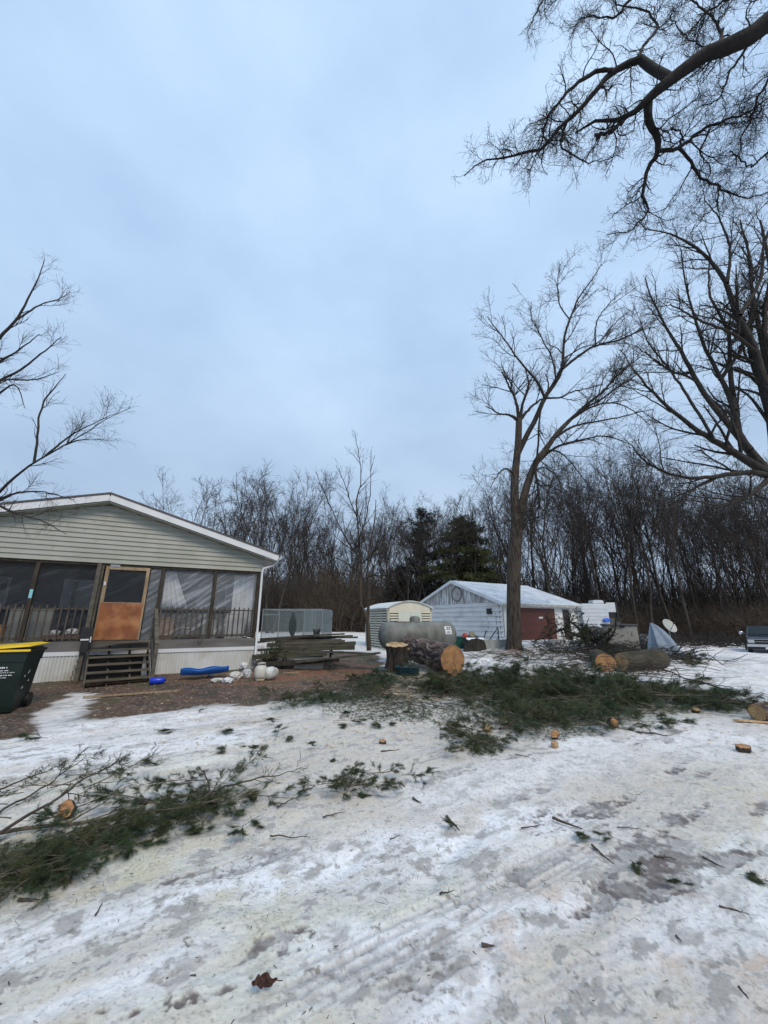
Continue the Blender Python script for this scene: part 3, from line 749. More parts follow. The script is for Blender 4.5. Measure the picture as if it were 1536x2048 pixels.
bare_tree('bare_tree', 'thin bare tree whose branches reach over the left end of the porch roof', lb, ltr, ll,
          [dict(count=85, ln=(.3, 1.0), ang=(20, 50), up=.15, wob=.06, k=8, rf=.5, rmin=.0034, sides=4, tmin=.12, trop=.03),
           dict(count=520, ln=(.25, .7), ang=(25, 60), up=.08, wob=.12, k=5, rf=.6, rmin=.0024, sides=3, tmin=.1),
           dict(count=900, ln=(.12, .35), ang=(25, 60), up=.05, wob=.14, k=4, rf=.7, rmin=.0021, sides=3, tmin=.1)],
          MT['bark'], MT['bark'], 19, jit=.005)

# ---------------------------------------------------------------- the woods behind
def wood_proto(seed, H, spread, split, lean, thick=1.0, dens=1.0):
    rng = np.random.default_rng(seed)
    k = 14; tr = []; rd = []
    base = np.array([0, 0, -.1]); p = base.copy(); d = np.array([lean, 0, 1.0]); pts = [p.copy()]
    hs = H * split
    for i in range(k - 1):
        d = d + rng.normal(size=3) * .03; d[2] += .05; d /= np.linalg.norm(d); p = p + d * hs / (k - 1); pts.append(p.copy())
    r0 = .0085 * H * thick
    P0 = np.array(pts)[None]; R0 = np.linspace(r0, r0 * .55, k)[None]
    R0[0, 0] *= 1.4
    # main limbs fork near the top of the trunk
    nl = 7
    LP, LR = [], []
    for j in range(nl):
        ti = k - 1 if j < 3 else rng.integers(k // 2, k - 1)
        s = P0[0, ti]; az = j * 2.4 + rng.random(); out_ = rng.uniform(.15, .55) * spread
        d = np.array([math.cos(az) * out_, math.sin(az) * out_, 1.0]); q = [s.copy()]; pp = s.copy(); Lg = (H - s[2]) * rng.uniform(.8, 1.05)
        for i in range(13):
            d = d + rng.normal(size=3) * .07; d[2] += .05; d /= np.linalg.norm(d); pp = pp + d * Lg / 13; q.append(pp.copy())
        LP.append(q); LR.append(np.linspace(R0[0, ti] * (.75 if j < 3 else .45), .016, 14))
    LP = np.array(LP); LR = np.array(LR)
    c1, r1 = sprout(LP, LR, int(70 * dens), (H * .10, H * .26), (20, 55), .15, .10, 8, .55, .016, .1, rng, .5, .04)
    c2, r2 = sprout(c1, r1, int(430 * dens), (H * .04, H * .11), (25, 60), .1, .14, 5, .6, .012, .1, rng, .5, .03)
    c3, r3 = sprout(c2, r2, int(1300 * dens), (H * .02, H * .05), (25, 60), .08, .15, 4, .7, .0095, .1, rng, .4)
    low, rl_ = sprout(P0, R0, int(14 * dens), (1.0, 3.0), (50, 85), .0, .12, 6, .25, .014, .15, rng, .4)
    me_t = tube_mesh('woods_trunk', [(P0, R0, 8)], MT['bark_far'])
    me_c = tube_mesh('woods_crown', [(LP, LR, 5), (c1, r1, 4), (c2, r2, 3), (c3, r3, 3), (low, rl_, 3)], MT['twig_far'])
    return me_t, me_c
protos = [wood_proto(100 + i, H, sp, spl, ln, th, dn) for i, (H, sp, spl, ln, th, dn) in enumerate(
    ((19, 1.0, .45, .02, 1.0, 1), (20, .7, .55, -.04, .9, .9), (18, 1.2, .4, .05, 1.1, 1.1), (21, .8, .5, -.02, .85, .9), (17, 1.1, .35, .08, 1.0, 1.1), (19, .6, .6, .0, .8, .8), (16, 1.3, .3, -.06, .9, 1.2)))]
def plant(i, x, y, s, label, group, name='woodland_tree'):
    root = thing(name, label, 'tree', (x, y, gzf(x, y)), random.uniform(0, 6.28), group)
    root.rotation_euler = (random.gauss(0, .045), random.gauss(0, .045), root.rotation_euler[2])
    root.scale = (s * random.uniform(.85, 1.25), s * random.uniform(.85, 1.25), s * random.uniform(.86, 1.08))
    obj('trunk', protos[i][0], root); obj('crown', protos[i][1], root)
    return root
rw = random.Random(4)
def wood_row(n, px0, px1, y0, y1, s0, s1, label, group, kinds=range(7)):
    for j in range(n):
        px = px0 + (px1 - px0) * (j + rw.random()) / n; Y = rw.uniform(y0, y1)
        x = (px - 768) / F / .965 * Y
        plant(rw.choice(list(kinds)), x, Y, rw.uniform(s0, s1), label, group)
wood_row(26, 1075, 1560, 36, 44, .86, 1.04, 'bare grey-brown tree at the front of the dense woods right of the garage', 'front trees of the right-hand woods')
wood_row(40, 1000, 1900, 45, 58, .95, 1.15, 'bare tree deep in the dense woods right of the garage', 'deeper trees of the right-hand woods')
wood_row(10, 520, 770, 44, 50, .68, .86, 'bare tree of the thicket behind the kennel and the vinyl shed', 'trees behind the kennel and shed')
wood_row(22, 560, 1060, 50, 62, .78, .92, 'bare tree in the far woods behind the vinyl shed', 'far trees behind the shed')
wood_row(8, 770, 1010, 42, 50, .70, .80, 'bare tree rising behind the two evergreens', 'trees behind the evergreens')
wood_row(6, 790, 990, 36, 38, .60, .72, 'slim bare tree standing before the two evergreens', 'slim trees before the evergreens')
wood_row(8, 380, 620, 33, 38, .80, .92, 'tall bushy bare tree rising behind the right slope of the house roof', 'trees behind the right roof slope', (2, 4, 6))
wood_row(7, -380, 150, 42, 52, .68, .80, 'bare tree top showing above the left slope of the house roof', 'trees behind the left roof slope')
wood_row(16, -700, 560, 52, 66, .66, .78, 'far bare tree mostly hidden behind the house', 'far trees behind the house')

# undergrowth and the far wood as masses
def brush_mass(name, label, n, xr, yr, hr, seed, mat, rad, wob=.22, kids=3, cat='undergrowth'):
    rng = np.random.default_rng(seed)
    x = rng.uniform(*xr, n); y = rng.uniform(*yr, n) + 3 * np.sin(x * .3)
    z = gz(x, y) - .05; k = 7
    P = np.empty((n, k, 3)); P[:, 0] = np.stack([x, y, z], -1)
    D = rng.normal(size=(n, 3)) * .35; D[:, 2] = 1; L = rng.uniform(*hr, n)
    for j in range(1, k):
        D = D + wob * rng.normal(size=(n, 3)); D /= np.linalg.norm(D, axis=1, keepdims=True)
        P[:, j] = P[:, j - 1] + D * (L / (k - 1))[:, None]
    P[..., 2] = np.maximum(P[..., 2], z[:, None])
    Rr = rng.uniform(rad * .6, rad * 1.4, n)[:, None] * np.linspace(1, .4, k)[None]
    c, r = sprout(P, Rr, n * kids, (hr[0] * .3, hr[1] * .45), (25, 80), 0, .25, 5, .6, rad * .35, .1, rng, .4)
    o = obj(name, tube_mesh(name, [(P, Rr, 4), (c, r, 3)], mat)); tag(o, label, cat, kind='stuff')
brush_mass('undergrowth', 'tangled brown brush along the foot of the woods', 5200, (-30, 12), (45, 54), (2.0, 8.0), 31, MT['brush'], .030, kids=5)
brush_mass('undergrowth', 'pale grey-brown tangle of saplings behind the kennel', 2200, (-24, 9), (40, 46), (2.5, 7.5), 35, MT['brush_light'], .022, .16, 6)
brush_mass('undergrowth', 'low brown thicket at the foot of the right-hand woods', 7000, (11, 60), (38, 45), (1.2, 4.2), 32, MT['brush_light'], .022, kids=7)
brush_mass('far_wood', 'distant wood closing the view behind the nearer trees', 3600, (-110, 130), (66, 84), (7, 14), 33, MT['twig_far'], .075, .08, 4, 'woods')
brush_mass('undergrowth', 'dark brush filling the woods right of the garage', 2600, (10, 75), (46, 58), (3.5, 8), 34, MT['brush'], .040, .14, 7)

# evergreens
def conifer(name, label, base, H, profile, nb, mat, seed, tilt=.0, cl=(.5, .9), tri=.16, per=46, droop=-.1):
    """profile(t)->radius at relative height t"""
    rng = np.random.default_rng(seed)
    root = thing(name, label, 'evergreen', base)
    k = 14; P0 = np.zeros((1, k, 3)); P0[0, :, 2] = np.linspace(-.1, H, k); P0[0, :, 0] = np.cumsum(rng.normal(size=k) * .04)
    R0 = np.linspace(H * .018, .02, k)[None]
    bp, br, tips = [], [], []
    for j in range(nb):
        t = .10 + .89 * (j / nb) + rng.normal() * .01; z = H * t; az = rng.random() * 6.283
        L = profile(t) * rng.uniform(.45, 1.2); kk = 7; s = np.linspace(0, 1, kk)
        dr = np.array([math.cos(az), math.sin(az)])
        q = np.zeros((kk, 3)); q[:, 0] = dr[0] * L * s; q[:, 1] = dr[1] * L * s; q[:, 2] = z + L * (.25 * s + droop * s * s * 3)
        q[:, :2] += np.cumsum(rng.normal(size=(kk, 2)) * .05, 0); bp.append(q); br.append(np.linspace(.05, .012, kk))
        nc = max(3, int(L * 3.2))
        for c in range(nc):
            u = rng.uniform(.3, 1.02); i = min(int(u * (kk - 1)), kk - 1)
            sd_ = np.array([-dr[1], dr[0], 0]) * rng.normal() * .28 * L
            tips.append(q[i] + sd_ * (u) + rng.normal(size=3) * np.array([.18, .18, .10]))
    obj('trunk', tube_mesh('trunk', [(P0, R0, 8), (np.array(bp), np.array(br), 4)], MT['bark_far']), root)
    tips = np.array(tips); n = len(tips)
    c = np.repeat(tips, per, 0) + rng.normal(size=(n * per, 3)) * np.array([.30, .30, .12]) * rng.uniform(*cl, (n * per, 1))
    d = rng.normal(size=(n * per, 3)); d[:, 2] = np.abs(d[:, 2]) * .6; d /= np.linalg.norm(d, axis=1, keepdims=True)
    e = np.cross(d, rng.normal(size=d.shape)); e /= np.linalg.norm(e, axis=1, keepdims=True)
    ln = rng.uniform(.6, 1.3, (n * per, 1)) * tri; wd = ln * .16
    V = np.stack([c - e * wd, c + e * wd, c + d * ln], 1).reshape(-1, 3)
    obj('foliage', mesh_np('foliage', V, np.arange(len(V)).reshape(-1, 3), 3, mat, False), root)
    return root
def X_at(px, Y): return (px - 768) / F / .97 * Y
conifer('white_pine', 'dark layered white pine standing left of the greener evergreen', (X_at(842, 41), 41, .4), 13.0, lambda t: (4.4 * (1 - t) ** .45 * (.75 + .35 * math.sin(t * 37)) if t > .2 else 2.0) + .2, 74, MT['conifer_dark'], 51, tri=.27, droop=.03, per=30, cl=(.35, 1.0))
conifer('green_evergreen', 'rounded olive-green evergreen rising behind the garage roof', (X_at(925, 39), 39, .4), 11.4, lambda t: 4.1 * math.sin(min(1, max(.05, 1.06 - t)) * 2.3) ** .7 if t < .98 else .3, 150, MT['conifer_green'], 52, tri=.26, droop=-.12, per=44)
conifer('young_cedar', 'small dark evergreen low behind the garage, right of the taller one', (X_at(985, 40), 40, .4), 5.2, lambda t: 2.1 * (1 - t) ** .7 + .2, 60, MT['conifer_green'], 53, tri=.24, per=40)
conifer('dark_hemlock', 'dark evergreen thicket tree low between the white pine and the shed', (X_at(800, 43), 43, .4), 7.0, lambda t: 3.2 * (1 - t) ** .8 + .2, 70, MT['conifer_dark'], 54, tri=.28, per=36)
# ---------------------------------------------------------------- the house (local: x along the front to the right, y into the house, z up)
HO = Vector((-9.0, 10.1, 0)); HA = math.atan2(2.65, 4.98)
house = thing('mobile_home', 'beige-sided mobile home with a screened front porch under a white-trimmed gable', 'house', HO, HA)
hE = Vector((math.cos(HA), math.sin(HA), 0)); hN = Vector((-math.sin(HA), math.cos(HA), 0))
def hs(px, py=1180, y=0.0):
    """(s, z) on the front plane (moved y into the house) seen at a pixel"""
    d = ray(px, py); o = HO + hN * y
    # cam + t d = o + s hE
    t = ((o - Vector((0, 0, CAMZ))).dot(hN)) / d.dot(hN)
    p = Vector((0, 0, CAMZ)) + d * t
    return (p - o).dot(hE), p.z
PK, ZPK, SL, SR = 1.22, 4.80, .285, 5.64      # peak position, height of wall at the peak, roof slope, right corner
SLFT = 2 * PK - SR; ZB = 3.13; FL = 1.05; DEP = 13.0
M_sid = M('beige_siding', (.29, .30, .27), (.34, .347, .312), 1.2, .6, .05, .004, (1, 1, .2), c3=(.255, .27, .225), scale3=.8)
M_trim = M('white_trim', (.66, .68, .71), (.58, .60, .62), 2, .45, .06, .002)
M_skirt = M('skirting_metal', (.60, .62, .62), (.50, .51, .49), 2.5, .5, .05, .002, (1, 1, .4), c3=(.40, .38, .33), scale3=1.5)
M_shing = M('dark_shingles', (.06, .055, .055), (.11, .10, .10), 14, .9, .5, .01)
# gable of lapped boards
g = MB(); z = ZB; lap = .134
def half(zz): return max((ZPK - zz) / SL, 0)
while z < ZPK - .04:
    z1 = min(z + lap, ZPK - .01); a0, a1 = half(z), half(z1)
    for sg in (1,):
        x00, x01, x10, x11 = PK - a0, PK + a0, PK - a1, PK + a1
        x00 = max(x00, SLFT); x01 = min(x01, SR + .02); x10 = max(x10, SLFT); x11 = min(x11, SR + .02)
        vs = [(x00, -.040, z), (x01, -.040, z), (x01, -.034, z + .02), (x00, -.034, z + .02), (x11, -.008, z1), (x10, -.008, z1), (x01, 0, z), (x00, 0, z)]
        g.add(vs, [(0, 1, 2, 3), (3, 2, 4, 5), (7, 6, 1, 0)])
    z = z1
rj = random.Random(3)
for i in range(26):
    zz = ZB + lap * rj.randrange(0, 12); hx = half(zz + lap) - .3
    if hx < .3: continue
    xx = PK + rj.uniform(-hx, hx); g.box(xx, xx + .006, -.041, -.02, zz + .004, zz + lap * .9)
g.build('gable_siding', M_sid, house)
# home walls behind the porch, side walls
PD = 2.5
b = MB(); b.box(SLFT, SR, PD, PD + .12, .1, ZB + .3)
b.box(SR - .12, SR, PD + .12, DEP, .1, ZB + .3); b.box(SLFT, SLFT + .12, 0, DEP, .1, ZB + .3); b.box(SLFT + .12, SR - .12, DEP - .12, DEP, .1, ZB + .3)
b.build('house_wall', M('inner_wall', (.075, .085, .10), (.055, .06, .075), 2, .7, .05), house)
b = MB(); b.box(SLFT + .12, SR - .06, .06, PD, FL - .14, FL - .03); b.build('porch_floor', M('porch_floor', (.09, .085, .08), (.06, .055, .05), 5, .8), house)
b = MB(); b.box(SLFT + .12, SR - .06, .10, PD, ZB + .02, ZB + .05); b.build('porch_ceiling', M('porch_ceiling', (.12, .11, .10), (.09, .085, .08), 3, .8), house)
MW_ = M('dull_window_frame', (.22, .23, .24), (.18, .19, .2), 3, .6)
for x0, x1, z0, z1 in ((.05, 1.15, 1.9, 2.85), (-2.2, -1.2, 1.9, 2.85), (3.9, 4.9, 1.9, 2.85)):
    b = MB(); b.box(x0, x1, PD - .05, PD, z0, z1); wf = b.build('window', MW_, house)
    b = MB(); b.box(x0 + .07, x1 - .07, PD - .06, PD - .052, z0 + .07, z1 - .07); b.build('pane', MT['glass_dark'], wf)
# roof
OV = .32; EV = .42
roof = MB(); th = .06
for sg in (1, -1):
    W_ = (SR - PK) + EV
    e0 = (PK, ZPK + .24); e1 = (PK + sg * W_, ZPK + .24 - W_ * SL)
    nx_, nz_ = sg * SL / math.hypot(1, SL), 1 / math.hypot(1, SL)
    vs = []
    for y in (-OV - .03, DEP + .3):
        for (x, z) in (e0, e1):
            vs += [(x, y, z), (x + nx_ * th * (0 if (x, z) == e0 else 1), y, z + th)]
    roof.add(vs, [(0, 2, 3, 1), (4, 5, 7, 6), (0, 4, 6, 2), (1, 3, 7, 5), (2, 6, 7, 3)][:5])
ro = roof.build('roof', M_shing, house)
# vent on roof line
for sg in (1, -1):
    f = MB(); W_ = (SR - PK) + EV; c0 = Vector((PK, -OV, ZPK + .235 - .085)); c1 = Vector((PK + sg * W_, -OV, ZPK + .235 - .085 - W_ * SL))
    f.bar(c0, c1, .035, .185, up=(0, 0, 1)); f.build('fascia', M_trim, ro)
    s_ = MB(); c0 = Vector((PK, -OV / 2 + .008, ZPK + .03)); c1 = Vector((PK + sg * (W_ - .02), -OV / 2 + .008, ZPK + .03 - W_ * SL))
    s_.bar(c0, c1, OV - .02, .02); s_.build('soffit', M('soffit_beige', (.33, .33, .27), (.28, .28, .23), 3, .6, 0), ro)
# eave soffit, gutter and downpipe on the right
xe = PK + (SR - PK) + EV; ze = ZPK + .24 - (xe - PK) * SL
b = MB(); b.prism([(SR, ze - .08), (xe - .01, ze - .20), (xe - .01, ze - .02), (SR, ze - .02)], -OV + .02, DEP)
b.build('eave_soffit', M_trim, ro)
gt = MB(); gt.prism([(xe, ze - .13), (xe + .09, ze - .13), (xe + .13, ze - .01), (xe + .115, ze - .01), (xe + .08, ze - .115), (xe, ze - .115)], -OV - .02, DEP)
gu = gt.build('gutter', M_trim, house)
dp = MB(); dp.tube([(xe + .03, -.20, ze - .10), (xe + .02, -.18, ze - .20), (xe - .12, -.12, ze - .33), (SR + .02, -.085, ze - .43), (SR - .01, -.08, ze - .55), (SR - .01, -.08, .42), (SR - .01, -.14, .34)], .038, 8)
dp.build('downspout', M_trim, gu)
# dark beam above the openings
b = MB(); b.box(SLFT, SR - .02, .0, .09, ZB - .07, ZB + .02); b.build('header_beam', MT['wood_dark'], house)
# skirting with ribs
sk = MB(); x = SLFT; zb = -.1; cut = False
SKT = .80
while x < SR - .02:
    x2 = min(x + .075, SR - .01)
    if hs(199)[0] - .02 < x < hs(291, 1200)[0] + .12:
        if not cut: sk.build('skirting', M_skirt, house); sk = MB(); cut = True
        x = x2; continue
    sk.add([(x, -.02, zb), (x + .05, -.02, zb), (x + .055, -.006, zb), (x2 - .004, -.006, zb), (x2, -.02, zb),
            (x, -.02, SKT), (x + .05, -.02, SKT), (x + .055, -.006, SKT), (x2 - .004, -.006, SKT), (x2, -.02, SKT)],
           [(0, 1, 6, 5), (1, 2, 7, 6), (2, 3, 8, 7), (3, 4, 9, 8)])
    x = x2
sk.build('skirting', M_skirt, house)
b = MB(); b.box(SLFT, SR - .005, -.04, -.005, SKT - .09, SKT + .01); b.build('skirting_trim', M_trim, house)
b = MB(); b.box(SR - .05, SR, -.02, DEP, zb, SKT); b.build('side_skirting', M_skirt, house)
b = MB(); b.box(SLFT, SR - .03, -.02, .05, SKT + .012, FL + .01); b.build('rim_board', M('rim_board', (.10, .095, .09), (.17, .165, .16), 2.2, .6, .1, .003, (.4, 1, 3)), house)
# posts
sD0, sD1 = hs(199)[0], hs(291, 1200)[0]
post_x = [hs(64)[0], hs(203)[0] - .04, hs(321)[0], hs(428)[0]]
post_x = [post_x[0], sD0 - .03, post_x[2], post_x[3], SR - .09, -2.2]
for i, xx in enumerate(post_x):
    b = MB(); b.box(xx - .045, xx + .045, -.015, .075, FL + .012, ZB - .071); b.build('post', MT['wood_dark'] if i != 1 else MT['wood_grey'], house, bevel=.004)
M_rail = M('weathered_rail', (.105, .092, .075), (.05, .043, .035), 9, .85, .3, .004, (1, 1, .3))
# railings and plastic per bay
def bal(x0, x1, step=.145):
    r = MB(); zt = 1.93; zl = 1.12
    r.box(x0, x1, .0, .05, zt - .06, zt - .02); r.box(x0, x1, .0, .05, zl, zl + .06)
    n = int((x1 - x0) / step)
    for i in range(n + 1):
        xx = x0 + .04 + (x1 - x0 - .08) * i / n; r.box(xx - .018, xx + .018, -.040, -.003, zl - .03, zt + .03 + .012 * ((i * 7) % 3))
    return r
m_pl, nt_, out_ = _nt('clear_plastic_sheet')
tr_ = nt_.nodes.new('ShaderNodeBsdfTransparent'); pb = nt_.nodes.new('ShaderNodeBsdfPrincipled'); pb.inputs['Base Color'].default_value = (.55, .60, .66, 1)
pb.inputs['Roughness'].default_value = .22; pb.inputs['Specular IOR Level'].default_value = .8
ms = nt_.nodes.new('ShaderNodeMixShader'); ms.inputs[0].default_value = .14
tc_ = nt_.nodes.new('ShaderNodeTexCoord'); mp_ = nt_.nodes.new('ShaderNodeMapping'); mp_.inputs['Rotation'].default_value = (0, R(38), 0); mp_.inputs['Scale'].default_value = (.5, 1, 6)
mp0 = nt_.nodes.new('ShaderNodeMapping'); mp0.name = 'turn'; mp0.inputs['Rotation'].default_value = (0, R(30), 0); mp_.inputs['Rotation'].default_value = (0, 0, 0)
nt_.links.new(tc_.outputs['Object'], mp0.inputs[0]); nt_.links.new(mp0.outputs[0], mp_.inputs[0]); nz_ = noise_node(nt_, 2.2, 4, mp_.outputs[0])
rp = nt_.nodes.new('ShaderNodeMapRange'); rp.inputs[1].default_value = .50; rp.inputs[2].default_value = .70; rp.inputs[3].default_value = .035; rp.inputs[4].default_value = .09
nt_.links.new(nz_.outputs[0], rp.inputs[0]); nt_.links.new(rp.outputs[0], ms.inputs[0])
bp_ = nt_.nodes.new('ShaderNodeBump'); bp_.inputs['Strength'].default_value = .6; bp_.inputs['Distance'].default_value = .02
nt_.links.new(nz_.outputs[0], bp_.inputs['Height']); nt_.links.new(bp_.outputs[0], pb.inputs['Normal'])
nt_.links.new(tr_.outputs[0], ms.inputs[1]); nt_.links.new(pb.outputs[0], ms.inputs[2]); nt_.links.new(ms.outputs[0], out_.inputs[0])
m_pl2 = m_pl.copy(); m_pl2.name = 'cloudy_plastic_sheet'
for n_ in m_pl2.node_tree.nodes:
    if n_.type == 'MAP_RANGE': n_.inputs[3].default_value = .20; n_.inputs[4].default_value = .46; n_.inputs[1].default_value = .52; n_.inputs[2].default_value = .66
    if n_.name == 'turn': n_.inputs['Rotation'].default_value = (0, R(35), 0)
    elif n_.type == 'MAPPING': n_.inputs['Scale'].default_value = (.35, 1, 4)
def plastic(x0, x1, z0, z1, seed, y=-.004, diag=0, mat=None):
    rg = random.Random(seed); ph = [rg.uniform(0, 6) for _ in range(6)]
    def fn(u, v):
        xx = x0 + (x1 - x0) * u; zz = z0 + (z1 - z0) * v
        q = (xx + (zz - z0) * (-1.3 if diag else .15))
        e = min(u, 1 - u, v, 1 - v) * 8; e = min(e, 1)
        d = .012 * math.sin(q * 9 + ph[0]) * e + .010 * math.sin(q * 23 + ph[1]) * e * (1 if diag else .4) + .008 * math.sin(zz * 7 + ph[2] + xx * 2) * e
        return (xx, y + .02 + d, zz)
    m = MB(); m.grid(fn, 60, 40); m.build('plastic_sheet', mat or m_pl, house)
bays = [(SLFT + .1, -2.25), (-2.15, post_x[0] - .05), (post_x[0] + .05, post_x[1] - .05), (post_x[2] + .05, post_x[3] - .05), (post_x[3] + .05, post_x[4] - .05)]
for i, (x0, x1) in enumerate(bays):
    bal(x0, x1).build('railing', M_rail, house)
    plastic(x0, x1, 1.05 + .02, ZB - .08, i + 3, y=.06, diag=(i == 3), mat=m_pl2 if i >= 3 else None)
# strip of plastic beside the door
plastic(sD1 + .02, post_x[2] - .05, 1.05 + .02, ZB - .08, 30, y=.02, diag=1, mat=m_pl2)
# added pale sheets standing for light showing through the right bays
b = MB()
def light_strip(x0, x1, xb0, xb1, y, z0, z1):
    def fn(u, v):
        a = x0 + (x1 - x0) * u; c = xb0 + (xb1 - xb0) * u
        return (c + (a - c) * v, y + .02 * math.sin(u * 25) + .01 * math.sin(u * 57), z0 + (z1 - z0) * v)
    b.grid(fn, 40, 4)
light_strip(post_x[2] + .08, post_x[2] + .33, post_x[2] + .08, post_x[2] + .78, .30, 1.95, ZB - .1)
light_strip(post_x[3] + .62, SR - .14, post_x[3] + .62, SR - .14, .45, 1.30, ZB - .1)
cu = b.build('light_sheet', M('pale_light_sheet', (.52, .54, .56), (.42, .44, .47), 4, .8, .1), house)
cu.modifiers.new('t', 'SOLIDIFY').thickness = .004
# side of the porch (right end) stays open behind plastic
b = MB(); b.box(SR - .10, SR - .06, .12, PD, 1.05, 1.9); b.build('side_rail_panel', M('side_panel', (.30, .31, .31), (.22, .22, .22), 3, .7), house)
# the door
dx0, dx1 = sD0 + .06, sD1 - .0; zd0, zd1 = FL + .02, 3.05
door = MB(); yF = -.045
fw = .085
door.box(dx0, dx0 + fw, yF, .0, zd0, zd1); door.box(dx1 - fw, dx1, yF, .0, zd0, zd1)
door.box(dx0 + fw, dx1 - fw, yF + .002, .0, zd1 - fw, zd1); door.box(dx0 + fw, dx1 - fw, yF + .002, .0, zd0, zd0 + .05)
door.box(dx0 + fw, dx1 - fw, yF + .002, .0, 2.02, 2.07)
dr = door.build('door', MT['wood_new'], house, bevel=.003)
b = MB(); b.box(dx0 + .03, dx1 - .05, yF - .012, yF - .001, zd0 + .02, 2.055)
b.build('plywood_panel', M('varnished_plywood', (.30, .105, .028), (.17, .05, .015), 2.0, .35, .1, .003, (1, 1, .35), lo=.36, hi=.62, c3=(.40, .18, .07), scale3=2.4, lo3=.48, hi3=.7, coat=.2), dr)
def dpl(u, v):
    return (dx0 + fw + (dx1 - dx0 - 2 * fw) * u, -.02 + .006 * math.sin(u * 20 + v * 9), 2.07 + (zd1 - fw - 2.07) * v)
m = MB(); m.grid(dpl, 30, 20); m.build('door_plastic', m_pl, dr)
b = MB(); b.box(dx0 + .02, dx0 + .06, yF - .02, yF - .001, 2.52, 2.62); b.build('latch', MT['white_paint'], dr)
b = MB(); b.box(dx0 + .09, dx0 + .32, yF - .012, yF - .001, zd1 - .01, zd1 + .05); b.build('closer', MT['steel'], dr)
# thermometer on the left post, blue sticker
b = MB(); b.box(post_x[0] - .035, post_x[0] + .03, -.022, -.0155, 2.14, 2.36); b.build('blue_sign', M('pale_blue_sticker', (.16, .50, .58), (.35, .62, .66), 9, .5, 0), house)
# steps
steps = MB(); n = 6; sx0, sx1 = sD0 - .03, sD1 + .20
for i in range(n):
    zz = FL - .02 - i * .158; yy = -.06 - i * .215
    steps.box(sx0 + .03, sx1 - .03, yy - .25, yy, zz - .036, zz)
st = steps.build('steps', MT['wood_tread'], house, bevel=.004)
for xx in (sx0, sx0 + (sx1 - sx0) * .32, sx0 + (sx1 - sx0) * .66, sx1 - .03):
    b = MB(); b.prism([(0, 0)], 0, 0) if False else None
    pts = [(-.02, FL - .10), (-.02, FL - .38), (-1.18, .0), (-1.30, .0), (-1.30, .17)]
    vs = [(xx, y, z) for y, z in pts] + [(xx + .036, y, z) for y, z in pts]; k_ = len(pts)
    b.add(vs, [tuple(range(k_)), tuple(range(2 * k_ - 1, k_ - 1, -1))] + [(i, (i + 1) % k_, (i + 1) % k_ + k_, i + k_) for i in range(k_)])
    b.build('stringer', MT['wood_grey'], st)
b = MB(); b.box(sx0 - .10, sx0 - .005, -.16, -.05, -.05, ZB - .01)
b.build('newel_post', MT['wood_grey'], house)
b = MB(); b.box(sx1 + .005, sx1 + .09, -1.24, -1.15, -.05, 1.0); b.box(sx1 + .005, sx1 + .09, -.12, -.035, -.05, 1.97)
b.bar((sx1 + .045, -1.2, 1.0), (sx1 + .045, -.05, 1.95), .09, .04); b.bar((sx1 + .045, -1.2, .62), (sx1 + .045, -.1, 1.45), .035, .14); b.bar((sx1 + .045, -1.2, .25), (sx1 + .045, -.1, 1.05), .035, .14)
b.build('handrail', MT['wood_grey'], st)
b = MB(); b.box(sx0 - .1, sx1 + .3, .10, .14, -.1, FL - .15); b.build('crawlspace_shade', MT['black'], house)  # black sheet added as the unlit void under the porch
_h = Matrix.Translation(((sx0 + sx1) / 2, -.06, 0)); st.matrix_local = Matrix.Translation((.06, 0, 0)) @ _h @ Matrix.Rotation(R(9), 4, 'Z') @ _h.inverted()
# skirting is left out behind the open risers; the black sheet stands for shade
# ---------- things standing on the porch (each its own thing)
def hw(x, y, z=FL - .03): return HO + hE * x + hN * y + Vector((0, 0, z))
def crate(name, label, cat, x, y, sx, sy, sz, mat, z=FL - .03, rz=0):
    t = thing(name, label, cat, hw(x, y, z), HA + rz)
    b = MB(); w_ = .014
    b.box(-sx / 2, sx / 2, -sy / 2, -sy / 2 + w_, 0, sz); b.box(-sx / 2, sx / 2, sy / 2 - w_, sy / 2, 0, sz)
    b.box(-sx / 2, -sx / 2 + w_, -sy / 2 + w_, sy / 2 - w_, .002, sz); b.box(sx / 2 - w_, sx / 2, -sy / 2 + w_, sy / 2 - w_, .002, sz); b.box(-sx / 2 + w_, sx / 2 - w_, -sy / 2 + w_, sy / 2 - w_, .004, .02)
    b.build('bin_body', mat, t, bevel=.004)
    b = MB(); b.box(-sx / 2 - .012, sx / 2 + .012, -sy / 2 - .012, sy / 2 + .012, sz + .002, sz + .03); b.box(-sx / 2 + .04, sx / 2 - .04, -sy / 2 + .04, sy / 2 - .04, sz + .032, sz + .045)
    b.build('lid', mat, t, bevel=.006); return t
mw = M('dull_white_plastic', (.50, .52, .52), (.40, .42, .42), 5, .6, .1)
crate('storage_box', 'white storage box behind the railing at the right end of the porch', 'box', 5.0, .5, .55, .4, .75, mw)
crate('storage_box', 'low pale box behind the railing just right of the porch middle post', 'box', 4.25, .55, .4, .4, .55, M('box_grey', (.32, .34, .34), (.25, .27, .27), 5, .6))
crate('storage_box', 'brown cardboard-coloured box behind the railing right of the steps', 'box', 3.05, .45, .45, .35, .62, M('box_brown', (.25, .14, .06), (.18, .10, .045), 5, .8))
crate('cabinet', 'tall pale panel-sided cabinet behind the railing left of the door', 'cabinet', -.05, .6, .9, .35, .82, M('cab_pale', (.20, .21, .20), (.15, .16, .155), 2, .7, .1, .003, (3, 1, .3)))
crate('storage_box', 'red and yellow box behind the railing at the left end of the porch', 'box', -.75, .5, .5, .35, .42, M('box_redyellow', (.28, .05, .03), (.42, .30, .08), 3, .6))
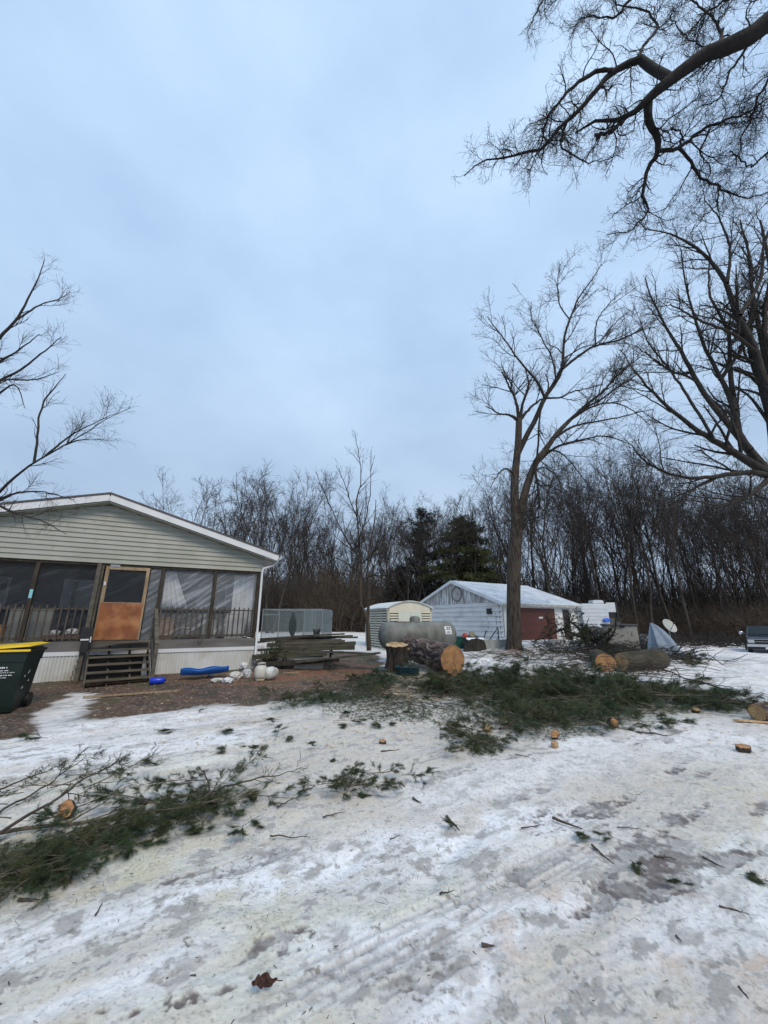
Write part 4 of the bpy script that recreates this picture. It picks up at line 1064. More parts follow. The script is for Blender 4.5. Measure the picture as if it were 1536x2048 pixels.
# white sacks on a low bench left of the door
t = thing('bench', 'low brown bench under white sacks behind the railing left of the door', 'bench', hw(.72, .42), HA)
b = MB(); b.box(-.42, .42, -.16, .16, .15, .19); b.build('seat', M('bench_brown', (.16, .07, .045), (.11, .05, .035), 6, .7), t)
for xx in (-.36, .36):
    b = MB(); b.box(xx - .03, xx + .03, -.14, .14, 0, .149); b.build('leg', MT['wood_dark'], t)
def sack(loc, sx, sy, sz, mat, label, seed, cat='bag', name='plastic_bag'):
    rg = random.Random(seed); b = MB(); ph = [rg.uniform(0, 6.28) for _ in range(8)]
    def fn(u, v):
        a = u * 2 * math.pi; e = math.pi * (v - .5)
        r = 1 + .16 * math.sin(3 * a + ph[0] + 2 * e) + .10 * math.sin(7 * a + ph[1] - 5 * e) + .07 * math.sin(11 * e + ph[2] + 4 * a) + .05 * math.sin(17 * a + ph[3] + 9 * e)
        z = math.sin(e) * (1 + .12 * math.sin(4 * a + ph[4]))
        return (sx * r * math.cos(e) ** .7 * math.cos(a) if math.cos(e) > 0 else 0, sy * r * max(math.cos(e), 0) ** .7 * math.sin(a), sz * max(z, -.75) + sz * .75)
    b.grid(fn, 40, 22); o = b.build(name, mat); o.location = loc; tag(o, label, cat); return o
m_bag = M('white_bag', (.62, .64, .66), (.5, .52, .54), 8, .5, .3, .006)
sack(hw(.50, .42, FL + .165), .11, .12, .07, m_bag, 'small white sack on the porch bench, left of the other', 5)
sack(hw(.86, .42, FL + .165), .15, .12, .09, m_bag, 'larger white sack on the porch bench, nearer the door', 6)
# white bucket like round thing right bay
t = thing('bucket', 'white bucket behind the railing in the middle of the right porch bays', 'bucket', hw(3.62, .45), HA)
b = MB(); b.lathe([(.0, .01), (.12, .01), (.15, .34), (.158, .34), (.158, .36), (.14, .36), (.11, .03), (0, .03)], 24); b.build('pail', mw, t)
b = MB(); b.tube([(-.15, 0, .33)] + [(.15 * math.cos(math.pi - a), -.06 * math.sin(a), .33 + .14 * math.sin(a)) for a in [i * math.pi / 10 for i in range(1, 10)]] + [(.15, 0, .33)], .004, 6); b.build('handle', MT['steel'], t)
# wind chime hanging at the left
t = thing('hanging_feeder', 'dark cylindrical feeder hanging inside the left porch bay', 'bird feeder', hw(-.98, .35, 2.35), HA)
b = MB(); b.lathe([(0, 0), (.07, .0), (.085, .04), (.085, .38), (.10, .40), (.02, .47), (0, .47)], 20); b.build('seed_tube', MT['black'], t)
b = MB(); b.tube([(0, 0, .46), (0, 0, ZB - 2.35)], .004, 6); b.build('cord', MT['black'], t)

# ---------------------------------------------------------------- mailbox post before the porch
p = on(150, 1367); t = thing('mailbox', 'black mailbox on a leaning wooden post in front of the porch skirting', 'mailbox', (p.x, p.y, p.z), HA + .1)
b = MB(); b.bar((0, 0, -.1), (.02, 0, 1.0), .10, .10); b.build('post', MT['wood_grey'], t, bevel=.006)
b = MB(); w2 = .12
prof = [(-w2, 0), (w2, 0), (w2, .26)] + [(w2 * math.cos(a), .26 + w2 * math.sin(a)) for a in [math.pi * i / 10 for i in range(1, 10)]] + [(-w2, .26)]
b.prism([(x + .04, z * .85 + 1.0) for x, z in prof], -.16, .34); b.build('box_body', MT['black'], t, bevel=.006)
b = MB(); b.box(-.06, .11, -.168, -.162, 1.005, 1.04); b.box(.132, .155, -.17, -.161, .96, 1.09); b.build('white_label', MT['white_paint'], t)
b = MB(); b.box(-.04, .12, -.15, -.052, .72, .995); b.build('bracket', MT['black'], t)
# climbing coil
p2 = on(140, 1362); b = MB(); pts = []
for i in range(60):
    u = i / 59; a = u * 30; pts.append((p2.x + .02 * math.cos(a) + u * .12, p2.y + .02 * math.sin(a), p2.z + u * .62))
b.tube(pts, .008, 6); o = b.build('coiled_cable', MT['black']); tag(o, 'thin dark coiled cable climbing beside the mailbox post', 'cable')

# ---------------------------------------------------------------- wheeled bin
p = on(45, 1418); bx, by = -6.98, 7.65
t = thing('wheeled_bin', 'large dark green wheeled bin with a yellow lid at the left edge', 'wheeled bin', (bx, by, gzf(bx, by)), R(24))
m_grn = M('dark_green_plastic', (.003, .012, .010), (.006, .020, .016), 3, .42, .08, .002, spec=.5)
b = MB()
def ring(w, d, z, y0): return [(-w, y0 - d, z), (w, y0 - d, z), (w, y0 + d, z), (-w, y0 + d, z)]
secs = [(.27, .30, .02, .03), (.285, .315, .12, .02), (.335, .375, .72, 0), (.345, .39, .86, 0), (.36, .40, .86, 0), (.375, .42, 1.02, 0), (.40, .445, 1.02, 0), (.40, .445, 1.07, 0)]
vs = []; fs = []
for w_, d_, z_, y_ in secs: vs += ring(w_, d_, z_, y_)
for i in range(len(secs) - 1):
    for k in range(4): fs.append((i * 4 + k, i * 4 + (k + 1) % 4, (i + 1) * 4 + (k + 1) % 4, (i + 1) * 4 + k))
fs.append((3, 2, 1, 0)); fs.append(tuple(len(vs) - 4 + k for k in range(4)))
b.add(vs, fs); b.build('bin_body', m_grn, t, bevel=.02)
def lidf(u, v):
    x = (u - .5) * .83; y = -.47 + .94 * v; e = min(u, 1 - u, v, 1 - v)
    return (x, y, 1.075 + .035 * min(1, e * 7) + .02 * v + .06 * u)
b = MB(); b.grid(lidf, 20, 20); b.box(-.415, .415, -.47, -.455, 1.045, 1.082); b.build('lid', M('yellow_lid', (.80, .56, .02), (.70, .47, .02), 3, .4, .1, .003), t, solid=.006)
b = MB(); b.tube([(-.30, .50, 1.06), (-.30, .56, 1.08), (.30, .56, 1.08), (.30, .50, 1.06)], .016, 8); b.build('handle', m_grn, t)
for sx in (-.31, .31):
    b = MB(); b.tube([(sx - .03, .33, .13), (sx + .03, .33, .13)], .13, 20); b.tube([(sx - .034, .33, .13), (sx + .034, .33, .13)], .05, 12); b.build('wheel', MT['black'], t)
# white printed lines on the front
b = MB(); yy = -.40
rgx = random.Random(2)
lines = [(-.10, .12, .775, .030), (-.18, .15, .725, .016), (-.20, .24, .690, .012), (-.22, .20, .645, .022), (-.22, .14, .605, .012)]
for x0, x1, zc, h in lines:
    x = x0
    while x < x1:
        w_ = rgx.uniform(.012, .03); yv = -(.335 + (.375 - .335) * 0) - (zc - .12) / .6 * .06 - .002 + .02 * (1 - (zc - .12) / .6)
        yv = -(.315 + (.375 - .315) * (zc - .12) / .6) + .02 * (1 - (zc - .12) / .6) - .006
        b.obox((x, yv, zc), (w_, .004, h * rgx.uniform(.75, 1)), Matrix.Rotation(rgx.uniform(-.1, .1), 3, 'Y')); x += w_ + rgx.choice((.004, .005, .016))
b.build('printed_lettering', MT['white_paint'], t)
b = MB()
for (z_, y_, l_) in ((.66, -.02, .10), (.60, -.16, .05), (.50, .08, .05), (.40, -.12, .06)):
    xv = .285 + (.335 - .285) * (z_ - .12) / .6 + .004; b.obox((xv, y_, z_), (.004, l_, .014), Matrix.Rotation(.5, 3, 'X'))
b.build('side_scuff', MT['white_paint'], t)
# ---------------------------------------------------------------- garage
def plane_hit(px, py, o, n):
    d = ray(px, py); c = Vector((0, 0, CAMZ)); return c + d * ((o - c).dot(n) / d.dot(n))
GA = R(58); gc = Vector((7.2, 24.0, .34)); ge = Vector((-math.cos(GA), math.sin(GA), 0)); gf = Vector((math.sin(GA), math.cos(GA), 0))
# local: x along front wall (to the right), y along the gable wall (to the left/back)
GW, GL, GH, GS = 8.4, 7.4, 2.32, .37
t = thing('garage', 'white garage with a weathered gable, brown roller door and a snow-dusted metal roof', 'garage', gc, math.atan2(gf.y, gf.x))
# after rotation: local x = gf ; local y = rotate90(gf) = (-gf.y, gf.x) = ge
m_gw = M('white_board_siding', (.68, .68, .67), (.57, .575, .57), 2, .55, .06, .003, (.3, .3, 2), c3=(.42, .44, .45), scale3=.9, lo3=.55, hi3=.8)
m_old = M('peeling_white_boards', (.62, .65, .68), (.24, .23, .22), 2.2, .8, .3, .01, (5, 5, .35), lo=.42, hi=.56, detail=8)
b = MB(); lap = .30; z = -.3
while z < GH - .01:                       # gable-wall boards
    z1 = min(z + lap, GH)
    b.add([(-.085, 0, z), (-.085, GW, z), (-.012, GW, z1), (-.012, 0, z1), (0, 0, z), (0, GW, z)], [(0, 3, 2, 1), (0, 1, 5, 4)])
    z = z1
b.build('gable_wall', m_gw, t)
b = MB(); pk = GH + GW / 2 * GS; n = 28
for i in range(n):                        # vertical boards of the gable
    y0, y1 = GW * i / n, GW * (i + 1) / n - .012
    zf = lambda y: GH + min(y, GW - y) * GS
    dx = -.004 * (i % 2)
    b.add([(-.02 + dx, y0, GH), (-.02 + dx, y1, GH), (-.02 + dx, y1, zf(y1)), (-.02 + dx, y0, zf(y0)), (0.01, y0, GH), (.01, y1, GH), (.01, y1, zf(y1)), (.01, y0, zf(y0))],
          [(3, 2, 1, 0), (4, 5, 6, 7), (0, 1, 5, 4), (2, 3, 7, 6), (0, 4, 7, 3), (1, 2, 6, 5)])
b.build('gable_boards', m_old, t)
# round ring on the gable with a basketball-less backboard look: worn round disc
b = MB(); Mx = Matrix.Rotation(R(90), 3, 'Y').to_3x3()
b.lathe([(.50, 0), (.50, .03), (.46, .03), (.46, 0)], 36, (-.06, GW / 2 - .25, GH + .68), 0, Matrix.Rotation(R(-90), 3, 'Y'))
b.lathe([(0, .012), (.47, .012)], 36, (-.05, GW / 2 - .25, GH + .68), 1, Matrix.Rotation(R(-90), 3, 'Y'))
b.build('round_plaque', [MT['wood_grey'], M('worn_disc', (.42, .42, .42), (.26, .24, .23), 3, .8, .2)], t)
# front wall around the door openings
gd0, gd1, gdh = .35, 4.95, 2.0; pd0, pd1, pdh = 5.75, 6.6, 2.0
b = MB(); b.box(0, gd0, -.04, .08, -.3, GH); b.box(gd1, pd0, -.04, .08, -.3, GH); b.box(pd1, GL, -.04, .08, -.3, GH)
b.box(gd0, gd1, -.035, .08, gdh, GH); b.box(pd0, pd1, -.035, .08, pdh, GH)
b.build('front_wall', m_gw, t)
b = MB(); b.box(GL - .1, GL, .08, GW, -.3, GH); b.box(.02, GL - .1, GW - .1, GW, -.3, GH); b.build('back_wall', m_gw, t)
b = MB(); z = -.05
while z < gdh - .01:
    z1 = min(z + .50, gdh - .005); b.box(gd0 + .005, gd1 - .005, .0 - .02, .03, z + .008, z1)
    for q in range(6):
        xa = gd0 + .15 + q * .74; b.box(xa, xa + .6, -.028, -.0202, z + .09, z1 - .08)
    z = z1
gd = b.build('roller_door', M('red_brown_door', (.115, .036, .026), (.09, .030, .022), 2, .6, .08, .003), t)
b = MB(); b.box(2.8 + .45, 2.8 + .85, -.05, -.0285, 1.35, 1.46); b.build('small_white_sign', MT['white_paint'], gd)
b = MB(); b.box(pd0 + .05, pd1 - .05, -.01, .03, -.05, pdh - .05); pdn = b.build('side_door', M('dark_door', (.03, .018, .018), (.045, .026, .024), 3, .5), t)
b = MB(); b.box(pd0 + .02, pd0 + .05, -.045, .03, -.05, pdh - .02); b.box(pd1 - .05, pd1 - .02, -.045, .03, -.05, pdh - .02); b.box(pd0 + .05, pd1 - .05, -.045, .03, pdh - .05, pdh - .02); b.build('frame', MT['white_paint'], pdn)
b = MB(); b.lathe([(0, 0), (.03, .0), (.03, .04), (0, .05)], 12, (pd0 + .12, -.03, .95), 0, Matrix.Rotation(R(90), 3, 'X')); b.build('handle', MT['steel'], pdn)
# roof: ridge parallel to local x
ov = .35; m_roof = M('metal_roof_snow', (.66, .70, .76), (.46, .52, .58), 1.1, .5, .12, .01, (1, 1, 1), c3=(.20, .21, .20), scale3=1.4, lo3=.62, hi3=.72)
rf = MB()
for sg in (0, 1):
    ey = -ov if sg == 0 else GW + ov; ez = GH - ov * GS + .02; ry = GW / 2
    vs = [(-ov, ey, ez), (GL + ov, ey, ez), (GL + ov, ry, pk + .02), (-ov, ry, pk + .02)]
    vs += [(x, y, z + .05) for x, y, z in vs]
    fsx = [(0, 3, 2, 1), (4, 5, 6, 7), (0, 1, 5, 4), (2, 3, 7, 6), (0, 4, 7, 3), (1, 2, 6, 5)]
    rf.add(vs, fsx)
    for i in range(18):                    # standing ribs
        xx = -ov + .02 + (GL + 2 * ov - .04) * i / 17
        rf.bar((xx, ey, ez + .06), (xx, ry, pk + .08), .03, .02)
rof = rf.build('roof', m_roof, t)
for sg in (0, 1):
    ey = -ov if sg == 0 else GW + ov; ez = GH - ov * GS + .02
    b = MB(); b.bar((-ov - .02, ey, ez - .05), (-ov - .02, GW / 2, pk - .05), .03, .15); b.build('rake_board', MT['white_paint'], rof)
b = MB(); b.box(-ov + .02, GL + ov - .02, -ov - .02, -ov - .001, GH - ov * GS - .12, GH - ov * GS + .03); b.build('fascia', M('weathered_fascia', (.45, .45, .44), (.25, .24, .22), 4, .8, .2, .004, (3, 1, 1)), rof)
b = MB(); b.box(-ov + .03, GL + ov - .03, -ov + .0, -.04, GH - ov * GS - .03, GH - ov * GS - .01); b.build('soffit', M('dim_soffit', (.3, .3, .29), None, 3), rof)
# lamp, box and pipes on the gable wall near the corner
b = MB(); b.box(-.16, -.04, .85, 1.2, 1.62, 1.95); b.build('floodlight', MT['black'], t)
b = MB(); b.tube([(-.05, .55, -.2), (-.05, .55, 1.7)], .025, 8); b.tube([(-.05, .25, -.2), (-.05, .25, 2.2)], .02, 8); b.tube([(-.05, 1.5, .3), (-.06, 1.1, 1.0), (-.05, 1.45, 1.65)], .010, 6); b.build('conduit', MT['steel'], t)
b = MB(); b.tube([(GL + .1, -ov - .06, GH - .15), (GL + .06, -.1, GH - .35), (GL + .05, -.08, 0)], .04, 8); b.build('downspout', MT['white_paint'], t)

# ---------------------------------------------------------------- vinyl shed
p = at(776, 1283, 18.6); sc = Vector((p.x, 18.6, .27))
sx_ang = R(-8)
t = thing('storage_shed', 'cream vinyl garden shed with a low curved roof beside the propane tank', 'shed', sc, R(23))
m_v = M('cream_vinyl', (.66, .64, .53), (.58, .56, .46), 3, .5, .05, .002); m_back = M('shaded_recess', (.17, .155, .12), (.11, .10, .08), 3, .8, .05)  # dark backing colour carries the shade in the gaps between slats
SW, SD, SH = 2.30, 3.0, 1.88
# front face in local x 0..SW at y=0 ; left side runs to the back-left (sheared rectangle kept square: the side is seen because the shed stands left of the axis)
b = MB()
def louv(fn, a0, a1, z0=0.0, z1=SH, st=.118):
    z = z0; b.add([fn(a0, -.012, z0), fn(a1, -.012, z0), fn(a1, -.012, z1), fn(a0, -.012, z1)], [(0, 1, 2, 3)], 1)
    while z < z1 - .05:
        zz = z + .066
        b.add([fn(a0, -.01, z), fn(a1, -.01, z), fn(a1, .035, z), fn(a0, .035, z), fn(a1, .028, zz), fn(a0, .028, zz), fn(a1, -.01, zz), fn(a0, -.01, zz)], [(0, 1, 2, 3), (3, 2, 4, 5), (5, 4, 6, 7)]); z += st
fr = lambda a, o_, z: (a, -o_, z)
sd2 = lambda a, o_, z: (-o_, SD - a, z)
louv(fr, .07, .52); b.build('wall_panel', [m_v, m_back], t)
b = MB(); louv(fr, 1.78, 2.23); b.build('wall_panel', [m_v, m_back], t)
for i in range(4):
    b = MB(); louv(sd2, .05 + i * .74, .05 + i * .74 + .66); b.build('wall_panel', [m_v, m_back], t)
b = MB(); b.box(-.03, .07, -.03, .07, 0, SH); b.box(2.23, 2.33, -.03, .07, 0, SH)
for i in range(1, 5): b.box(-.028, .04, SD - i * .74 - .02, SD - i * .74 + .05, 0, SH)
b.box(.045, 2.25, SD - .03, SD, 0, SH); b.box(2.29, 2.32, .07, SD, 0, SH); b.build('corner_posts', M('vinyl_posts', (.50, .50, .42), (.40, .40, .34), 3, .5), t)
for k in range(2):
    b = MB(); x0 = .53 + k * .625; b.box(x0, x0 + .615, -.035, -.005, .02, 1.72); b.box(x0 + .07, x0 + .545, -.040, -.0352, .15, 1.6)
    dd = b.build('door', M('shed_door', (.58, .62, .54), (.52, .56, .49), 3, .5, .03), t, bevel=.006)
b = MB(); n = 16; arc = [(-.10 + (SW + .2) * i / n, SH - .04 + .34 * math.sin(math.pi * i / n) ** .9 if 0 < i < n else SH - .04) for i in range(n + 1)]
b.prism([(0, SH - .16), (SW, SH - .16)] + [(x, z) for x, z in arc[::-1]], -.03, .03); b.build('gable', m_v, t)
b = MB()
for i in range(n):
    (x0, z0), (x1, z1) = arc[i], arc[i + 1]
    b.add([(x0, -.10, z0 + .01), (x1, -.10, z1 + .01), (x1, SD + .1, z1 + .01), (x0, SD + .1, z0 + .01), (x0, -.10, z0 + .05), (x1, -.10, z1 + .05), (x1, SD + .1, z1 + .05), (x0, SD + .1, z0 + .05)],
          [(4, 5, 6, 7), (0, 1, 5, 4), (3, 2, 1, 0), (0, 4, 7, 3) if i == 0 else (0, 1, 5, 4)])
b.build('roof', M('shed_roof', (.50, .54, .52), (.70, .73, .76), 2, .6, .1), t)

# ---------------------------------------------------------------- kennel
A = at(521, 1285, 21.5); A.z = .32
t = thing('dog_kennel', 'chain-link kennel of grey tubes and mesh right behind the house corner', 'kennel', (A.x, A.y, A.z), R(-2))
KW, KD, KH = 3.25, 3.0, 1.83
b = MB()
for y in (0, KD):
    for x in (0, .9, 2.25, KW): b.tube([(x, y, 0), (x, y, KH)], .028, 8)
for z in (.08, KH):
    for y in (0, KD): b.tube([(0, y, z), (KW, y, z)], .024, 8)
    for x in (0, KW): b.tube([(x, 0, z), (x, KD, z)], .024, 8)
b.tube([(0, 0, KH - .28), (.9, 0, KH - .28)], .02, 8)
b.build('tube_frame', M('kennel_tube', (.30, .34, .36), (.22, .25, .27), 5, .5, metal=.3), t)
def mesh_panel(w, h):
    m = MB(); s = .11; k = 0
    a = -h
    while a < w:
        for sg in (0, 1):
            x0, z0, x1, z1 = a, 0, a + h, h
            if x0 < 0: z0 = -x0; x0 = 0
            if x1 > w: z1 = h - (x1 - w); x1 = w
            if x1 - x0 > .02:
                if sg: z0, z1 = h - z0, h - z1
                m.bar((x0, sg * .004, z0), (x1, sg * .004, z1), .006, .006)
        a += s
    return m
wire = M('kennel_wire', (.20, .24, .25), (.15, .18, .19), 5, .6, 0)
for (ox, oy, rz, w_) in ((0, 0, 0, KW), (0, KD, 0, KW), (0, 0, R(90), KD), (KW, 0, R(90), KD)):
    o = mesh_panel(w_, KH - .1).build('wire_panel', wire, t); o.location = (ox, oy, .08); o.rotation_euler = (0, 0, rz)
# shade cloth on part of it
m_cl, ntc, outc = _nt('shade_cloth'); pr = ntc.nodes.new('ShaderNodeBsdfPrincipled'); pr.inputs['Base Color'].default_value = (.20, .26, .28, 1); pr.inputs['Roughness'].default_value = .7
trn = ntc.nodes.new('ShaderNodeBsdfTransparent'); mxs = ntc.nodes.new('ShaderNodeMixShader'); mxs.inputs[0].default_value = .45
ntc.links.new(trn.outputs[0], mxs.inputs[1]); ntc.links.new(pr.outputs[0], mxs.inputs[2]); ntc.links.new(mxs.outputs[0], outc.inputs[0])
b = MB(); b.grid(lambda u, v: (2.25 + u * 1.0, -.03 + .02 * math.sin(u * 15), .1 + v * 1.7), 20, 6); b.grid(lambda u, v: (0 + u * 2.2, KD + .03 + .02 * math.sin(u * 25), .1 + v * 1.7), 30, 6)
b.grid(lambda u, v: (KW + .03 + .02 * math.sin(u * 15), u * KD, .1 + v * 1.7), 20, 6); b.build('shade_cloth', m_cl, t)
# closed green umbrella
p = at(583, 1290, 22.2); t = thing('garden_umbrella', 'closed dark green garden umbrella standing against the kennel', 'umbrella', (p.x, p.y, .30), 0)
b = MB(); b.tube([(0, 0, 0), (0, 0, 1.9)], .018, 8); b.build('pole', MT['steel'], t)
b = MB()
def um(u, v):
    a = u * 2 * math.pi; r = (.03 + .15 * math.sin(math.pi * min(v * 1.02, 1) ** .8)) * (1 + .22 * math.sin(8 * a)); return (r * math.cos(a), r * math.sin(a), .42 + 1.32 * v)
b.grid(um, 64, 20); b.build('canopy', M('green_canvas', (.006, .02, .02), (.009, .032, .03), 6, .75, .2), t)

# ---------------------------------------------------------------- picnic table with lumber
def board(name, p0, p1, w_, h_, mat, parent): b = MB(); b.bar(p0, p1, w_, h_); return b.build(name, mat, parent, bevel=.003)
p = on(640, 1338); tx, ty = -2.55, 13.7
t = thing('picnic_table', 'weathered picnic table buried under loose boards before the kennel', 'picnic table', (tx, ty, gzf(tx, ty)), R(9))
mo = M('mossy_wood', (.085, .076, .055), (.030, .026, .018), 6, .85, .35, .004, (.5, 3, 3), c3=(.07, .075, .04), scale3=2)
for k in range(5): board('top_board', (-1.05, -.34 + k * .155, .74), (1.0, -.34 + k * .155, .74), .14, .038, mo, t)
for y in (-.72, .70):
    board('bench_board', (-1.15, y, .44), (1.15, y, .44), .24, .04, mo, t)
for x in (-.75, .75):
    board('leg', (x, -.62, .0), (x, -.22, .71), .04, .09, MT['wood_dark'], t); board('leg', (x, .62, .0), (x, .22, .71), .04, .09, MT['wood_dark'], t)
    board('cross_brace', (x + .045, -.80, .40), (x + .045, .78, .40), .04, .09, MT['wood_dark'], t)
lum = [((-1.35, -.30, .78), (1.1, -.22, .80), 'long grey board lying along the front of the picnic table top', .14),
       ((-.95, -.05, .82), (1.5, .12, .91), 'pale thin board slanting up over the picnic table', .09),
       ((-1.6, .14, .80), (.9, .20, .86), 'dark wide board across the back of the picnic table', .24),
       ((-.6, -.50, .62), (1.55, -.52, .70), 'mossy board sticking out right of the table at bench height', .14),
       ((-1.55, -.60, .52), (.4, -.62, .60), 'dark plank resting on the near bench, left end', .20),
       ((.1, -.80, .48), (2.05, -.68, .38), 'long plank running off the bench toward the stump', .14),
       ((-.3, -1.22, .20), (2.3, -.95, .42), 'lowest grey plank propped in front of the picnic table', .16),
       ((.2, .34, .84), (1.7, .46, .84), 'short board on the back right of the picnic table', .12),
       ((-1.45, .36, .82), (-.1, .30, .90), 'short dark board on the back left of the picnic table', .2),
       ((-1.65, -.86, .34), (.6, -.84, .42), 'dark plank low along the near bench of the picnic table', .22),
       ((-1.3, -.44, .66), (1.2, -.42, .74), 'brown plank leaning on edge against the picnic table top', .10),
       ((-1.7, -.10, .72), (.2, -.14, .93), 'weathered board crossing the left end of the picnic table', .16),
       ((-.9, -.70, .56), (1.5, -.66, .58), 'dark plank at mid height of the lumber on the table', .26),
       ((-1.2, -.98, .14), (1.0, -1.02, .24), 'dark rotten plank on the ground before the picnic table', .22),
       ((-.5, .05, .90), (1.2, -.14, .98), 'uppermost dark board on the lumber heap', .18)]
for i, (a, c, lab, wd_) in enumerate(lum):
    a, c = Vector(a), Vector(c); mid = (a + c) / 2
    Tm = Matrix.Rotation(R(9), 3, 'Z'); wm = Vector((tx, ty, gzf(tx, ty))) + Tm @ mid
    b = MB(); b.bar(Tm @ (a - mid), Tm @ (c - mid), wd_, (.04, .05, .09, .11, .06, .05, .05, .06, .05, .13, .12, .05, .14, .12, .05)[i])
    o = b.build('loose_board', [mo, MT['wood_tread'], MT['wood_dark'], mo, MT['wood_dark'], mo, mo, MT['wood_grey'], MT['wood_dark']][i % 9], bevel=.003)
    o.location = wm; tag(o, lab, 'board', 'loose boards on the picnic table')
# lantern-like box on the table
q = at(633, 1268, 14.6); t = thing('lantern', 'small dark square lantern standing on the boards of the picnic table', 'lantern', (q.x, q.y, gzf(tx, ty) + .84), .3)
b = MB(); b.box(-.10, .10, -.10, .10, 0, .03); b.box(-.13, .13, -.13, .13, .24, .27)
for x in (-.09, .09):
    for y in (-.09, .09): b.box(x - .012, x + .012, y - .012, y + .012, .03, .24)
b.build('cage', MT['black'], t); b = MB(); b.box(-.06, .06, -.06, .06, .031, .22); b.build('glass_body', MT['glass_dark'], t)
# frame of a chair, pale, beneath left
q = on(605, 1345)
t = thing('cement_block', 'pale concrete block half hidden under the left end of the picnic table', 'block', (q.x, q.y + .9, gzf(q.x, q.y + .9)), .2)
b = MB(); b.box(-.45, .45, -.2, .2, -.02, .30); b.box(-.46, .46, -.21, .21, .301, .34); b.build('block_body', M('pale_concrete', (.42, .42, .38), (.33, .33, .30), 8, .9, .3, .006), t, bevel=.01)
# white-flecked bush at the house corner
# ---------------------------------------------------------------- propane tank
ta = at(775, 1292, 14.9); tb = at(895, 1280, 15.3); r = .485; zc = 1.06
a = Vector((ta.x, 14.55, zc)); c = Vector((tb.x, 15.35, zc)); L = (c - a).length
t = thing('propane_tank', 'large grey weathered propane tank lying behind the felled log', 'propane tank', ((a.x + c.x) / 2, (a.y + c.y) / 2, gzf((a.x + c.x) / 2, 15)), math.atan2(c.y - a.y, c.x - a.x))
zl = zc - t.location.z; m_tank = M('weathered_tank', (.17, .175, .16), (.10, .10, .085), 3.5, .6, .15, .006, (1, 1, .5), c3=(.22, .235, .22), scale3=1.6, lo3=.45, hi3=.75)
b = MB(); h = L / 2 - .02; RX = Matrix.Rotation(R(90), 3, 'Y')
prof = [(.001 if k == 0 else r * math.sin(k * math.pi / 20), -h - .27 * math.cos(k * math.pi / 20) * 1.25) for k in range(0, 11)] + [(r, h)] + [(max(r * math.cos(k * math.pi / 20), .001), h + .27 * 1.25 * math.sin(k * math.pi / 20)) for k in range(1, 11)]
b.lathe(prof, 48, (0, 0, zl), 0, RX); b.build('tank_shell', m_tank, t)
for xx in (-h + .02, h - .02, .35):
    b = MB(); b.lathe([(r, -.012), (r + .005, -.006), (r + .005, .006), (r, .012)], 48, (xx, 0, zl), 0, RX); b.build('weld_seam', m_tank, t)
b = MB(); b.lathe([(.20, 0), (.20, .12), (.19, .17), (.13, .22), (0, .235)], 28, (-.12, 0, zl + r - .03)); b.build('dome', m_tank, t)
b = MB(); b.grid(lambda u, v: (-.95 + u * .62, -.16 + .32 * v + .02 * math.sin(u * 19), zl + math.sqrt(r * r - (-.16 + .32 * v) ** 2) + .006 + .004 * math.sin(u * 31)), 14, 6)
b.build('rust_patch', M('rust', (.22, .085, .035), (.14, .06, .03), 16, .9, .3), t)
for xx in (-h + .05, h - .05):
    b = MB(); b.tube([(xx + .07 * math.cos(q), 0, zl + r - .02 + .10 * math.sin(q)) for q in [math.pi * i / 10 for i in range(11)]], .012, 8); b.build('lifting_lug', MT['steel'], t)
for xx in (-h * .62, h * .62):
    for yy in (-.22, .22):
        b = MB(); b.box(xx - .10, xx + .10, yy - .035, yy + .035, -.05, zl - r + .09); b.build('leg', m_tank, t)
b = MB(); ca_, w_ = .62, .15
def pl(u, v):
    an = R(-22) + (v - .5) * .62; return (h - .30 + .26 * u, -(r + .006) * math.cos(an) * 1.0, zl - (r + .006) * math.sin(an))
b.grid(pl, 6, 8); pt = b.build('warning_plate', MT['white_paint'], t)
b = MB()
for du, dv in ((.38, .42), (.68, .42), (.40, .22), (.72, .22)):
    q = Vector(pl(du, dv)); q.y -= .006; an = R(-22) + (dv - .5) * .62
    b.obox(q, (.058, .004, .058), Matrix.Rotation(-an, 3, 'X') @ Matrix.Rotation(R(45), 3, 'Y'))
for k in range(3):
    q = Vector(pl(.5, .84 - .08 * k)); q.y -= .004; b.obox(q, (.15 - .03 * k, .003, .010), Matrix.Rotation(R(22) , 3, 'X'))
b.build('black_symbols', MT['black'], pt)

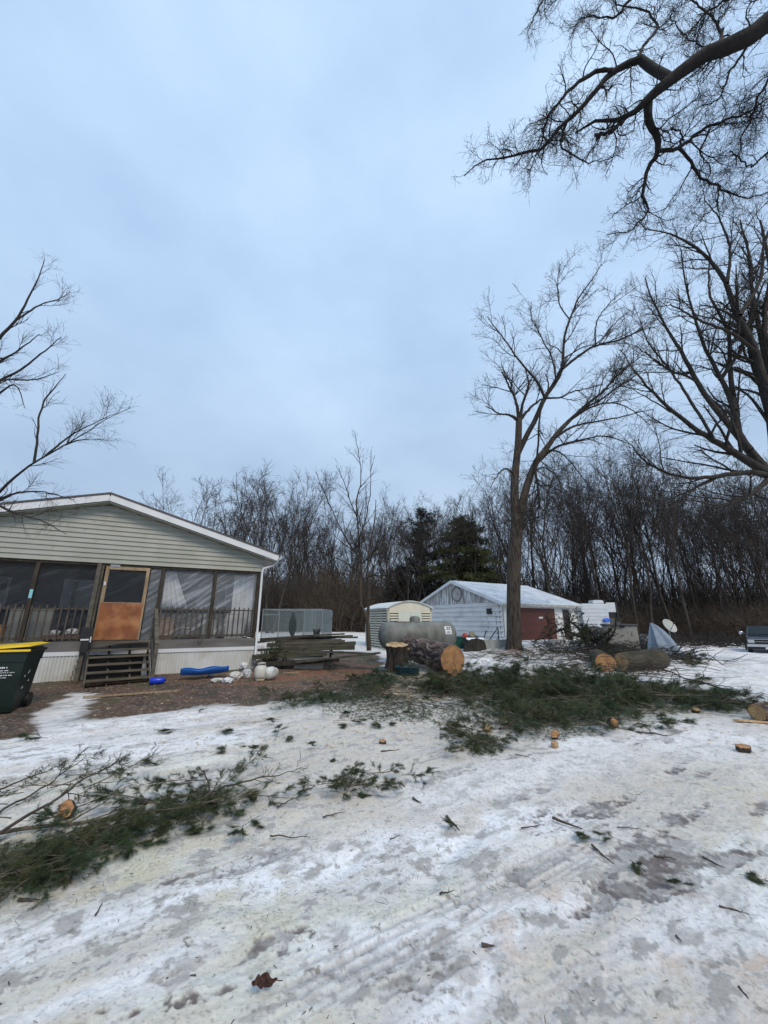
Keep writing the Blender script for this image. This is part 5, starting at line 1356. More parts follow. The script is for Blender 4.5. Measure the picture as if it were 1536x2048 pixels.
# ---------------------------------------------------------------- logs
def m_rings(name, ca_, cb_):
    m, nt, out = _nt(name); b = nt.nodes.new('ShaderNodeBsdfPrincipled'); nt.links.new(b.outputs[0], out.inputs[0]); b.inputs['Roughness'].default_value = .7
    tc = nt.nodes.new('ShaderNodeTexCoord'); n = noise_node(nt, 2.5, 4, tc.outputs['Object'])
    va = nt.nodes.new('ShaderNodeVectorMath'); va.operation = 'MULTIPLY_ADD'; va.inputs[1].default_value = (.10, .10, .10)
    nt.links.new(n.outputs['Color'], va.inputs[0]); nt.links.new(tc.outputs['Object'], va.inputs[2])
    wv = nt.nodes.new('ShaderNodeTexWave'); wv.wave_type = 'RINGS'; wv.rings_direction = 'Z'; wv.inputs['Scale'].default_value = 7; wv.inputs['Distortion'].default_value = 1.2; wv.inputs['Detail'].default_value = 3
    nt.links.new(va.outputs[0], wv.inputs[0]); cr = nt.nodes.new('ShaderNodeValToRGB')
    cr.color_ramp.elements[0].color = (*ca_, 1); cr.color_ramp.elements[1].color = (*cb_, 1); nt.links.new(wv.outputs[0], cr.inputs[0])
    n2 = noise_node(nt, 5, 6, tc.outputs['Object']); mr = nt.nodes.new('ShaderNodeMapRange'); mr.inputs[1].default_value = .35; mr.inputs[2].default_value = .7; mr.inputs[3].default_value = .58; mr.inputs[4].default_value = 1.2
    nt.links.new(n2.outputs[0], mr.inputs[0]); mx = nt.nodes.new('ShaderNodeMix'); mx.data_type = 'RGBA'; mx.blend_type = 'MULTIPLY'; mx.inputs[0].default_value = 1
    nt.links.new(cr.outputs[0], mx.inputs[6]); nt.links.new(mr.outputs[0], mx.inputs[7]); nt.links.new(mx.outputs[2], b.inputs['Base Color'])
    return m
M_end = m_rings('sawn_wood_rings', (.40, .185, .07), (.52, .29, .13))
M_end_p = m_rings('pale_sawn_rings', (.42, .245, .11), (.53, .35, .18))
M_bark_log = M('pine_bark', (.115, .082, .070), (.25, .19, .165), 11, .92, .9, .03, (1, 1, .3))
def furrowed(m, dark, f=.85):
    nt = m.node_tree; b = [n for n in nt.nodes if n.type == 'BSDF_PRINCIPLED'][0]; src = b.inputs['Base Color'].links[0].from_socket
    a = nt.nodes.new('ShaderNodeAttribute'); a.attribute_name = 'furrow'; mx = nt.nodes.new('ShaderNodeMix'); mx.data_type = 'RGBA'
    ml = nt.nodes.new('ShaderNodeMath'); ml.operation = 'MULTIPLY'; ml.inputs[1].default_value = f; nt.links.new(a.outputs['Fac'], ml.inputs[0]); nt.links.new(ml.outputs[0], mx.inputs[0])
    nt.links.new(src, mx.inputs[6]); mx.inputs[7].default_value = (*dark, 1); nt.links.new(mx.outputs[2], b.inputs['Base Color'])
furrowed(M_bark_log, (.022, .014, .012), .8)
M_bark_grn = M('mossy_bark', (.028, .026, .017), (.068, .062, .041), 6, .92, .7, .02, (1, 1, .4))
def log(name, label, cat, p, q, r0, r1, seed, bark, ridge=.02, end=M_end, group=None, scarf=0, parts=None):
    """p: centre of the near sawn end"""
    p, q = Vector(p), Vector(q); ax = (q - p); L = ax.length; rot = ax.normalized().to_track_quat('Z', 'X')
    o = bpy.data.objects.new(name, None); link(o); o.location = p; o.rotation_mode = 'QUATERNION'; o.rotation_quaternion = rot; tag(o, label, cat, group)
    na, nl = 110, max(10, int(L / .035)); aa = np.arange(na) * 2 * np.pi / na; zz = np.linspace(0, L, nl + 1)
    AA, ZZ = np.meshgrid(aa, zz); rad = r0 + (r1 - r0) * ZZ / L
    lob = 1 + .035 * np.sin(2 * AA + seed) + .02 * np.sin(3 * AA + 2 * seed)
    cx = np.cos(AA) * 5 / .4 * r0 ; cy = np.sin(AA) * 5 / .4 * r0
    rid = 1 - np.abs(2 * fbm(AA / (2 * np.pi) * 24 + .6 * np.sin(ZZ * 7 + seed), ZZ * 2.6, seed, 3) - 1)
    # close the seam
    wgt = np.clip((AA / (2 * np.pi) - .9) / .1, 0, 1)
    rid2 = 1 - np.abs(2 * fbm((AA / (2 * np.pi) - 1) * 24 + .6 * np.sin(ZZ * 7 + seed), ZZ * 2.6, seed, 3) - 1)
    rid = rid * (1 - wgt) + rid2 * wgt
    ridge = ridge * (.35 + .65 * np.clip(np.minimum(ZZ, L - ZZ) / .12, 0, 1)); Rd = rad * lob - ridge + ridge * 1.6 * (1 - np.clip((rid - .55) / .42, 0, 1))
    V = np.stack([np.cos(AA) * Rd, np.sin(AA) * Rd, ZZ], -1).reshape(-1, 3)
    idx = np.arange((nl + 1) * na).reshape(nl + 1, na); nx = np.roll(idx, -1, 1)
    Fc = np.stack([idx[:-1], nx[:-1], nx[1:], idx[1:]], -1).reshape(-1, 4)
    mb_ = mesh_np('bark', V, Fc, 4, bark); fa = mb_.color_attributes.new('furrow', 'FLOAT_COLOR', 'POINT'); fu = np.clip((rid - .60) / .30, 0, 1).reshape(-1)
    fa.data.foreach_set('color', np.stack([fu, fu, fu, np.ones_like(fu)], -1).astype(np.float32).ravel()); obj('bark', mb_, o)
    for e_, zi in ((0, .004), (nl, L - .004)):
        b = MB(); pr = [(math.cos(aa[k]) * (Rd[e_, k] - .006), math.sin(aa[k]) * (Rd[e_, k] - .006), zi + (.002 if e_ else -.002) * math.sin(9 * k)) for k in range(na)]
        b.add([(0, 0, zi)] + pr, [(0, 1 + (k + 1) % na, 1 + k) if e_ == 0 else (0, 1 + k, 1 + (k + 1) % na) for k in range(na)])
        b.build('sawn_face', end, o)
    return o
f0 = at(906, 1318, 11.9); 
log('felled_log', 'thick pine log with deep furrowed bark and an orange sawn face toward us', 'log', (f0.x, 11.9, .08 + .40), (at(818, 1290, 14.3).x, 14.3, .24 + .42), .42, .38, 3, M_bark_log, .042)
# curved wedge slab at its rear end
q = at(822, 1302, 13.0); b = MB(); pts = []
for i in range(9):
    u = i / 8; a_ = -1.0 + 1.6 * u; pts.append((.22 * math.cos(a_), -.02, .34 * math.sin(a_)))
poly = [(x, z) for x, _, z in pts] + [(x - .07 - .03 * math.sin(3 * i), z) for i, (x, _, z) in enumerate(pts[::-1])]
b.prism(poly, -.03, .03); o = b.build('wood_slab', MT['fresh_wood']); o.location = (q.x - .08, 12.75, .46); o.rotation_euler = (R(10), R(195), R(-20)); tag(o, 'curved slab of fresh orange wood leaning between stump and felled log', 'wood slab')
# stump
sx, sy = at(793, 1290, 12.7).x, 12.7; t = thing('tree_stump', 'freshly cut stump with a pale flat top, left of the felled log', 'stump', (sx, sy, gzf(sx, sy)), 0); t.rotation_euler = (R(8), 0, 0)
na = 72; b = MB()
def stf(u, v):
    a_ = u * 2 * math.pi; fl = (1 - v) ** 2; r_ = .25 + .08 * v ** 3 + .13 * fl * (1 + .6 * math.sin(5 * a_ + 1)) + .035 * abs(math.sin(11 * a_ + 3 * math.sin(v * 4))) ; return (r_ * math.cos(a_), r_ * math.sin(a_), -.08 + .88 * v)
b.grid(stf, 144, 14); b.build('bark', MT['bark_main'], t)
b = MB(); b.add([(0, 0, .81)] + [(stf(k / 72, 1)[0] * .985, stf(k / 72, 1)[1] * .985, .802 + .012 * math.sin(k * .7)) for k in range(72)], [(0, 1 + k, 1 + (k + 1) % 72) for k in range(72)]); b.build('cut_top', MT['fresh_wood'], t)
b = MB()
for k in range(7): b.obox((-.20 + .065 * k, .10 + .03 * math.sin(k * 5), .82 + .012 * math.sin(k * 3)), (.05, .05, .05 + .03 * math.sin(k * 7)), Matrix.Rotation(.3 * k, 3, 'X'))
b.build('splinter', MT['fresh_wood'], t)
# pools in front of the stump
def tub(name, label, px, py, r_, h_, mat, Y=None, inner=MT['snow']):
    q = on(px, py) if Y is None else Vector((at(px, py, Y).x, Y, gzf(0, Y))); t = thing(name, label, 'tub', (q.x, q.y, q.z - .02), 0)
    b = MB(); b.lathe([(0, .01), (r_ * .86, .01), (r_ * .95, h_), (r_ * 1.03, h_), (r_ * 1.03, h_ - .015), (r_ * .97, h_ - .02), (r_ * .88, -.005), (0, -.005)], 40); b.build('shell', mat, t)
    b = MB(); b.lathe([(0, h_ * .55), (r_ * .5, h_ * .5), (r_ * .89, h_ * .35)], 30); b.build('snow_inside', inner, t); return t
tub('plastic_pool', 'blue-green plastic tub in front of the fresh stump', 815, 1326, .37, .27, M('teal_plastic', (.015, .07, .11), (.02, .10, .12), 5, .4, .1), 12.1)
tub('grey_basin', 'small grey basin left of the fresh stump', 767, 1314, .30, .14, M('grey_plastic', (.16, .19, .19), (.12, .14, .14), 5, .5, .1), 12.7)
# second, old stump with snow on it
q = on(952, 1303); t = thing('old_stump', 'dark old stump wearing a cap of snow, right of the propane tank', 'stump', (q.x, q.y, q.z), 0)
b = MB()
def st2(u, v):
    a_ = u * 2 * math.pi; r_ = .50 - .16 * v + .10 * (1 - v) ** 2 * math.sin(4 * a_) + .03 * abs(math.sin(13 * a_ + 2 * v)); return (r_ * 1.15 * math.cos(a_), r_ * .8 * math.sin(a_), -.1 + .62 * v + .04 * math.sin(3 * a_) * v)
b.grid(st2, 120, 12); b.build('bark', MT['bark'], t)
b = MB(); b.add([(0, 0, .58)] + [(lambda p_: (p_[0] * .96, p_[1] * .96, p_[2] + .02 + .015 * math.sin(k)))(st2(k / 60, 1)) for k in range(60)] , [(0, 1 + k, 1 + (k + 1) % 60) for k in range(60)])
b.build('snow_cap', MT['snow'], t)
# right-hand logs
q1 = at(1209, 1312, 12.6); q2 = at(1238, 1309, 12.9)
z1, z2 = .335 + .14, .29 + .20
log('sawn_log', 'stouter of the two sawn pine logs, its orange face leftmost on the snow', 'log', (q1.x, 12.6, gzf(q1.x, 12.6) + .26), (q1.x + .62, 14.2, gzf(q1.x + 1, 13.7) + .27), .285, .27, 11, M_bark_grn, .014, M_end)
q2x = at(1240, 1309, 12.6).x
lg = log('sawn_log', 'long mossy pine log with branch stubs, right of the stouter sawn log', 'log', (q2x, 12.6, gzf(q2x, 12.7) + .30), (q2x + 1.72, 13.35, gzf(q2x + 1.7, 13.2) + .31), .245, .31, 14, M_bark_grn, .012, M_end_p)
for (l_, an, hh) in ((.75, -1.9, .10), (1.0, -2.4, .12), (1.15, -1.4, .09), (.95, 2.8, .1), (1.45, -1.6, .09)):
    c_ = Vector((math.cos(an) * .27, math.sin(an) * .27, l_)); d_ = Vector((math.cos(an), math.sin(an), .2)).normalized()
    b = MB(); b.tube([c_ - d_ * .03, c_ + d_ * hh], [.05, .042], 14); st_o = b.build('branch_stub', MT['fresh_wood'], lg)
q3 = at(1513, 1424, 6.9)
log('sawn_log', 'short sawn log at the right edge lying on a pale splinter', 'log', (q3.x, 6.9, gzf(q3.x, 6.9) + .155), (q3.x + .95, 7.1, gzf(q3.x, 6.9) + .15), .135, .14, 17, M_bark_log, .010, M_end_p)
b = MB(); b.prism([(-.42, 0), (.10, -.10), (.16, -.09), (.02, .01), (-.36, .05)], -.015, .015); o = b.build('wood_slab', MT['fresh_wood']); o.location = (q3.x - .05, 6.72, gzf(q3.x, 6.7) + .05); o.rotation_euler = (R(78), 0, R(-20)); tag(o, 'pale splintered slab under the log at the right edge', 'wood slab')
# small cut rounds lying in the slash
for k, (px, py, rr, lab, tilt) in enumerate(((1111, 1480, .075, 'small cut round of wood at the near edge of the slash pile, centre right', 1.0), (1227, 1458, .10, 'orange cut round standing on edge right of the slash pile', 1.25),
                               (975, 1467, .085, 'pale split chunk on the left tip of the slash pile', .5), (1110, 1496, .07, 'yellow wood flake just below the small cut round', .12), (1393, 1428, .08, 'pinkish wood chunk near the right end of the slash pile', .4),
                               (1489, 1506, .085, 'lone orange bark chunk on the clean snow at the right', .3), (131, 1640, .085, 'orange-brown wood chunk in the left branch heap', 1.0), (173, 1690, .075, 'yellow wood chunk on the left branch heap', .4),
                               (765, 1491, .055, 'small orange chip in the middle of the yard', .3), (505, 1602, .05, 'pale broken branch end in the middle of the left branch heap', .4), (90, 1500, .0, '', 0))):
    rr *= .78
    if rr == 0: continue
    q = on(px, py); t = thing('wood_round', lab, 'wood chunk', (q.x, q.y, q.z + rr * (.3 + .6 * math.sin(min(tilt, 1.5))) + .02), random.uniform(-.5, .5)); t.rotation_euler = (tilt, 0, random.uniform(-.6, .6))
    b = MB(); n = 22; ph = random.random() * 6
    rd = [rr * (1 + .16 * math.sin(2 * a_ + ph) + .08 * math.sin(5 * a_)) for a_ in [2 * math.pi * i / n for i in range(n)]]
    pr = [(rd[i] * math.cos(2 * math.pi * i / n), rd[i] * .85 * math.sin(2 * math.pi * i / n)) for i in range(n)]; th_ = rr * .45
    b.add([(x, y, -th_) for x, y in pr] + [(x, y, th_) for x, y in pr], [(i, (i + 1) % n, n + (i + 1) % n, n + i) for i in range(n)] + [tuple(range(n))[::-1]], 0, True); b.build('bark', MT['stick'] if k not in (2, 3, 7) else MT['fresh_wood'], t)
    b = MB(); b.add([(0, 0, th_ + .002)] + [(x * .97, y * .97, th_ + .003 * math.sin(4 * i)) for i, (x, y) in enumerate(pr)], [(0, 1 + i, 1 + (i + 1) % n) for i in range(n)]); b.build('sawn_face', M_end if k in (0, 1, 5, 6, 8) else M_end_p, t)

# ---------------------------------------------------------------- clutter by the porch
q = on(388, 1362); t = thing('toy_sled', 'blue plastic sled lying against the porch skirting', 'sled', (q.x - .42, q.y + .10, q.z + .02), HA - .06)
def sl_(u, v):
    x = u * 1.15; w_ = .24 * math.sin(math.pi * min(max(u, .02), .98)) ** .4; y = (v - .5) * 2 * w_; rim = (abs(v - .5) * 2) ** 3
    return (x, y, .10 + .13 * rim + .13 * (u - .3) ** 2 + .02 * math.sin(u * 12) * rim - .02 * u)
b = MB(); b.grid(sl_, 30, 16); b.build('hull', M('blue_plastic', (.01, .08, .32), (.015, .12, .42), 4, .35, .05), t, solid=.008)
b = MB(); b.tube([sl_(i / 20, 0) for i in range(21)], .012, 8); b.tube([sl_(i / 20, 1) for i in range(21)], .012, 8); b.build('rim', M('blue_rim', (.02, .13, .45), None, 4, .35, 0), t)
q = on(313, 1369); t = thing('blue_jug', 'blue cylindrical jug lying on the mud at the foot of the steps', 'jug', (q.x, q.y, q.z + .085), HA)
b = MB(); b.lathe([(0, -.16), (.06, -.16), (.078, -.14), (.08, .10), (.06, .15), (.03, .17), (0, .17)], 28, (0, 0, 0), 0, Matrix.Rotation(R(90), 3, 'Y')); b.build('bottle', M('royal_blue', (.01, .03, .42), (.012, .045, .5), 4, .3, .05), t)
b = MB(); b.lathe([(0, 0), (.032, 0), (.032, .03), (0, .03)], 16, (.17, 0, 0), 0, Matrix.Rotation(R(90), 3, 'Y')); b.build('cap', MT['black'], t)
q = on(322, 1346); t = thing('fuel_can', 'red fuel can standing beside the porch steps', 'fuel can', (q.x + .02, q.y, q.z), HA)
b = MB(); b.box(-.09, .09, -.12, .12, 0, .26); b.build('can_body', M('red_plastic', (.30, .008, .010), (.36, .012, .012), 5, .4, .05), t, bevel=.03)
b = MB(); b.tube([(-.04, 0, .26), (-.04, 0, .30), (.05, 0, .30), (.05, 0, .26)], .014, 8); b.tube([(-.05, -.06, .25), (-.09, -.08, .34)], .018, 8); b.build('spout', MT['black'], t)
for (px, py, lab, up) in ((520, 1361, 'upright propane cylinder, cream with a rusty shoulder, before the house corner', 1), (549, 1357, 'fallen white propane cylinder showing its round base, before the house corner', 0)):
    q = on(px, py); t = thing('gas_cylinder', lab, 'gas cylinder', (q.x, q.y, q.z + (0 if up else .155)), 0)
    mt = M('cylinder_cream' if up else 'cylinder_white', (.58, .57, .52) if up else (.60, .62, .61), (.48, .47, .42), 6, .5, .1, .003, c3=(.42, .30, .12) if up else (.28, .29, .27), scale3=3, lo3=.55, hi3=.7)
    Rm = Matrix.Identity(3) if up else (Matrix.Rotation(R(-25), 3, 'Z') @ Matrix.Rotation(R(90), 3, 'X'))
    b = MB(); off_ = 0 if up else -.15
    b.lathe([(0, .03), (.08, .03), (.135, .06), (.155, .12), (.155, .27), (.135, .33), (.08, .365), (0, .37)], 36, (0, 0, 0), 0, Rm); b.build('vessel', mt, t)
    b = MB(); b.lathe([(.115, 0), (.12, 0), (.12, .05), (.115, .05)], 28, (0, 0, 0), 0, Rm); b.build('foot_ring', mt, t)
    b = MB(); pts = [Rm @ Vector((.105 * math.cos(a_), .105 * math.sin(a_), .42)) for a_ in [R(-130) + R(260) * i / 20 for i in range(21)]]
    b.tube(pts, .009, 8)
    for a_ in (R(-110), R(0), R(110)): b.tube([Rm @ Vector((.105 * math.cos(a_), .105 * math.sin(a_), z_)) for z_ in (.34, .42)], .010, 6)
    b.build('collar', mt, t)
    b = MB(); b.tube([Rm @ Vector((0, 0, .36)), Rm @ Vector((0, 0, .42))], .022, 10); b.tube([Rm @ Vector((-.04, 0, .405)), Rm @ Vector((.05, 0, .405))], .014, 8); b.build('valve', M('brass', (.3, .22, .1), None, 5, .4, 0, metal=.8), t)
q = on(560, 1352); b = MB(); b.bar((0, 0, .06), (.42, .10, .075), .04, .03); o = b.build('wooden_stake', MT['wood_new']); o.location = (q.x + .05, q.y + .1, q.z); tag(o, 'thin pale stake poking out right of the fallen gas cylinder', 'stake')
m_lb = M('pale_litter', (.46, .45, .42), (.62, .61, .60), 8, .7, .5, .01, c3=(.24, .23, .20), scale3=3)
for (px, py, sx, sz, lab, mt) in ((470, 1358, .17, .10, 'dirty cream rag heap between the sled and the cylinders', m_lb), (487, 1338, .12, .10, 'white crumpled bag, highest of the litter by the skirting', m_bag),
                                 (455, 1366, .13, .07, 'crumpled white paper at the front of the litter heap', m_bag), (492, 1356, .13, .12, 'grey and white bundle beside the upright cylinder', M('bundle', (.30, .31, .34), (.52, .53, .55), 9, .7, .4, .01)),
                                 (436, 1364, .16, .05, 'flat off-white rag in front of the sled', m_lb), (420, 1352, .07, .05, 'tiny white scrap beside the sled', m_bag)):
    q = on(px, py); sack((q.x, q.y, q.z), sx, sx * .8, sz, mt, lab, px, 'litter', 'crumpled_litter')
q = on(486, 1335); t = thing('garden_ornament', 'small red garden ornament on a stick above the white bag', 'ornament', (q.x, q.y + .05, q.z), 0)
b = MB(); b.tube([(0, 0, 0), (0, 0, .33)], .008, 6); b.build('stem', MT['black'], t)
b = MB(); b.lathe([(0, .36), (.03, .36), (.08, .345), (.09, .33), (.03, .31), (0, .31)], 16); b.build('cap', M('faded_red', (.42, .10, .06), (.3, .07, .05), 8, .5), t)
# strip of wood in the mud
q = on(270, 1391); b = MB(); b.bar((-.85, -.35, 0), (.75, .42, .0), .05, .03); o = b.build('plank', MT['wood_new']); o.location = (q.x, q.y, q.z + .03); tag(o, 'thin brown plank lying in the mud before the steps', 'plank')

# bare shrub before the porch, white-dusted bush at the corner
def shrub(name, label, base, n, H, seed, mat, rad=.008, kids=(60, 160), spread=.4):
    rng = np.random.default_rng(seed); k = 9; P = np.zeros((n, k, 3)); base = np.array(base)
    D = rng.normal(size=(n, 3)) * spread; D[:, 2] = 1; L = rng.uniform(.6, 1, n) * H; P[:, 0] = rng.normal(size=(n, 3)) * .04; P[:, 0, 2] = -.02
    for j in range(1, k):
        D = D + .10 * rng.normal(size=(n, 3)); D /= np.linalg.norm(D, axis=1, keepdims=True); P[:, j] = P[:, j - 1] + D * (L / (k - 1))[:, None]
    Rr = np.linspace(rad, rad * .4, k)[None] * np.ones((n, 1))
    c, r_ = sprout(P, Rr, kids[0], (H * .2, H * .5), (20, 60), .1, .14, 6, .7, rad * .4, .2, rng); c2, r2 = sprout(c, r_, kids[1], (H * .08, H * .2), (25, 60), .1, .14, 4, .7, rad * .3, .1, rng)
    root = thing(name, label, 'shrub', tuple(base)); obj('stems', tube_mesh('stems', [(P, Rr, 6)], mat), root); obj('twigs', tube_mesh('twigs', [(c, r_, 4), (c2, r2, 3)], mat), root); return root
q = on(398, 1340); shrub('bare_shrub', 'thin bare shrub growing in front of the right porch skirting', (q.x, q.y - .1, q.z), 6, 1.75, 41, MT['bark_light'], .011, (34, 60), .28)
q = on(520, 1335); shrub('leafless_bush', 'low dark bush at the corner under the downspout', (q.x + .15, q.y + .2, q.z), 16, .75, 42, MT['bark'], .008, (160, 300), .5)
q = on(537, 1338); shrub('leafless_bush', 'dark green upright bush between the house corner and the picnic table', (q.x + .1, q.y + .1, q.z), 14, .95, 43, MT['needle'], .010, (200, 420), .3)

# ---------------------------------------------------------------- things by the garage
def tote(name, label, cat, px, py, Y, sx, sy, sz, mat, rz=0):
    x = at(px, py, Y).x; t = thing(name, label, cat, (x, Y, gzf(x, Y)), rz); b = MB(); w_ = .02
    vs = []
    for (f_, z_) in ((.86, 0), (1, sz), (1.05, sz), (1.05, sz - .05), (1.01, sz - .05)):
        vs += [(-sx / 2 * f_, -sy / 2 * f_, z_), (sx / 2 * f_, -sy / 2 * f_, z_), (sx / 2 * f_, sy / 2 * f_, z_), (-sx / 2 * f_, sy / 2 * f_, z_)]
    fs = [(3, 2, 1, 0)]
    for i in range(4):
        for k in range(4): fs.append((i * 4 + k, i * 4 + (k + 1) % 4, i * 4 + 4 + (k + 1) % 4, i * 4 + 4 + k))
    b.add(vs, fs); b.build('tub', mat, t)
    b = MB(); b.box(-sx / 2 * .97, sx / 2 * .97, -sy / 2 * .97, sy / 2 * .97, sz - .06, sz - .02); b.build('contents', MT['black'], t); return t
tote('storage_tote', 'dark green tote peeking out right behind the propane tank', 'tote', 922, 1281, 19.5, .75, .5, .55, M('green_tote', (.008, .06, .045), (.01, .08, .06), 5, .5))
sack((at(945, 1275, 19).x, 19.0, gzf(4, 19)), .42, .34, .36, M('black_bag', (.02, .02, .022), (.035, .035, .038), 6, .4, .4, .01), 'black rubbish bag between the green tote and the concrete trough', 61, 'bag', 'rubbish_bag')
sack((at(931, 1263, 18.6).x, 18.7, gzf(4, 18.7) + .55), .12, .10, .12, M('orange_red', (.45, .09, .06), (.35, .06, .05), 8, .6, .2), 'small orange-red bundle on top of the junk by the green tote', 62, 'bundle', 'small_bundle')
sack((at(945, 1262, 18.6).x, 18.75, gzf(4, 18.7) + .55), .14, .12, .16, M('straw_tan', (.28, .25, .18), (.2, .18, .13), 8, .8, .3), 'tan bundle on top of the black bag', 63, 'bundle', 'small_bundle')
x_ = at(985, 1285, 18.5).x; t = thing('concrete_trough', 'long pale concrete trough at the foot of the garage gable wall', 'trough', (x_, 18.5, gzf(x_, 18.5) - .05), R(4))
b = MB(); b.box(-.72, .72, -.35, -.29, 0, .56); b.box(-.72, .72, .29, .35, 0, .56); b.box(-.72, -.66, -.29, .29, 0, .56); b.box(.66, .72, -.29, .29, 0, .56); b.box(-.66, .66, -.29, .29, 0, .06)
b.build('basin', M('grey_concrete', (.36, .37, .36), (.27, .28, .27), 5, .9, .3, .01, (1, 1, .3)), t, bevel=.012)
b = MB(); b.grid(lambda u, v: (-.66 + 1.32 * u, -.29 + .58 * v, .50 + .06 * math.sin(u * 9) * math.sin(v * 7) + .05 * math.sin(u * 23)), 24, 10); b.build('snow_fill', MT['snow'], t)
for i, (x0, z0, x1, z1, lab) in enumerate(((-.55, .50, -.28, .88, 'short dark bar leaning left out of the concrete trough'), (-.35, .52, .25, 1.0, 'long dark bar slanting right out of the concrete trough'), (.28, .5, .27, .92, 'upright dark stake in the concrete trough'))):
    b = MB(); b.tube([(x0, 0, z0 - .25), (x1, 0, z1)], .022, 8); b.tube([(x1 - .01, 0, z1 - .005), (x1 + .03, 0, z1 + .02)], .028, 8)
    o = b.build('metal_bar', MT['black']); o.location = (x_, 18.4, gzf(x_, 18.5) - .02); tag(o, lab, 'bar')
q = on(1105, 1283); t = thing('plastic_crate', 'white plastic crate lying in front of the brown garage door', 'crate', (at(1112, 1275, 19.5).x, 19.5, gzf(8, 19.5)), .2)
b = MB(); b.box(-.26, .26, -.18, -.16, 0, .42); b.box(-.26, .26, .16, .18, 0, .42); b.box(-.26, -.24, -.16, .16, 0, .42); b.box(.24, .26, -.16, .16, 0, .42); b.box(-.24, .24, -.16, .16, 0, .02); b.box(-.28, .28, -.2, -.181, .38, .43)
b.build('crate_body', mw, t, bevel=.008)
t = thing('leaning_board', 'narrow pale board propped right of the white crate', 'board', (at(1133, 1270, 20).x, 20, gzf(9, 20)), .3)
b = MB(); b.bar((0, 0, 0), (-.12, .2, .72), .22, .03); b.build('board_face', M('cream_board', (.60, .56, .45), (.5, .46, .36), 5, .6, .1), t)

# camper behind
cx = at(1194, 1250, 31).x; t = thing('camper_trailer', 'white travel trailer with a roof unit standing end-on behind the deck box', 'camper', (cx, 31, .25), R(-6))
m_rv = M('camper_shell', (.58, .62, .66), (.50, .54, .58), 1.5, .45, .05, .003, (1, 1, 4), c3=(.36, .38, .38), scale3=.8, lo3=.6, hi3=.8)
b = MB(); pr = [(-.98, .75), (.98, .75), (1.0, 2.35), (.93, 2.55), (-.93, 2.6), (-1.0, 2.4)]; b.prism(pr, 0, 4.8); b.build('shell', m_rv, t, bevel=.04)
b = MB()
for k in range(5): b.box(-.97, .97, -.012, -.001, 1.05 + k * .28, 1.07 + k * .28)
b.build('seam_strip', M('strip_grey', (.38, .42, .46), None, 4, .5, 0), t)
b = MB(); b.prism([(-.02, 2.60), (.85, 2.58), (.82, 2.80), (.74, 2.86), (.10, 2.87), (.02, 2.80)], .2, 1.1); b.build('roof_unit', m_rv, t, bevel=.03)
b = MB(); b.box(-.9, .9, .1, 4.6, .35, .749); b.build('underbody', MT['black'], t)
for sx in (-.8, .8):
    b = MB(); b.tube([(sx - .1, 2.4, .33), (sx + .1, 2.4, .33)], .33, 20); b.build('wheel', MT['black'], t)
b = MB(); b.box(1.35, 2.15, .4, 2.0, 1.75, 2.75); b.box(1.35, 2.15, .5, 2.0, .1, 1.6); b.box(1.3, 1.36, .38, 2.0, .1, 2.8)
sack((cx + .7, 30.85, 1.45), .26, .10, .16, M('blue_tarp', (.02, .10, .50), (.03, .16, .6), 6, .4, .3, .01), 'crumpled bright blue tarp hanging on the camper end', 71, 'tarp', 'blue_tarp')
t = thing('white_truck_cap', 'white boxy cap on a dark frame right of the travel trailer', 'truck cap', (cx + 1.9, 32, .3), R(-5))
b = MB(); b.prism([(-.40, 1.9), (.42, 1.9), (.36, 2.66), (-.40, 2.66)], 0, 2.2); b.build('cap_shell', m_rv, t, bevel=.03)
b = MB(); b.box(-.40, .42, .05, 2.2, 1.45, 1.89); b.box(.33, .46, -.05, .06, 1.2, 2.7); b.box(-.52, -.44, -.05, .06, .2, 2.9); b.build('dark_frame', MT['black'], t)
b = MB(); b.box(-.42, .5, .02, 2.2, .0, 1.449); b.build('lower_body', M('old_truck_body', (.10, .095, .085), (.06, .055, .05), 4, .7), t)
# black junk under camper
for k, (px, Y, s_, lab) in enumerate(((1190, 25, .55, 'heap of black bags under the camper front, left one'), (1205, 24.5, .5, 'black bag pile against the deck box, right one'))):
    x = at(px, 1270, Y).x; sack((x, Y, gzf(x, Y)), s_ * 1.1, s_ * .7, s_ * .95, M('black_heap', (.015, .015, .017), (.03, .03, .032), 5, .4, .5, .02), lab, 80 + k, 'bag', 'rubbish_bag')
x = at(1205, 1260, 24).x; sack((x, 23.7, gzf(x, 24) + .55), .10, .10, .14, m_bag, 'small white scrap on the black bags beside the deck box', 85, 'litter', 'white_scrap')

# deck box
x = at(1242, 1282, 18.6).x; t = thing('deck_box', 'tan deck storage box with a flat brown lid behind the sawn logs', 'deck box', (x, 18.6, gzf(x, 18.6)), R(-14))
b = MB(); b.box(-.62, .62, -.40, .40, 0, 1.10)
for k in range(3): b.box(-.55 + k * .38, -.25 + k * .38, -.41, -.401, .1, .92)
b.build('box_body', M('tan_resin', (.42, .38, .32), (.34, .31, .26), 5, .6, .1, .004, c3=(.13, .12, .09), scale3=6, lo3=.60, hi3=.68), t, bevel=.02)
b = MB(); b.box(-.67, .67, -.45, .44, 1.102, 1.19); b.build('lid', M('brown_lid', (.10, .09, .095), (.075, .07, .07), 5, .5), t, bevel=.02)
b = MB(); b.box(-.10, .10, -.475, -.452, 1.03, 1.14); b.build('latch', MT['black'], t)
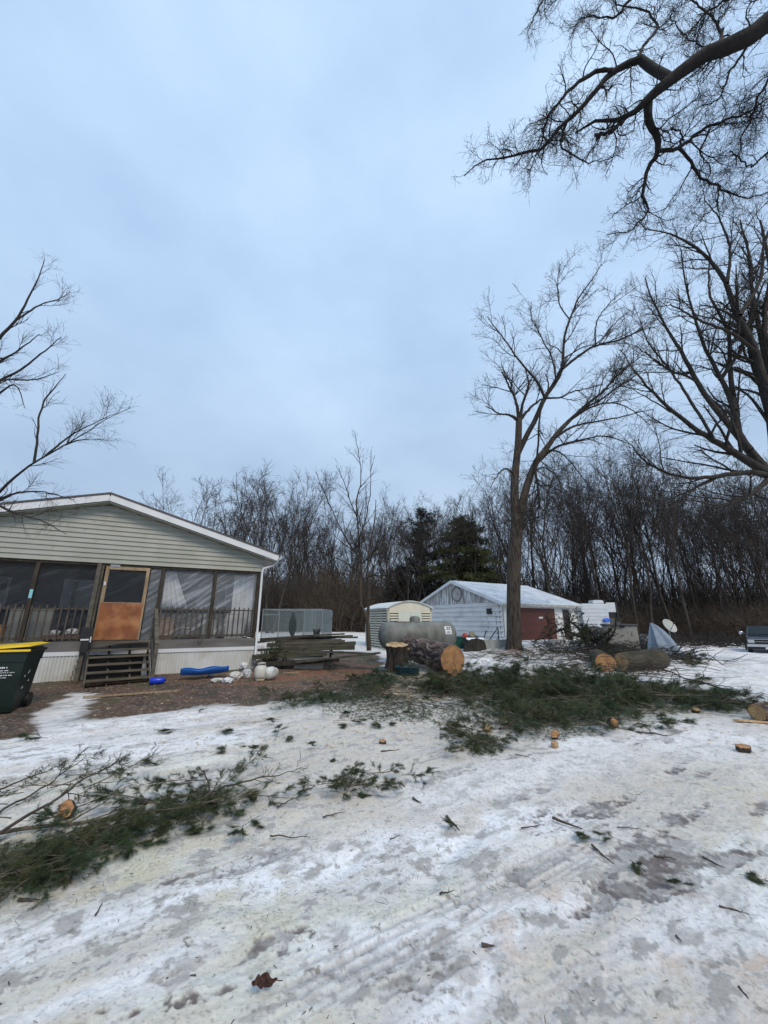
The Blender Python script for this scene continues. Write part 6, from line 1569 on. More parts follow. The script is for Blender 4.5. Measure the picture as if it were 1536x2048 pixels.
# boards and red sheet in front of the box
q = on(1252, 1296); 
for (dx, dy, l_, an, mt, lab, w_) in ((-.2, 1.6, 1.7, -.30, MT['wood_grey'], 'grey plank sloping down right in front of the deck box', .14), (.12, 1.4, 1.5, -.34, MT['white_paint'], 'narrow snow-white plank beside the grey one before the deck box', .07),
                                 (.35, 1.9, .8, -.30, M('brick_red_sheet', (.22, .07, .05), (.16, .05, .04), 6, .7), 'brick-red sheet tilted against the right of the deck box', .5)):
    b = MB(); b.bar((-l_ / 2 * math.cos(an), 0, -l_ / 2 * math.sin(an)), (l_ / 2 * math.cos(an), 0, l_ / 2 * math.sin(an)), w_, .03)
    o = b.build('junk_board', mt); o.location = (q.x + dx, q.y + dy, q.z + .32); tag(o, lab, 'board')
# dark junk right of the box
x = at(1290, 1270, 20).x
for k, (px, Y, s_, lab) in enumerate(((1287, 20.5, .34, 'black rubbish bag right of the deck box, left one'), (1302, 20.2, .26, 'smaller black rubbish bag between deck box and grey tarp'))):
    x = at(px, 1270, Y).x; sack((x, Y, gzf(x, Y)), s_, s_ * .7, s_ * 1.15, M('black_heap2', (.015, .015, .017), (.03, .03, .032), 5, .4, .5, .02), lab, 88 + k, 'bag', 'rubbish_bag')
x = at(1303, 1262, 19.5).x; sack((x, 19.6, gzf(x, 19.6) + .52), .16, .1, .06, MT['snow'], 'white scrap lying on the bags left of the grey tarp', 91, 'litter', 'white_scrap')

# grey tarp over a post
x = at(1328, 1296, 16.3).x; zg = gzf(x, 16.3); t = thing('draped_tarp', 'grey-blue tarp draped from a point like a small tent', 'tarp', (x, 16.3, zg), 0)
b = MB()
def tp(u, v):
    a_ = u * 2 * math.pi; fold = 1 + .16 * math.sin(5 * a_) + .08 * math.sin(11 * a_ + 1)
    apx = Vector((-.36, .0, 1.34)); bx_ = Vector((.08 + .66 * math.cos(a_) * fold, .42 * math.sin(a_) * fold, 0)); w_ = v ** .82
    p_ = apx.lerp(bx_, w_); p_.z = 1.34 * (1 - v) ** (1.12) + .10 * math.sin(math.pi * v) * (math.cos(a_) > 0) * math.cos(a_) * 2.2; 
    return tuple(p_)
b.grid(tp, 80, 24); o = b.build('sheet', M('greyblue_tarp', (.26, .32, .40), (.20, .25, .32), 5, .5, .3, .008), t, solid=.006)
b = MB(); b.tube([(-.36, 0, 0), (-.36, 0, 1.33)], .02, 8); b.build('pole', MT['steel'], t)
# satellite dish
dxx = at(1338, 1252, 18).x; t = thing('satellite_dish', 'round white satellite dish tilted on a short mast behind the grey tarp', 'satellite dish', (dxx, 18, gzf(dxx, 18)), R(0))
Rm = (Matrix.Rotation(R(25), 3, 'Y') @ Matrix.Rotation(R(58), 3, 'X')) @ Matrix.Scale(.86, 3)
b = MB(); b.lathe([(.001, 0), (.12, .006), (.22, .022), (.33, .05), (.37, .065), (.375, .06), (.33, .038), (.22, .010), (.12, -.006), (.001, -.012)], 44, (0, 0, 1.17), 0, Rm); b.build('reflector', M('dish_white', (.62, .60, .52), (.5, .48, .42), 4, .5, .05), t)
b = MB(); b.tube([(0, .05, 0), (0, .05, 1.15)], .025, 10); b.build('mast', MT['steel'], t)
b = MB(); b.tube([Vector((0, 0, 1.17)) + Rm @ Vector(v_) for v_ in ((0, -.30, .04), (0, -.12, .22), (0, -.02, .33))], .012, 8); b.tube([Vector((0, 0, 1.17)) + Rm @ Vector(v_) for v_ in ((0, -.03, .30), (0, .0, .38))], .03, 10); b.build('receiver_arm', MT['black'], t)

# ---------------------------------------------------------------- pickup truck, right edge
tx_, ty_ = 23.3, 24.6
t = thing('pickup_truck', 'dark blue-black pickup truck with chrome bumper parked at the right edge of the snow', 'pickup truck', (tx_, ty_, gzf(tx_, ty_) - .12), R(-40))
mp = M('dark_blue_paint', (.008, .011, .022), (.010, .014, .028), 3, .25, 0, spec=.6, coat=.6); mc = M('chrome', (.62, .63, .65), (.55, .56, .58), 4, .2, 0, metal=.9)
def car_sec(secs, name, mat, par, bev=.03):
    b = MB(); vs = []; 
    for (y, w_, z0, z1, wt) in secs: vs += [(-w_, y, z0), (w_, y, z0), (wt, y, z1), (-wt, y, z1)]
    fs = [(0, 1, 2, 3), tuple(len(vs) - 4 + k for k in (3, 2, 1, 0))]
    for i in range(len(secs) - 1):
        for k in range(4): fs.append((i * 4 + k, i * 4 + 4 + k, i * 4 + 4 + (k + 1) % 4, i * 4 + (k + 1) % 4))
    b.add(vs, fs); return b.build(name, mat, par, bevel=bev)
car_sec([(0, .92, .55, .98, .84), (.12, .97, .50, 1.05, .88), (1.35, .98, .50, 1.14, .92), (1.9, .98, .50, 1.16, .92), (5.4, .98, .5, 1.14, .92)], 'body', mp, t)
car_sec([(1.45, .86, 1.14, 1.16, .86), (2.1, .86, 1.14, 1.68, .70), (2.3, .86, 1.14, 1.72, .70), (3.3, .86, 1.14, 1.72, .70), (3.55, .86, 1.14, 1.2, .84)], 'cab', mp, t, .02)
b = MB(); b.add([(-.78, 1.50, 1.20), (.78, 1.50, 1.20), (.64, 2.06, 1.655), (-.64, 2.06, 1.655)], [(0, 1, 2, 3)]); o = b.build('windshield', M('green_glass', (.010, .018, .018), (.015, .026, .025), 2, .15, 0, spec=.3), t); o.location = (0, -.02, .015)
b = MB(); b.box(-.98, .98, -.16, -.02, .50, .66); b.box(-.94, .94, -.10, -.01, .36, .499, 1); b.build('bumper', [mc, MT['black']], t, bevel=.02)
b = MB(); b.box(-.60, .60, -.03, -.001, .68, .92); b.build('grille', MT['black'], t)
b = MB(); b.box(-.93, .93, -.05, -.031, .925, .955); b.box(-.60, .60, -.045, -.031, .79, .81); b.build('chrome_strip', mc, t)
for sx in (-.76, .76):
    b = MB(); b.box(sx - .15, sx + .15, -.045, -.002, .72, .90); b.build('headlight', M('lamp_glass', (.50, .52, .53), (.42, .44, .45), 4, .15, 0), t, bevel=.01)
    b = MB(); b.tube([(sx * 1.12 - .11, .95, .36), (sx * 1.12 + .11, .95, .36)], .36, 28); wh = b.build('wheel', MT['black'], t)
    b = MB(); b.tube([(sx * 1.12 + (.112 if sx > 0 else -.112), .95, .36), (sx * 1.12 + (.122 if sx > 0 else -.122), .95, .36)], .19, 20); b.build('rim', mc, wh)
    b = MB(); b.tube([(sx * 1.12 - .11, 4.4, .36), (sx * 1.12 + .11, 4.4, .36)], .36, 28); b.build('wheel', MT['black'], t)
    b = MB(); b.lathe([(0, -.03), (.10, -.02), (.12, 0), (.10, .03), (0, .05)], 20, (sx * 1.42, 1.75, 1.27), 0, Matrix.Rotation(R(90), 3, 'X')); b.tube([(sx * 1.2, 1.8, 1.24), (sx * 1.4, 1.78, 1.27)], .012, 6); b.build('mirror', mc if sx < 0 else MT['black'], t)
b = MB(); b.box(-.18, .18, -.175, -.162, .38, .49); b.build('licence_plate', MT['white_paint'], t)
# ---------------------------------------------------------------- pine slash
def needles(tips, dirs, per, ln, wd, rng, spread=.55, mat=None):
    n = len(tips); d = np.repeat(dirs, per, 0) + rng.normal(size=(n * per, 3)) * spread; d /= np.linalg.norm(d, axis=1, keepdims=True)
    back = rng.uniform(0, .07, (n * per, 1)); c = np.repeat(tips, per, 0) - np.repeat(dirs, per, 0) * back
    e = np.cross(d, rng.normal(size=d.shape)); e /= np.linalg.norm(e, axis=1, keepdims=True)
    L = rng.uniform(.7, 1.25, (n * per, 1)) * ln
    V = np.stack([c - e * wd, c + e * wd, c + d * L], 1).reshape(-1, 3)
    return mesh_np('needles', V, np.arange(len(V)).reshape(-1, 3), 3, mat, False)

def bough_proto(seed, L, nside, per=26, nl=.085, wd=.0016, mat=None, flat=.55):
    rng = np.random.default_rng(seed); k = 10
    P = np.zeros((1, k, 3)); d = np.array([1., 0, .05])
    for j in range(1, k):
        d = d + rng.normal(size=3) * np.array([.05, .12, .07]); d /= np.linalg.norm(d); P[0, j] = P[0, j - 1] + d * L / (k - 1)
    R0 = np.linspace(.007 * L + .002, .003, k)[None]
    c1, r1 = sprout(P, R0, nside, (L * .28, L * .6), (30, 60), 0, .12, 6, .6, .003, .15, rng, .55)
    c1[..., 2] = c1[:, :1, 2] + (c1[..., 2] - c1[:, :1, 2]) * flat
    c2, r2 = sprout(c1, r1, nside * 4, (L * .08, L * .2), (25, 55), 0, .12, 4, .7, .002, .25, rng, .4)
    c2[..., 2] = c2[:, :1, 2] + (c2[..., 2] - c2[:, :1, 2]) * flat
    tips = np.vstack([c1[:, -1], c2[:, -1], c2[:, -2], c1[:, -2], P[:, -1]])
    def dr(c, i): v = c[:, i] - c[:, i - 1]; return v / (np.linalg.norm(v, axis=1, keepdims=True) + 1e-9)
    dirs = np.vstack([dr(c1, -1), dr(c2, -1), dr(c2, -2), dr(c1, -2), dr(P, -1)])
    mw_ = tube_mesh('bough_wood', [(P, R0, 6), (c1, r1, 4), (c2, r2, 3)], MT['bough_wood'])
    mn = needles(tips, dirs, per, nl, wd, rng, .52, mat or MT['needle'])
    return mw_, mn
BP = [bough_proto(300 + i, L_, ns, 30, .095, .0013, mat=mt, flat=.4) for i, (L_, ns, mt) in enumerate(((1.3, 12, MT['needle']), (1.0, 10, MT['needle_b']), (1.5, 14, MT['needle']), (.9, 9, MT['needle']), (1.2, 13, MT['needle_b'])))]
BT = [bough_proto(330 + i, L_, ns, 12, .075, .0022) for i, (L_, ns) in enumerate(((1.4, 9), (1.1, 7)))]      # thin, more wood than needles
SP = [bough_proto(320 + i, L_, 4, 20, .08, .0018) for i, L_ in enumerate((.32, .42, .25, .5))]
rb_ = random.Random(9)
def put_bough(name, pr, x, y, z, s, label, group, rz=None, tilt=None):
    root = thing(name, label, 'pine bough', (x, y, z), 0, group)
    root.rotation_euler = (rb_.uniform(-.35, .35), rb_.uniform(-.22, .12) if tilt is None else tilt, rb_.uniform(0, 6.28) if rz is None else rz)
    root.scale = (s, s, s * (.45 if name == 'pine_sprig' else 1)); obj('stem', pr[0], root); obj('needles', pr[1], root); return root
def inpoly(x, y, P_):
    c = False
    for i in range(len(P_)):
        ax, ay = P_[i]; bx, by = P_[i - 1]
        if (ay > y) != (by > y) and x < (bx - ax) * (y - ay) / (by - ay) + ax: c = not c
    return c
def heap(n, pts, h, label, group, s=(.7, 1.15), protos_=BP, name='pine_bough', rz=None):
    """boughs scattered evenly over the ground under a photo polygon"""
    g_ = gpoly(pts); xs = [p[0] for p in g_]; ys = [p[1] for p in g_]; k = 0; got = []
    while k < n:
        best = None
        for _ in range(6):
            for _t in range(400):
                x, y = rb_.uniform(min(xs), max(xs)), rb_.uniform(min(ys), max(ys))
                if inpoly(x, y, g_): break
            dm_ = min([(x - a) ** 2 + (y - b) ** 2 for a, b in got] or [9])
            if best is None or dm_ > best[0]: best = (dm_, x, y)
        _, x, y = best; got.append((x, y))
        put_bough(name, rb_.choice(protos_), x, y, gzf(x, y) + .05 + rb_.random() * h, rb_.uniform(*s), label, group, None if rz is None else rz + rb_.uniform(-.9, .9) + (math.pi if rb_.random() < .4 else 0)); k += 1
heap(58, [(870, 1360), (960, 1352), (1060, 1366), (1170, 1362), (1190, 1405), (1170, 1440), (1060, 1432), (960, 1402), (880, 1398)], .16, 'green pine bough in the left half of the long slash pile', 'boughs in the left half of the slash pile')
heap(54, [(1160, 1366), (1300, 1378), (1400, 1392), (1470, 1408), (1440, 1425), (1320, 1430), (1230, 1442), (1160, 1445)], .20, 'green pine bough in the right half of the long slash pile', 'boughs in the right half of the slash pile')
heap(28, [(1060, 1430), (1180, 1435), (1150, 1472), (1080, 1482), (1030, 1470)], .10, 'pine bough in the near lobe of the slash pile', 'boughs in the near lobe of the pile', (.5, .8))
heap(10, [(925, 1470), (990, 1465), (985, 1500), (940, 1508)], .04, 'pine bough in the small clump left of the slash pile', 'boughs in the separate clump', (.4, .55))
heap(24, [(700, 1350), (770, 1345), (860, 1362), (860, 1395), (790, 1400), (690, 1398)], .03, 'pine bough scattered on the sawdust before the felled log', 'boughs on the sawdust', (.35, .65))
heap(12, [(560, 1402), (690, 1385), (700, 1400), (600, 1412)], .02, 'flat pine bough in the strip between mud and snow', 'boughs between mud and snow', (.35, .6))
heap(24, [(1060, 1300), (1190, 1285), (1215, 1325), (1120, 1345), (1050, 1335)], .10, 'pine bough on the lumpy snow left of the sawn logs', 'boughs on the lumpy snow', (.5, .9))
heap(9, [(1310, 1322), (1385, 1318), (1400, 1335), (1330, 1340)], .04, 'pine bough at the right end of the sawn logs', 'boughs right of the sawn logs', (.5, .8))
heap(24, [(-60, 1800), (-40, 1740), (60, 1720), (180, 1680), (215, 1700), (160, 1742), (60, 1775)], .06, 'pine bough in the near left end of the branch heap', 'boughs in the near left heap', (.28, .48), rz=.6)
heap(25, [(190, 1690), (330, 1622), (430, 1575), (500, 1582), (490, 1608), (430, 1632), (330, 1655), (230, 1705)], .06, 'pine bough in the long middle stretch of the left branch heap', 'boughs in the middle of the left heap', (.32, .55), rz=.6)
heap(9, [(-40, 1660), (60, 1590), (150, 1560), (220, 1590), (150, 1650), (20, 1700)], .06, 'thin pine branch spread on the snow above the left heap', 'thin branches above the left heap', (.35, .55), BT, rz=.5)
heap(6, [(640, 1588), (685, 1580), (690, 1595), (650, 1600)], .02, 'pine bough in the left of two small clumps mid-yard', 'boughs in the left centre clump', (.26, .4), rz=.4)
heap(7, [(700, 1570), (750, 1545), (815, 1560), (790, 1575), (720, 1590)], .02, 'pine bough in the right of two small clumps mid-yard', 'boughs in the right centre clump', (.26, .4), rz=.4)
heap(2, [(30, 1482), (100, 1478), (100, 1490), (40, 1492)], .02, 'little pine bough on the snow at the far left below the bin', 'boughs below the bin', (.35, .45))
heap(6, [(1010, 1500), (930, 1460), (700, 1420), (560, 1440), (440, 1480), (430, 1540), (640, 1530), (860, 1450)], .0, 'small pine sprig strewn on the trampled snow in mid-yard', 'sprigs strewn in mid-yard', (.8, 1.1), SP, 'pine_sprig')
heap(9, [(350, 1440), (620, 1420), (800, 1420), (760, 1500), (400, 1560), (260, 1540)], .0, 'small pine sprig strewn on the snow before the mud', 'sprigs strewn before the mud', (.7, 1.1), SP, 'pine_sprig')
for px, py, lab in ((655, 1525, 'dark sprig of needles in the middle of the yard'), (385, 1427, 'flat sprig on the line between mud and snow'), (270, 1548, 'small dark green tuft standing on the snow at left'), (590, 1485, 'bright green tuft on the snow in the left middle'),
                    (1160, 1690, 'thin sprig on the bare icy patch at right'), (1285, 1705, 'brown-green sprig on the dark ice at right'), (1260, 1730, 'curled sprig below the dark ice patch'), (1310, 1765, 'loose needle tuft right of the curled sprig'), (1180, 1683, 'short sprig beside a long twig on the ice'),
                    (930, 1665, 'wispy sprig on the snow right of centre'), (500, 1640, 'curved bare sprig in front of the left heap'), (520, 1640, 'small grey tuft in front of the left heap'), (1480, 1760, 'dry sprig at the right edge of the foreground'), (350, 1680, 'single drooping needle tuft before the left heap'), (760, 1600, 'tiny tuft right of the centre clump')):
    q = on(px, py); put_bough('pine_sprig', rb_.choice(SP), q.x, q.y, q.z + .03, rb_.uniform(.45, .75), lab, None)

def needle_mat(label, pts, n, h, seed, mat, ln=.10, wd=.0018, kind='stuff'):
    rng = np.random.default_rng(seed); g_ = gpoly(pts); A_ = np.array(g_)
    x = rng.uniform(A_[:, 0].min() - .2, A_[:, 0].max() + .2, n * 4); y = rng.uniform(A_[:, 1].min() - .2, A_[:, 1].max() + .2, n * 4)
    s_ = sdpoly(x, y, g_) + .6 * (fbm(x * 2.5, y * 2.5, seed, 3) - .5); keep = (s_ < rng.uniform(-.35, .10, n * 4)); x = x[keep][:n]; y = y[keep][:n]; s_ = s_[keep][:n]; n = len(x)
    # tufts: each centre carries eight needles
    a = rng.uniform(0, 6.28, n); z = gz(x, y) + .015 + rng.random(n) * h * smooth(.1, -.4, s_); k = 8
    az = np.repeat(a, k) + rng.normal(size=n * k) * .45; el = rng.normal(size=n * k) * .35 + .1; L = rng.uniform(.6, 1.2, n * k) * ln
    d = np.stack([np.cos(az) * np.cos(el), np.sin(az) * np.cos(el), np.sin(el)], -1) * L[:, None]; c = np.repeat(np.stack([x, y, z], -1), k, 0)
    e = np.cross(d, rng.normal(size=d.shape)); e /= np.linalg.norm(e, axis=1, keepdims=True); e *= wd
    V = np.stack([c - e, c + e, c + d], 1).reshape(-1, 3); V[:, 2] = np.maximum(V[:, 2], gz(V[:, 0], V[:, 1]) + .008)
    o = obj('needle_carpet', mesh_np('needle_carpet', V, np.arange(len(V)).reshape(-1, 3), 3, mat, False)); tag(o, label, 'pine needles', kind=kind)
needle_mat('carpet of green needles under the long slash pile', [(870, 1362), (960, 1354), (1060, 1366), (1170, 1362), (1300, 1378), (1400, 1392), (1470, 1408), (1440, 1425), (1320, 1430), (1230, 1442), (1185, 1468), (1090, 1482), (1030, 1470), (1060, 1432), (960, 1402), (880, 1398)], 9500, .20, 401, MT['needle'])
needle_mat('green needles under the small clump left of the slash pile', [(915, 1475), (985, 1465), (1000, 1490), (960, 1515), (920, 1500)], 900, .06, 402, MT['needle'])
needle_mat('needles and shreds over the sawdust before the stump', [(540, 1408), (680, 1386), (720, 1350), (790, 1345), (800, 1368), (760, 1392), (860, 1400), (700, 1412), (560, 1418)], 3400, .05, 403, MT['needle_b'])
needle_mat('carpet of needles under the left branch heap', [(-60, 1800), (-40, 1730), (60, 1715), (190, 1680), (330, 1622), (430, 1578), (515, 1584), (505, 1606), (430, 1632), (330, 1655), (230, 1705), (150, 1745), (60, 1775)], 5200, .05, 404, MT['needle'], .08, .0013)
needle_mat('green shreds over the lumpy snow left of the sawn logs', [(1060, 1300), (1190, 1285), (1215, 1325), (1120, 1345), (1050, 1335)], 1500, .12, 405, MT['needle_b'])
needle_mat('sparse green shreds strewn below the sawdust', [(620, 1412), (800, 1405), (960, 1412), (1060, 1432), (1040, 1462), (860, 1450), (640, 1440)], 1500, .02, 406, MT['needle'])
# longer bare branches in the heaps
def branch(px0, py0, px1, py1, r0, label, seed, lift=(.05, .1), kids=10, mat=None, need=0, arch=0, name='fallen_branch'):
    a = on(px0, py0) + Vector((0, 0, lift[0])); c = on(px1, py1) + Vector((0, 0, lift[1])); L = (c - a).length; rng = np.random.default_rng(seed); k = 14
    P = np.array([list(a.lerp(c, i / (k - 1)) - a) for i in range(k)])[None]; wv = np.cumsum(rng.normal(size=(k, 3)) * L * .012, 0); wv -= np.linspace(0, 1, k)[:, None] * wv[-1]; P[0] += wv; P[0, :, 2] += arch * np.sin(np.linspace(0, np.pi, k))
    R0 = np.linspace(r0, r0 * .3, k)[None]; root = thing(name, label, 'branch', tuple(a)); m_ = mat or MT['stick']
    sets = [(P, R0, 8)]; obj('stem', tube_mesh('stem', sets, m_), root)
    if kids:
        c1, r1 = sprout(P, R0, kids, (L * .10, L * .32), (25, 60), .02, .14, 7, .55, r0 * .2, .25, rng); c2, r2 = sprout(c1, r1, kids * 3, (L * .04, L * .12), (25, 60), 0, .14, 4, .6, r0 * .13, .2, rng)
        obj('twigs', tube_mesh('twigs', [(c1, r1, 5), (c2, r2, 4)], m_), root)
        if need:
            v = c2[:, -1] - c2[:, -2]; v /= np.linalg.norm(v, axis=1, keepdims=True)
            obj('needles', needles(c2[:, -1], v, need, .075, .0016, rng, .45, MT['needle']), root)
    return root
branch(-40, 1712, 235, 1590, .014, 'long dark branch slanting up through the left branch heap', 1, (.06, .30), 12, need=14)
branch(-40, 1690, 400, 1622, .017, 'thick olive-barked branch along the left branch heap', 2, (.04, .07), 5, MT['bough_wood'], 10)
branch(-40, 1735, 330, 1640, .011, 'lower brown branch in the left branch heap', 21, (.05, .10), 6, MT['bough_wood'], 10)
branch(430, 1620, 395, 1578, .013, 'short thick stub sticking up from the left branch heap', 3, (.05, .18), 0)
branch(400, 1605, 600, 1552, .010, 'thin arching branch reaching right out of the left branch heap', 4, (.05, .08), 8, need=6)
branch(555, 1622, 610, 1590, .006, 'thin twig linking the left heap and the centre clump', 5, (.03, .03), 2)
branch(-20, 1640, 165, 1545, .010, 'slim branch fanning over the snow above the left heap', 6, (.05, .16), 14, need=12)
branch(-30, 1600, 120, 1560, .010, 'uppermost slim branch at the far left edge', 61, (.04, .14), 12, need=10)
branch(1000, 1470, 1100, 1440, .016, 'bare branch pointing left out of the slash pile', 7, (.08, .16), 6)
branch(1495, 1398, 1205, 1345, .022, 'long dark branch lying over the slash pile below the sawn logs', 8, (.14, .46), 12, arch=.05)
branch(1215, 1372, 1255, 1325, .016, 'forked dark branch rising toward the sawn logs', 9, (.10, .35), 3)
branch(1405, 1375, 1424, 1342, .013, 'curved dark twig standing up at the right of the slash pile', 10, (.12, .42), 1)
branch(1480, 1412, 1412, 1415, .020, 'pale-ended branch on the right end of the slash pile', 12, (.10, .12), 2, MT['bough_wood'])
branch(1350, 1322, 1460, 1345, .008, 'fine bare branch tip on the clean snow right of the sawn logs', 13, (.05, .05), 16)
branch(1330, 1312, 1480, 1335, .006, 'thin long twig crossing the clean snow', 14, (.05, .03), 5)
branch(1370, 1375, 1536, 1400, .012, 'dark branch trailing off the slash pile to the right edge', 15, (.15, .06), 12, need=8)
for k, (x0, y0, x1, y1, r_, lab) in enumerate(((894, 1637, 919, 1667, .013, 'short dark stick pointing down right in the middle foreground'), (1107, 1641, 1165, 1664, .012, 'dark straight stick on the ice right of centre'), (1184, 1696, 1228, 1735, .009, 'dark curved stick below the bare patch at right'),
        (1274, 1467, 1336, 1475, .016, 'black stick lying below the slash pile at right'), (963, 1899, 990, 1903, .010, 'small curved black stick in the near foreground'), (762, 1506, 800, 1502, .009, 'dark stick beside the orange chip in mid-yard'), (826, 1600, 843, 1611, .010, 'stubby dark stick left of the centre'),
        (1309, 1716, 1355, 1726, .007, 'thin dark twig right of the bare patch'), (1407, 1720, 1450, 1743, .006, 'thin twig at the right of the foreground'), (1354, 1880, 1365, 1893, .005, 'tiny twig near the orange stain'), (880, 1795, 908, 1790, .006, 'small curved twig near the tyre track'), (36, 1806, 80, 1808, .009, 'dark bent twig in front of the left heap end'),
        (190, 1838, 204, 1813, .005, 'thin upright twig in the left foreground'), (645, 1640, 690, 1630, .006, 'fine twig right of the left heap'), (780, 1685, 800, 1678, .005, 'fine bent twig on the snow at centre'), (1030, 1512, 1060, 1517, .009, 'dark twig fragment before the slash pile'), (1480, 1985, 1500, 2010, .005, 'tiny dark twig at the lower right'),
        (333, 1968, 338, 1975, .006, 'dark fleck of twig in the left foreground'), (1043, 1660, 1090, 1655, .006, 'light curling twig beside the dark straight stick'), (540, 1680, 620, 1682, .006, 'curling bare twig before the left heap'), (1235, 1660, 1290, 1668, .005, 'wisp of twig on the bare patch'), (1440, 1820, 1500, 1838, .006, 'dark twig at the right foreground edge'))):
    branch(x0, y0, x1, y1, r_, lab, 40 + k, (.018, .022), 0 if r_ > .0085 else 2, name='stick')
# fallen treetop in front of the garage door
a = at(1115, 1200, 20.5); c = at(1235, 1310, 15.5); k = 14
def fallen(pa, pc, r0, label, seed, nb):
    rng = np.random.default_rng(seed); k = 14; a = np.array(pa); c = np.array(pc)
    P = (np.linspace(0, 1, k)[:, None] * (c - a)[None])[None]; R0 = np.linspace(r0 * .4, r0, k)[None]; L = np.linalg.norm(c - a)
    root = thing('fallen_treetop', label, 'fallen treetop', tuple(a)); obj('trunk', tube_mesh('trunk', [(P, R0, 8)], MT['bark']), root)
    c1, r1 = sprout(P, R0, nb, (.6, 1.9), (30, 75), -.15, .12, 8, .5, .010, .0, rng, .2); c1[..., 2] = np.maximum(c1[..., 2] + a[2], .42) - a[2]
    c2, r2 = sprout(c1, r1, nb * 6, (.2, .6), (25, 60), -.05, .14, 5, .6, .006, .1, rng)
    c2[..., 2] = np.maximum(c2[..., 2] + a[2], .40) - a[2]
    obj('branches', tube_mesh('branches', [(c1, r1, 5), (c2, r2, 3)], MT['bark']), root)
    v = c2[:, -1] - c2[:, -2]; v /= np.linalg.norm(v, axis=1, keepdims=True) + 1e-9
    tp = np.vstack([c2[:, -1], c2[:, -2], c2[:, 2]]); vv = np.vstack([v, v, v]); ok = rng.random(len(tp)) < .8
    obj('needles', needles(tp[ok], vv[ok], 16, .11, .0045, rng, .6, MT['conifer_green']), root)
g1 = at(1128, 1225, 20.8); g2 = at(1222, 1300, 15.6)
fallen((g1.x, 20.8, 1.75), (g2.x, 15.6, gzf(g2.x, 15.6) + .22), .10, 'felled pine top with dull green needles slumped before the brown garage door', 5, 44)
g1 = at(1062, 1272, 19.8); g2 = at(1130, 1240, 20.8)
fallen((g1.x, 19.8, .55), (g2.x, 20.8, 1.2), .06, 'bushy green branch heap against the lower right of the brown garage door', 6, 30)
# brush heap at the foot of the woods right of centre
def tangle(label, x0, x1, y0, y1, n, h, seed, mat, rad=.012, cat='brush pile', kind=None):
    rng = np.random.default_rng(seed); k = 7; x = rng.uniform(x0, x1, n); y = rng.uniform(y0, y1, n); P = np.empty((n, k, 3)); P[:, 0] = np.stack([x, y, gz(x, y) + rng.random(n) * h * .5], -1)
    D = rng.normal(size=(n, 3)); D[:, 2] = np.abs(D[:, 2]) * .35; D /= np.linalg.norm(D, axis=1, keepdims=True); L = rng.uniform(.4, 1.6, n)
    for j in range(1, k):
        D = D + .14 * rng.normal(size=(n, 3)); D /= np.linalg.norm(D, axis=1, keepdims=True); P[:, j] = P[:, j - 1] + D * (L / (k - 1))[:, None]
    g_ = gz(P[..., 0], P[..., 1]); P[..., 2] = np.clip(P[..., 2], g_ + .01, g_ + h); Rr = rng.uniform(rad * .5, rad * 1.6, n)[:, None] * np.linspace(1, .4, k)[None]
    base = np.array([(x0 + x1) / 2, (y0 + y1) / 2, gzf((x0 + x1) / 2, (y0 + y1) / 2)]); o = obj('brush_pile', tube_mesh('brush_pile', [(P - base, Rr, 4)], mat)); o.location = base; tag(o, label, cat, kind=kind)
tangle('low tangle of cut brush along the snow edge between the dish and the pickup', 14.5, 30, 30, 36, 1500, 1.1, 71, MT['bark'], .022)
tangle('dark tangle of twigs around the logs and the deck box', 6.6, 12, 14.2, 18.5, 620, .5, 72, MT['bark'], .012)
tangle('snowy tangle of twigs on the lumpy ground by the tall bare tree', 3.6, 8.6, 11.6, 16.5, 620, .26, 73, MT['stick'], .008)
tangle('thin twigs strewn between the stump and the long slash pile', -1.2, 2.6, 8.0, 11.4, 260, .10, 75, MT['stick'], .005)
tangle('small rubble of sticks at the far end of the snow behind the picnic table', -6, 4, 38, 44, 700, 1.1, 74, MT['bark'], .03)
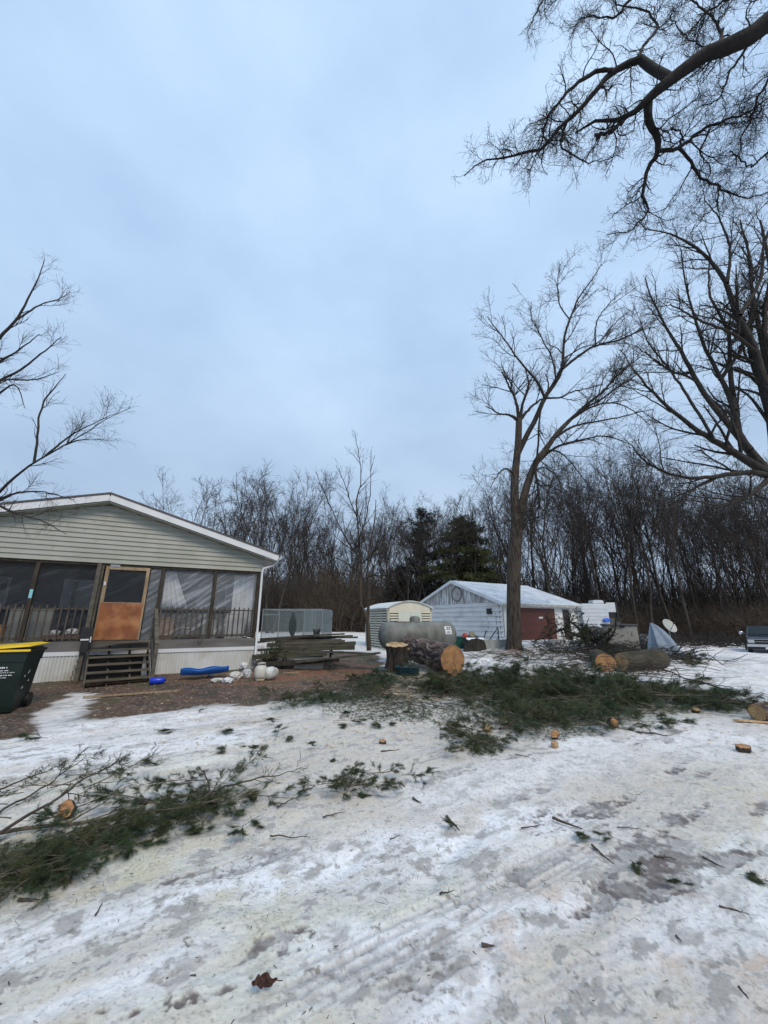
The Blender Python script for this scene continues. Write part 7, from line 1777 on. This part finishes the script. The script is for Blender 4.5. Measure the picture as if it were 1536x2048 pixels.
# brown dead leaf in the foreground
q = on(525, 2005); b = MB()
def lf_(u, v):
    x = (u - .5) * .15; w_ = .038 * (math.sin(math.pi * min(max(u, .0), 1)) ** .6) * (1 + .35 * math.sin(u * 19)); return (x + .01 * math.sin(v * 9), (v - .5) * 2 * w_ + .02 * math.sin(u * 4), .018 + .022 * math.cos((v - .5) * 4) * math.sin(u * 6 + .5) + .012 * math.sin(u * 14 + v * 6))
b.grid(lf_, 40, 14); b.tube([(.07, .0, .015), (.10, -.012, .01), (.125, -.01, .005)], .0022, 6)
o = b.build('dead_leaf', M('dead_leaf_brown', (.035, .014, .010), (.07, .030, .020), 30, .7, .4, .004)); o.location = (q.x, q.y, q.z + .055); o.rotation_euler = (0, .1, R(28)); o.scale = (.66, .66, .8); tag(o, 'curled dark brown dead leaf near the bottom of the foreground', 'leaf')
# crumbs: needles, chips and twig bits strewn over the snow, nobody could count them
rng = np.random.default_rng(77)
def crumbs(label, n, cx, cy, sx, sy, mat, ln, wd, name, seed, cat):
    rng = np.random.default_rng(seed); y = cy + np.abs(rng.normal(size=n)) * sy if False else rng.uniform(cy[0], cy[1], n) ** 1.0; x = rng.uniform(cx[0], cx[1], n) * (y / cy[1] * .8 + .2)
    keep = fbm(x * 1.1, y * 1.1, seed, 3) > rng.uniform(.30, .72, n); x = x[keep]; y = y[keep]; n = len(x)
    a = rng.uniform(0, 6.28, n); L = rng.uniform(.5, 1.3, n) * ln; z = gz(x, y) + .020 + .012 * rng.random(n)
    d = np.stack([np.cos(a) * L, np.sin(a) * L, rng.normal(size=n) * L * .12], -1); e = np.stack([-np.sin(a), np.cos(a), rng.normal(size=n) * .3], -1) * (wd * rng.uniform(.6, 1.4, n))[:, None]; c = np.stack([x, y, z], -1)
    V = np.stack([c - d / 2 - e, c - d / 2 + e, c + d / 2 + e * .5, c + d / 2 - e * .5], 1).reshape(-1, 3)
    o = obj(name, mesh_np(name, V, np.arange(len(V)).reshape(-1, 4), 4, mat, False)); tag(o, label, cat, kind='stuff')
crumbs('loose green pine needles strewn over the trampled snow', 17000, (-8, 11), (2.6, 12.5), 0, 0, MT['needle'], .06, .0010, 'needle_litter', 5, 'needle litter')
crumbs('dark twig crumbs and bark flakes strewn over the snow', 4200, (-8, 14), (1.8, 13.5), 0, 0, MT['stick'], .022, .0024, 'twig_litter', 6, 'twig litter')
crumbs('pale wood chips sprinkled over the snow and mud', 2600, (-8, 9), (5.5, 13.5), 0, 0, MT['fresh_wood'], .035, .010, 'chip_litter', 8, 'wood chips')
crumbs('heap of yellow sawdust chips between stump and slash pile', 2600, (-.3, 2.6), (8.6, 12.2), 0, 0, MT['fresh_wood'], .045, .014, 'chip_litter', 9, 'wood chips')
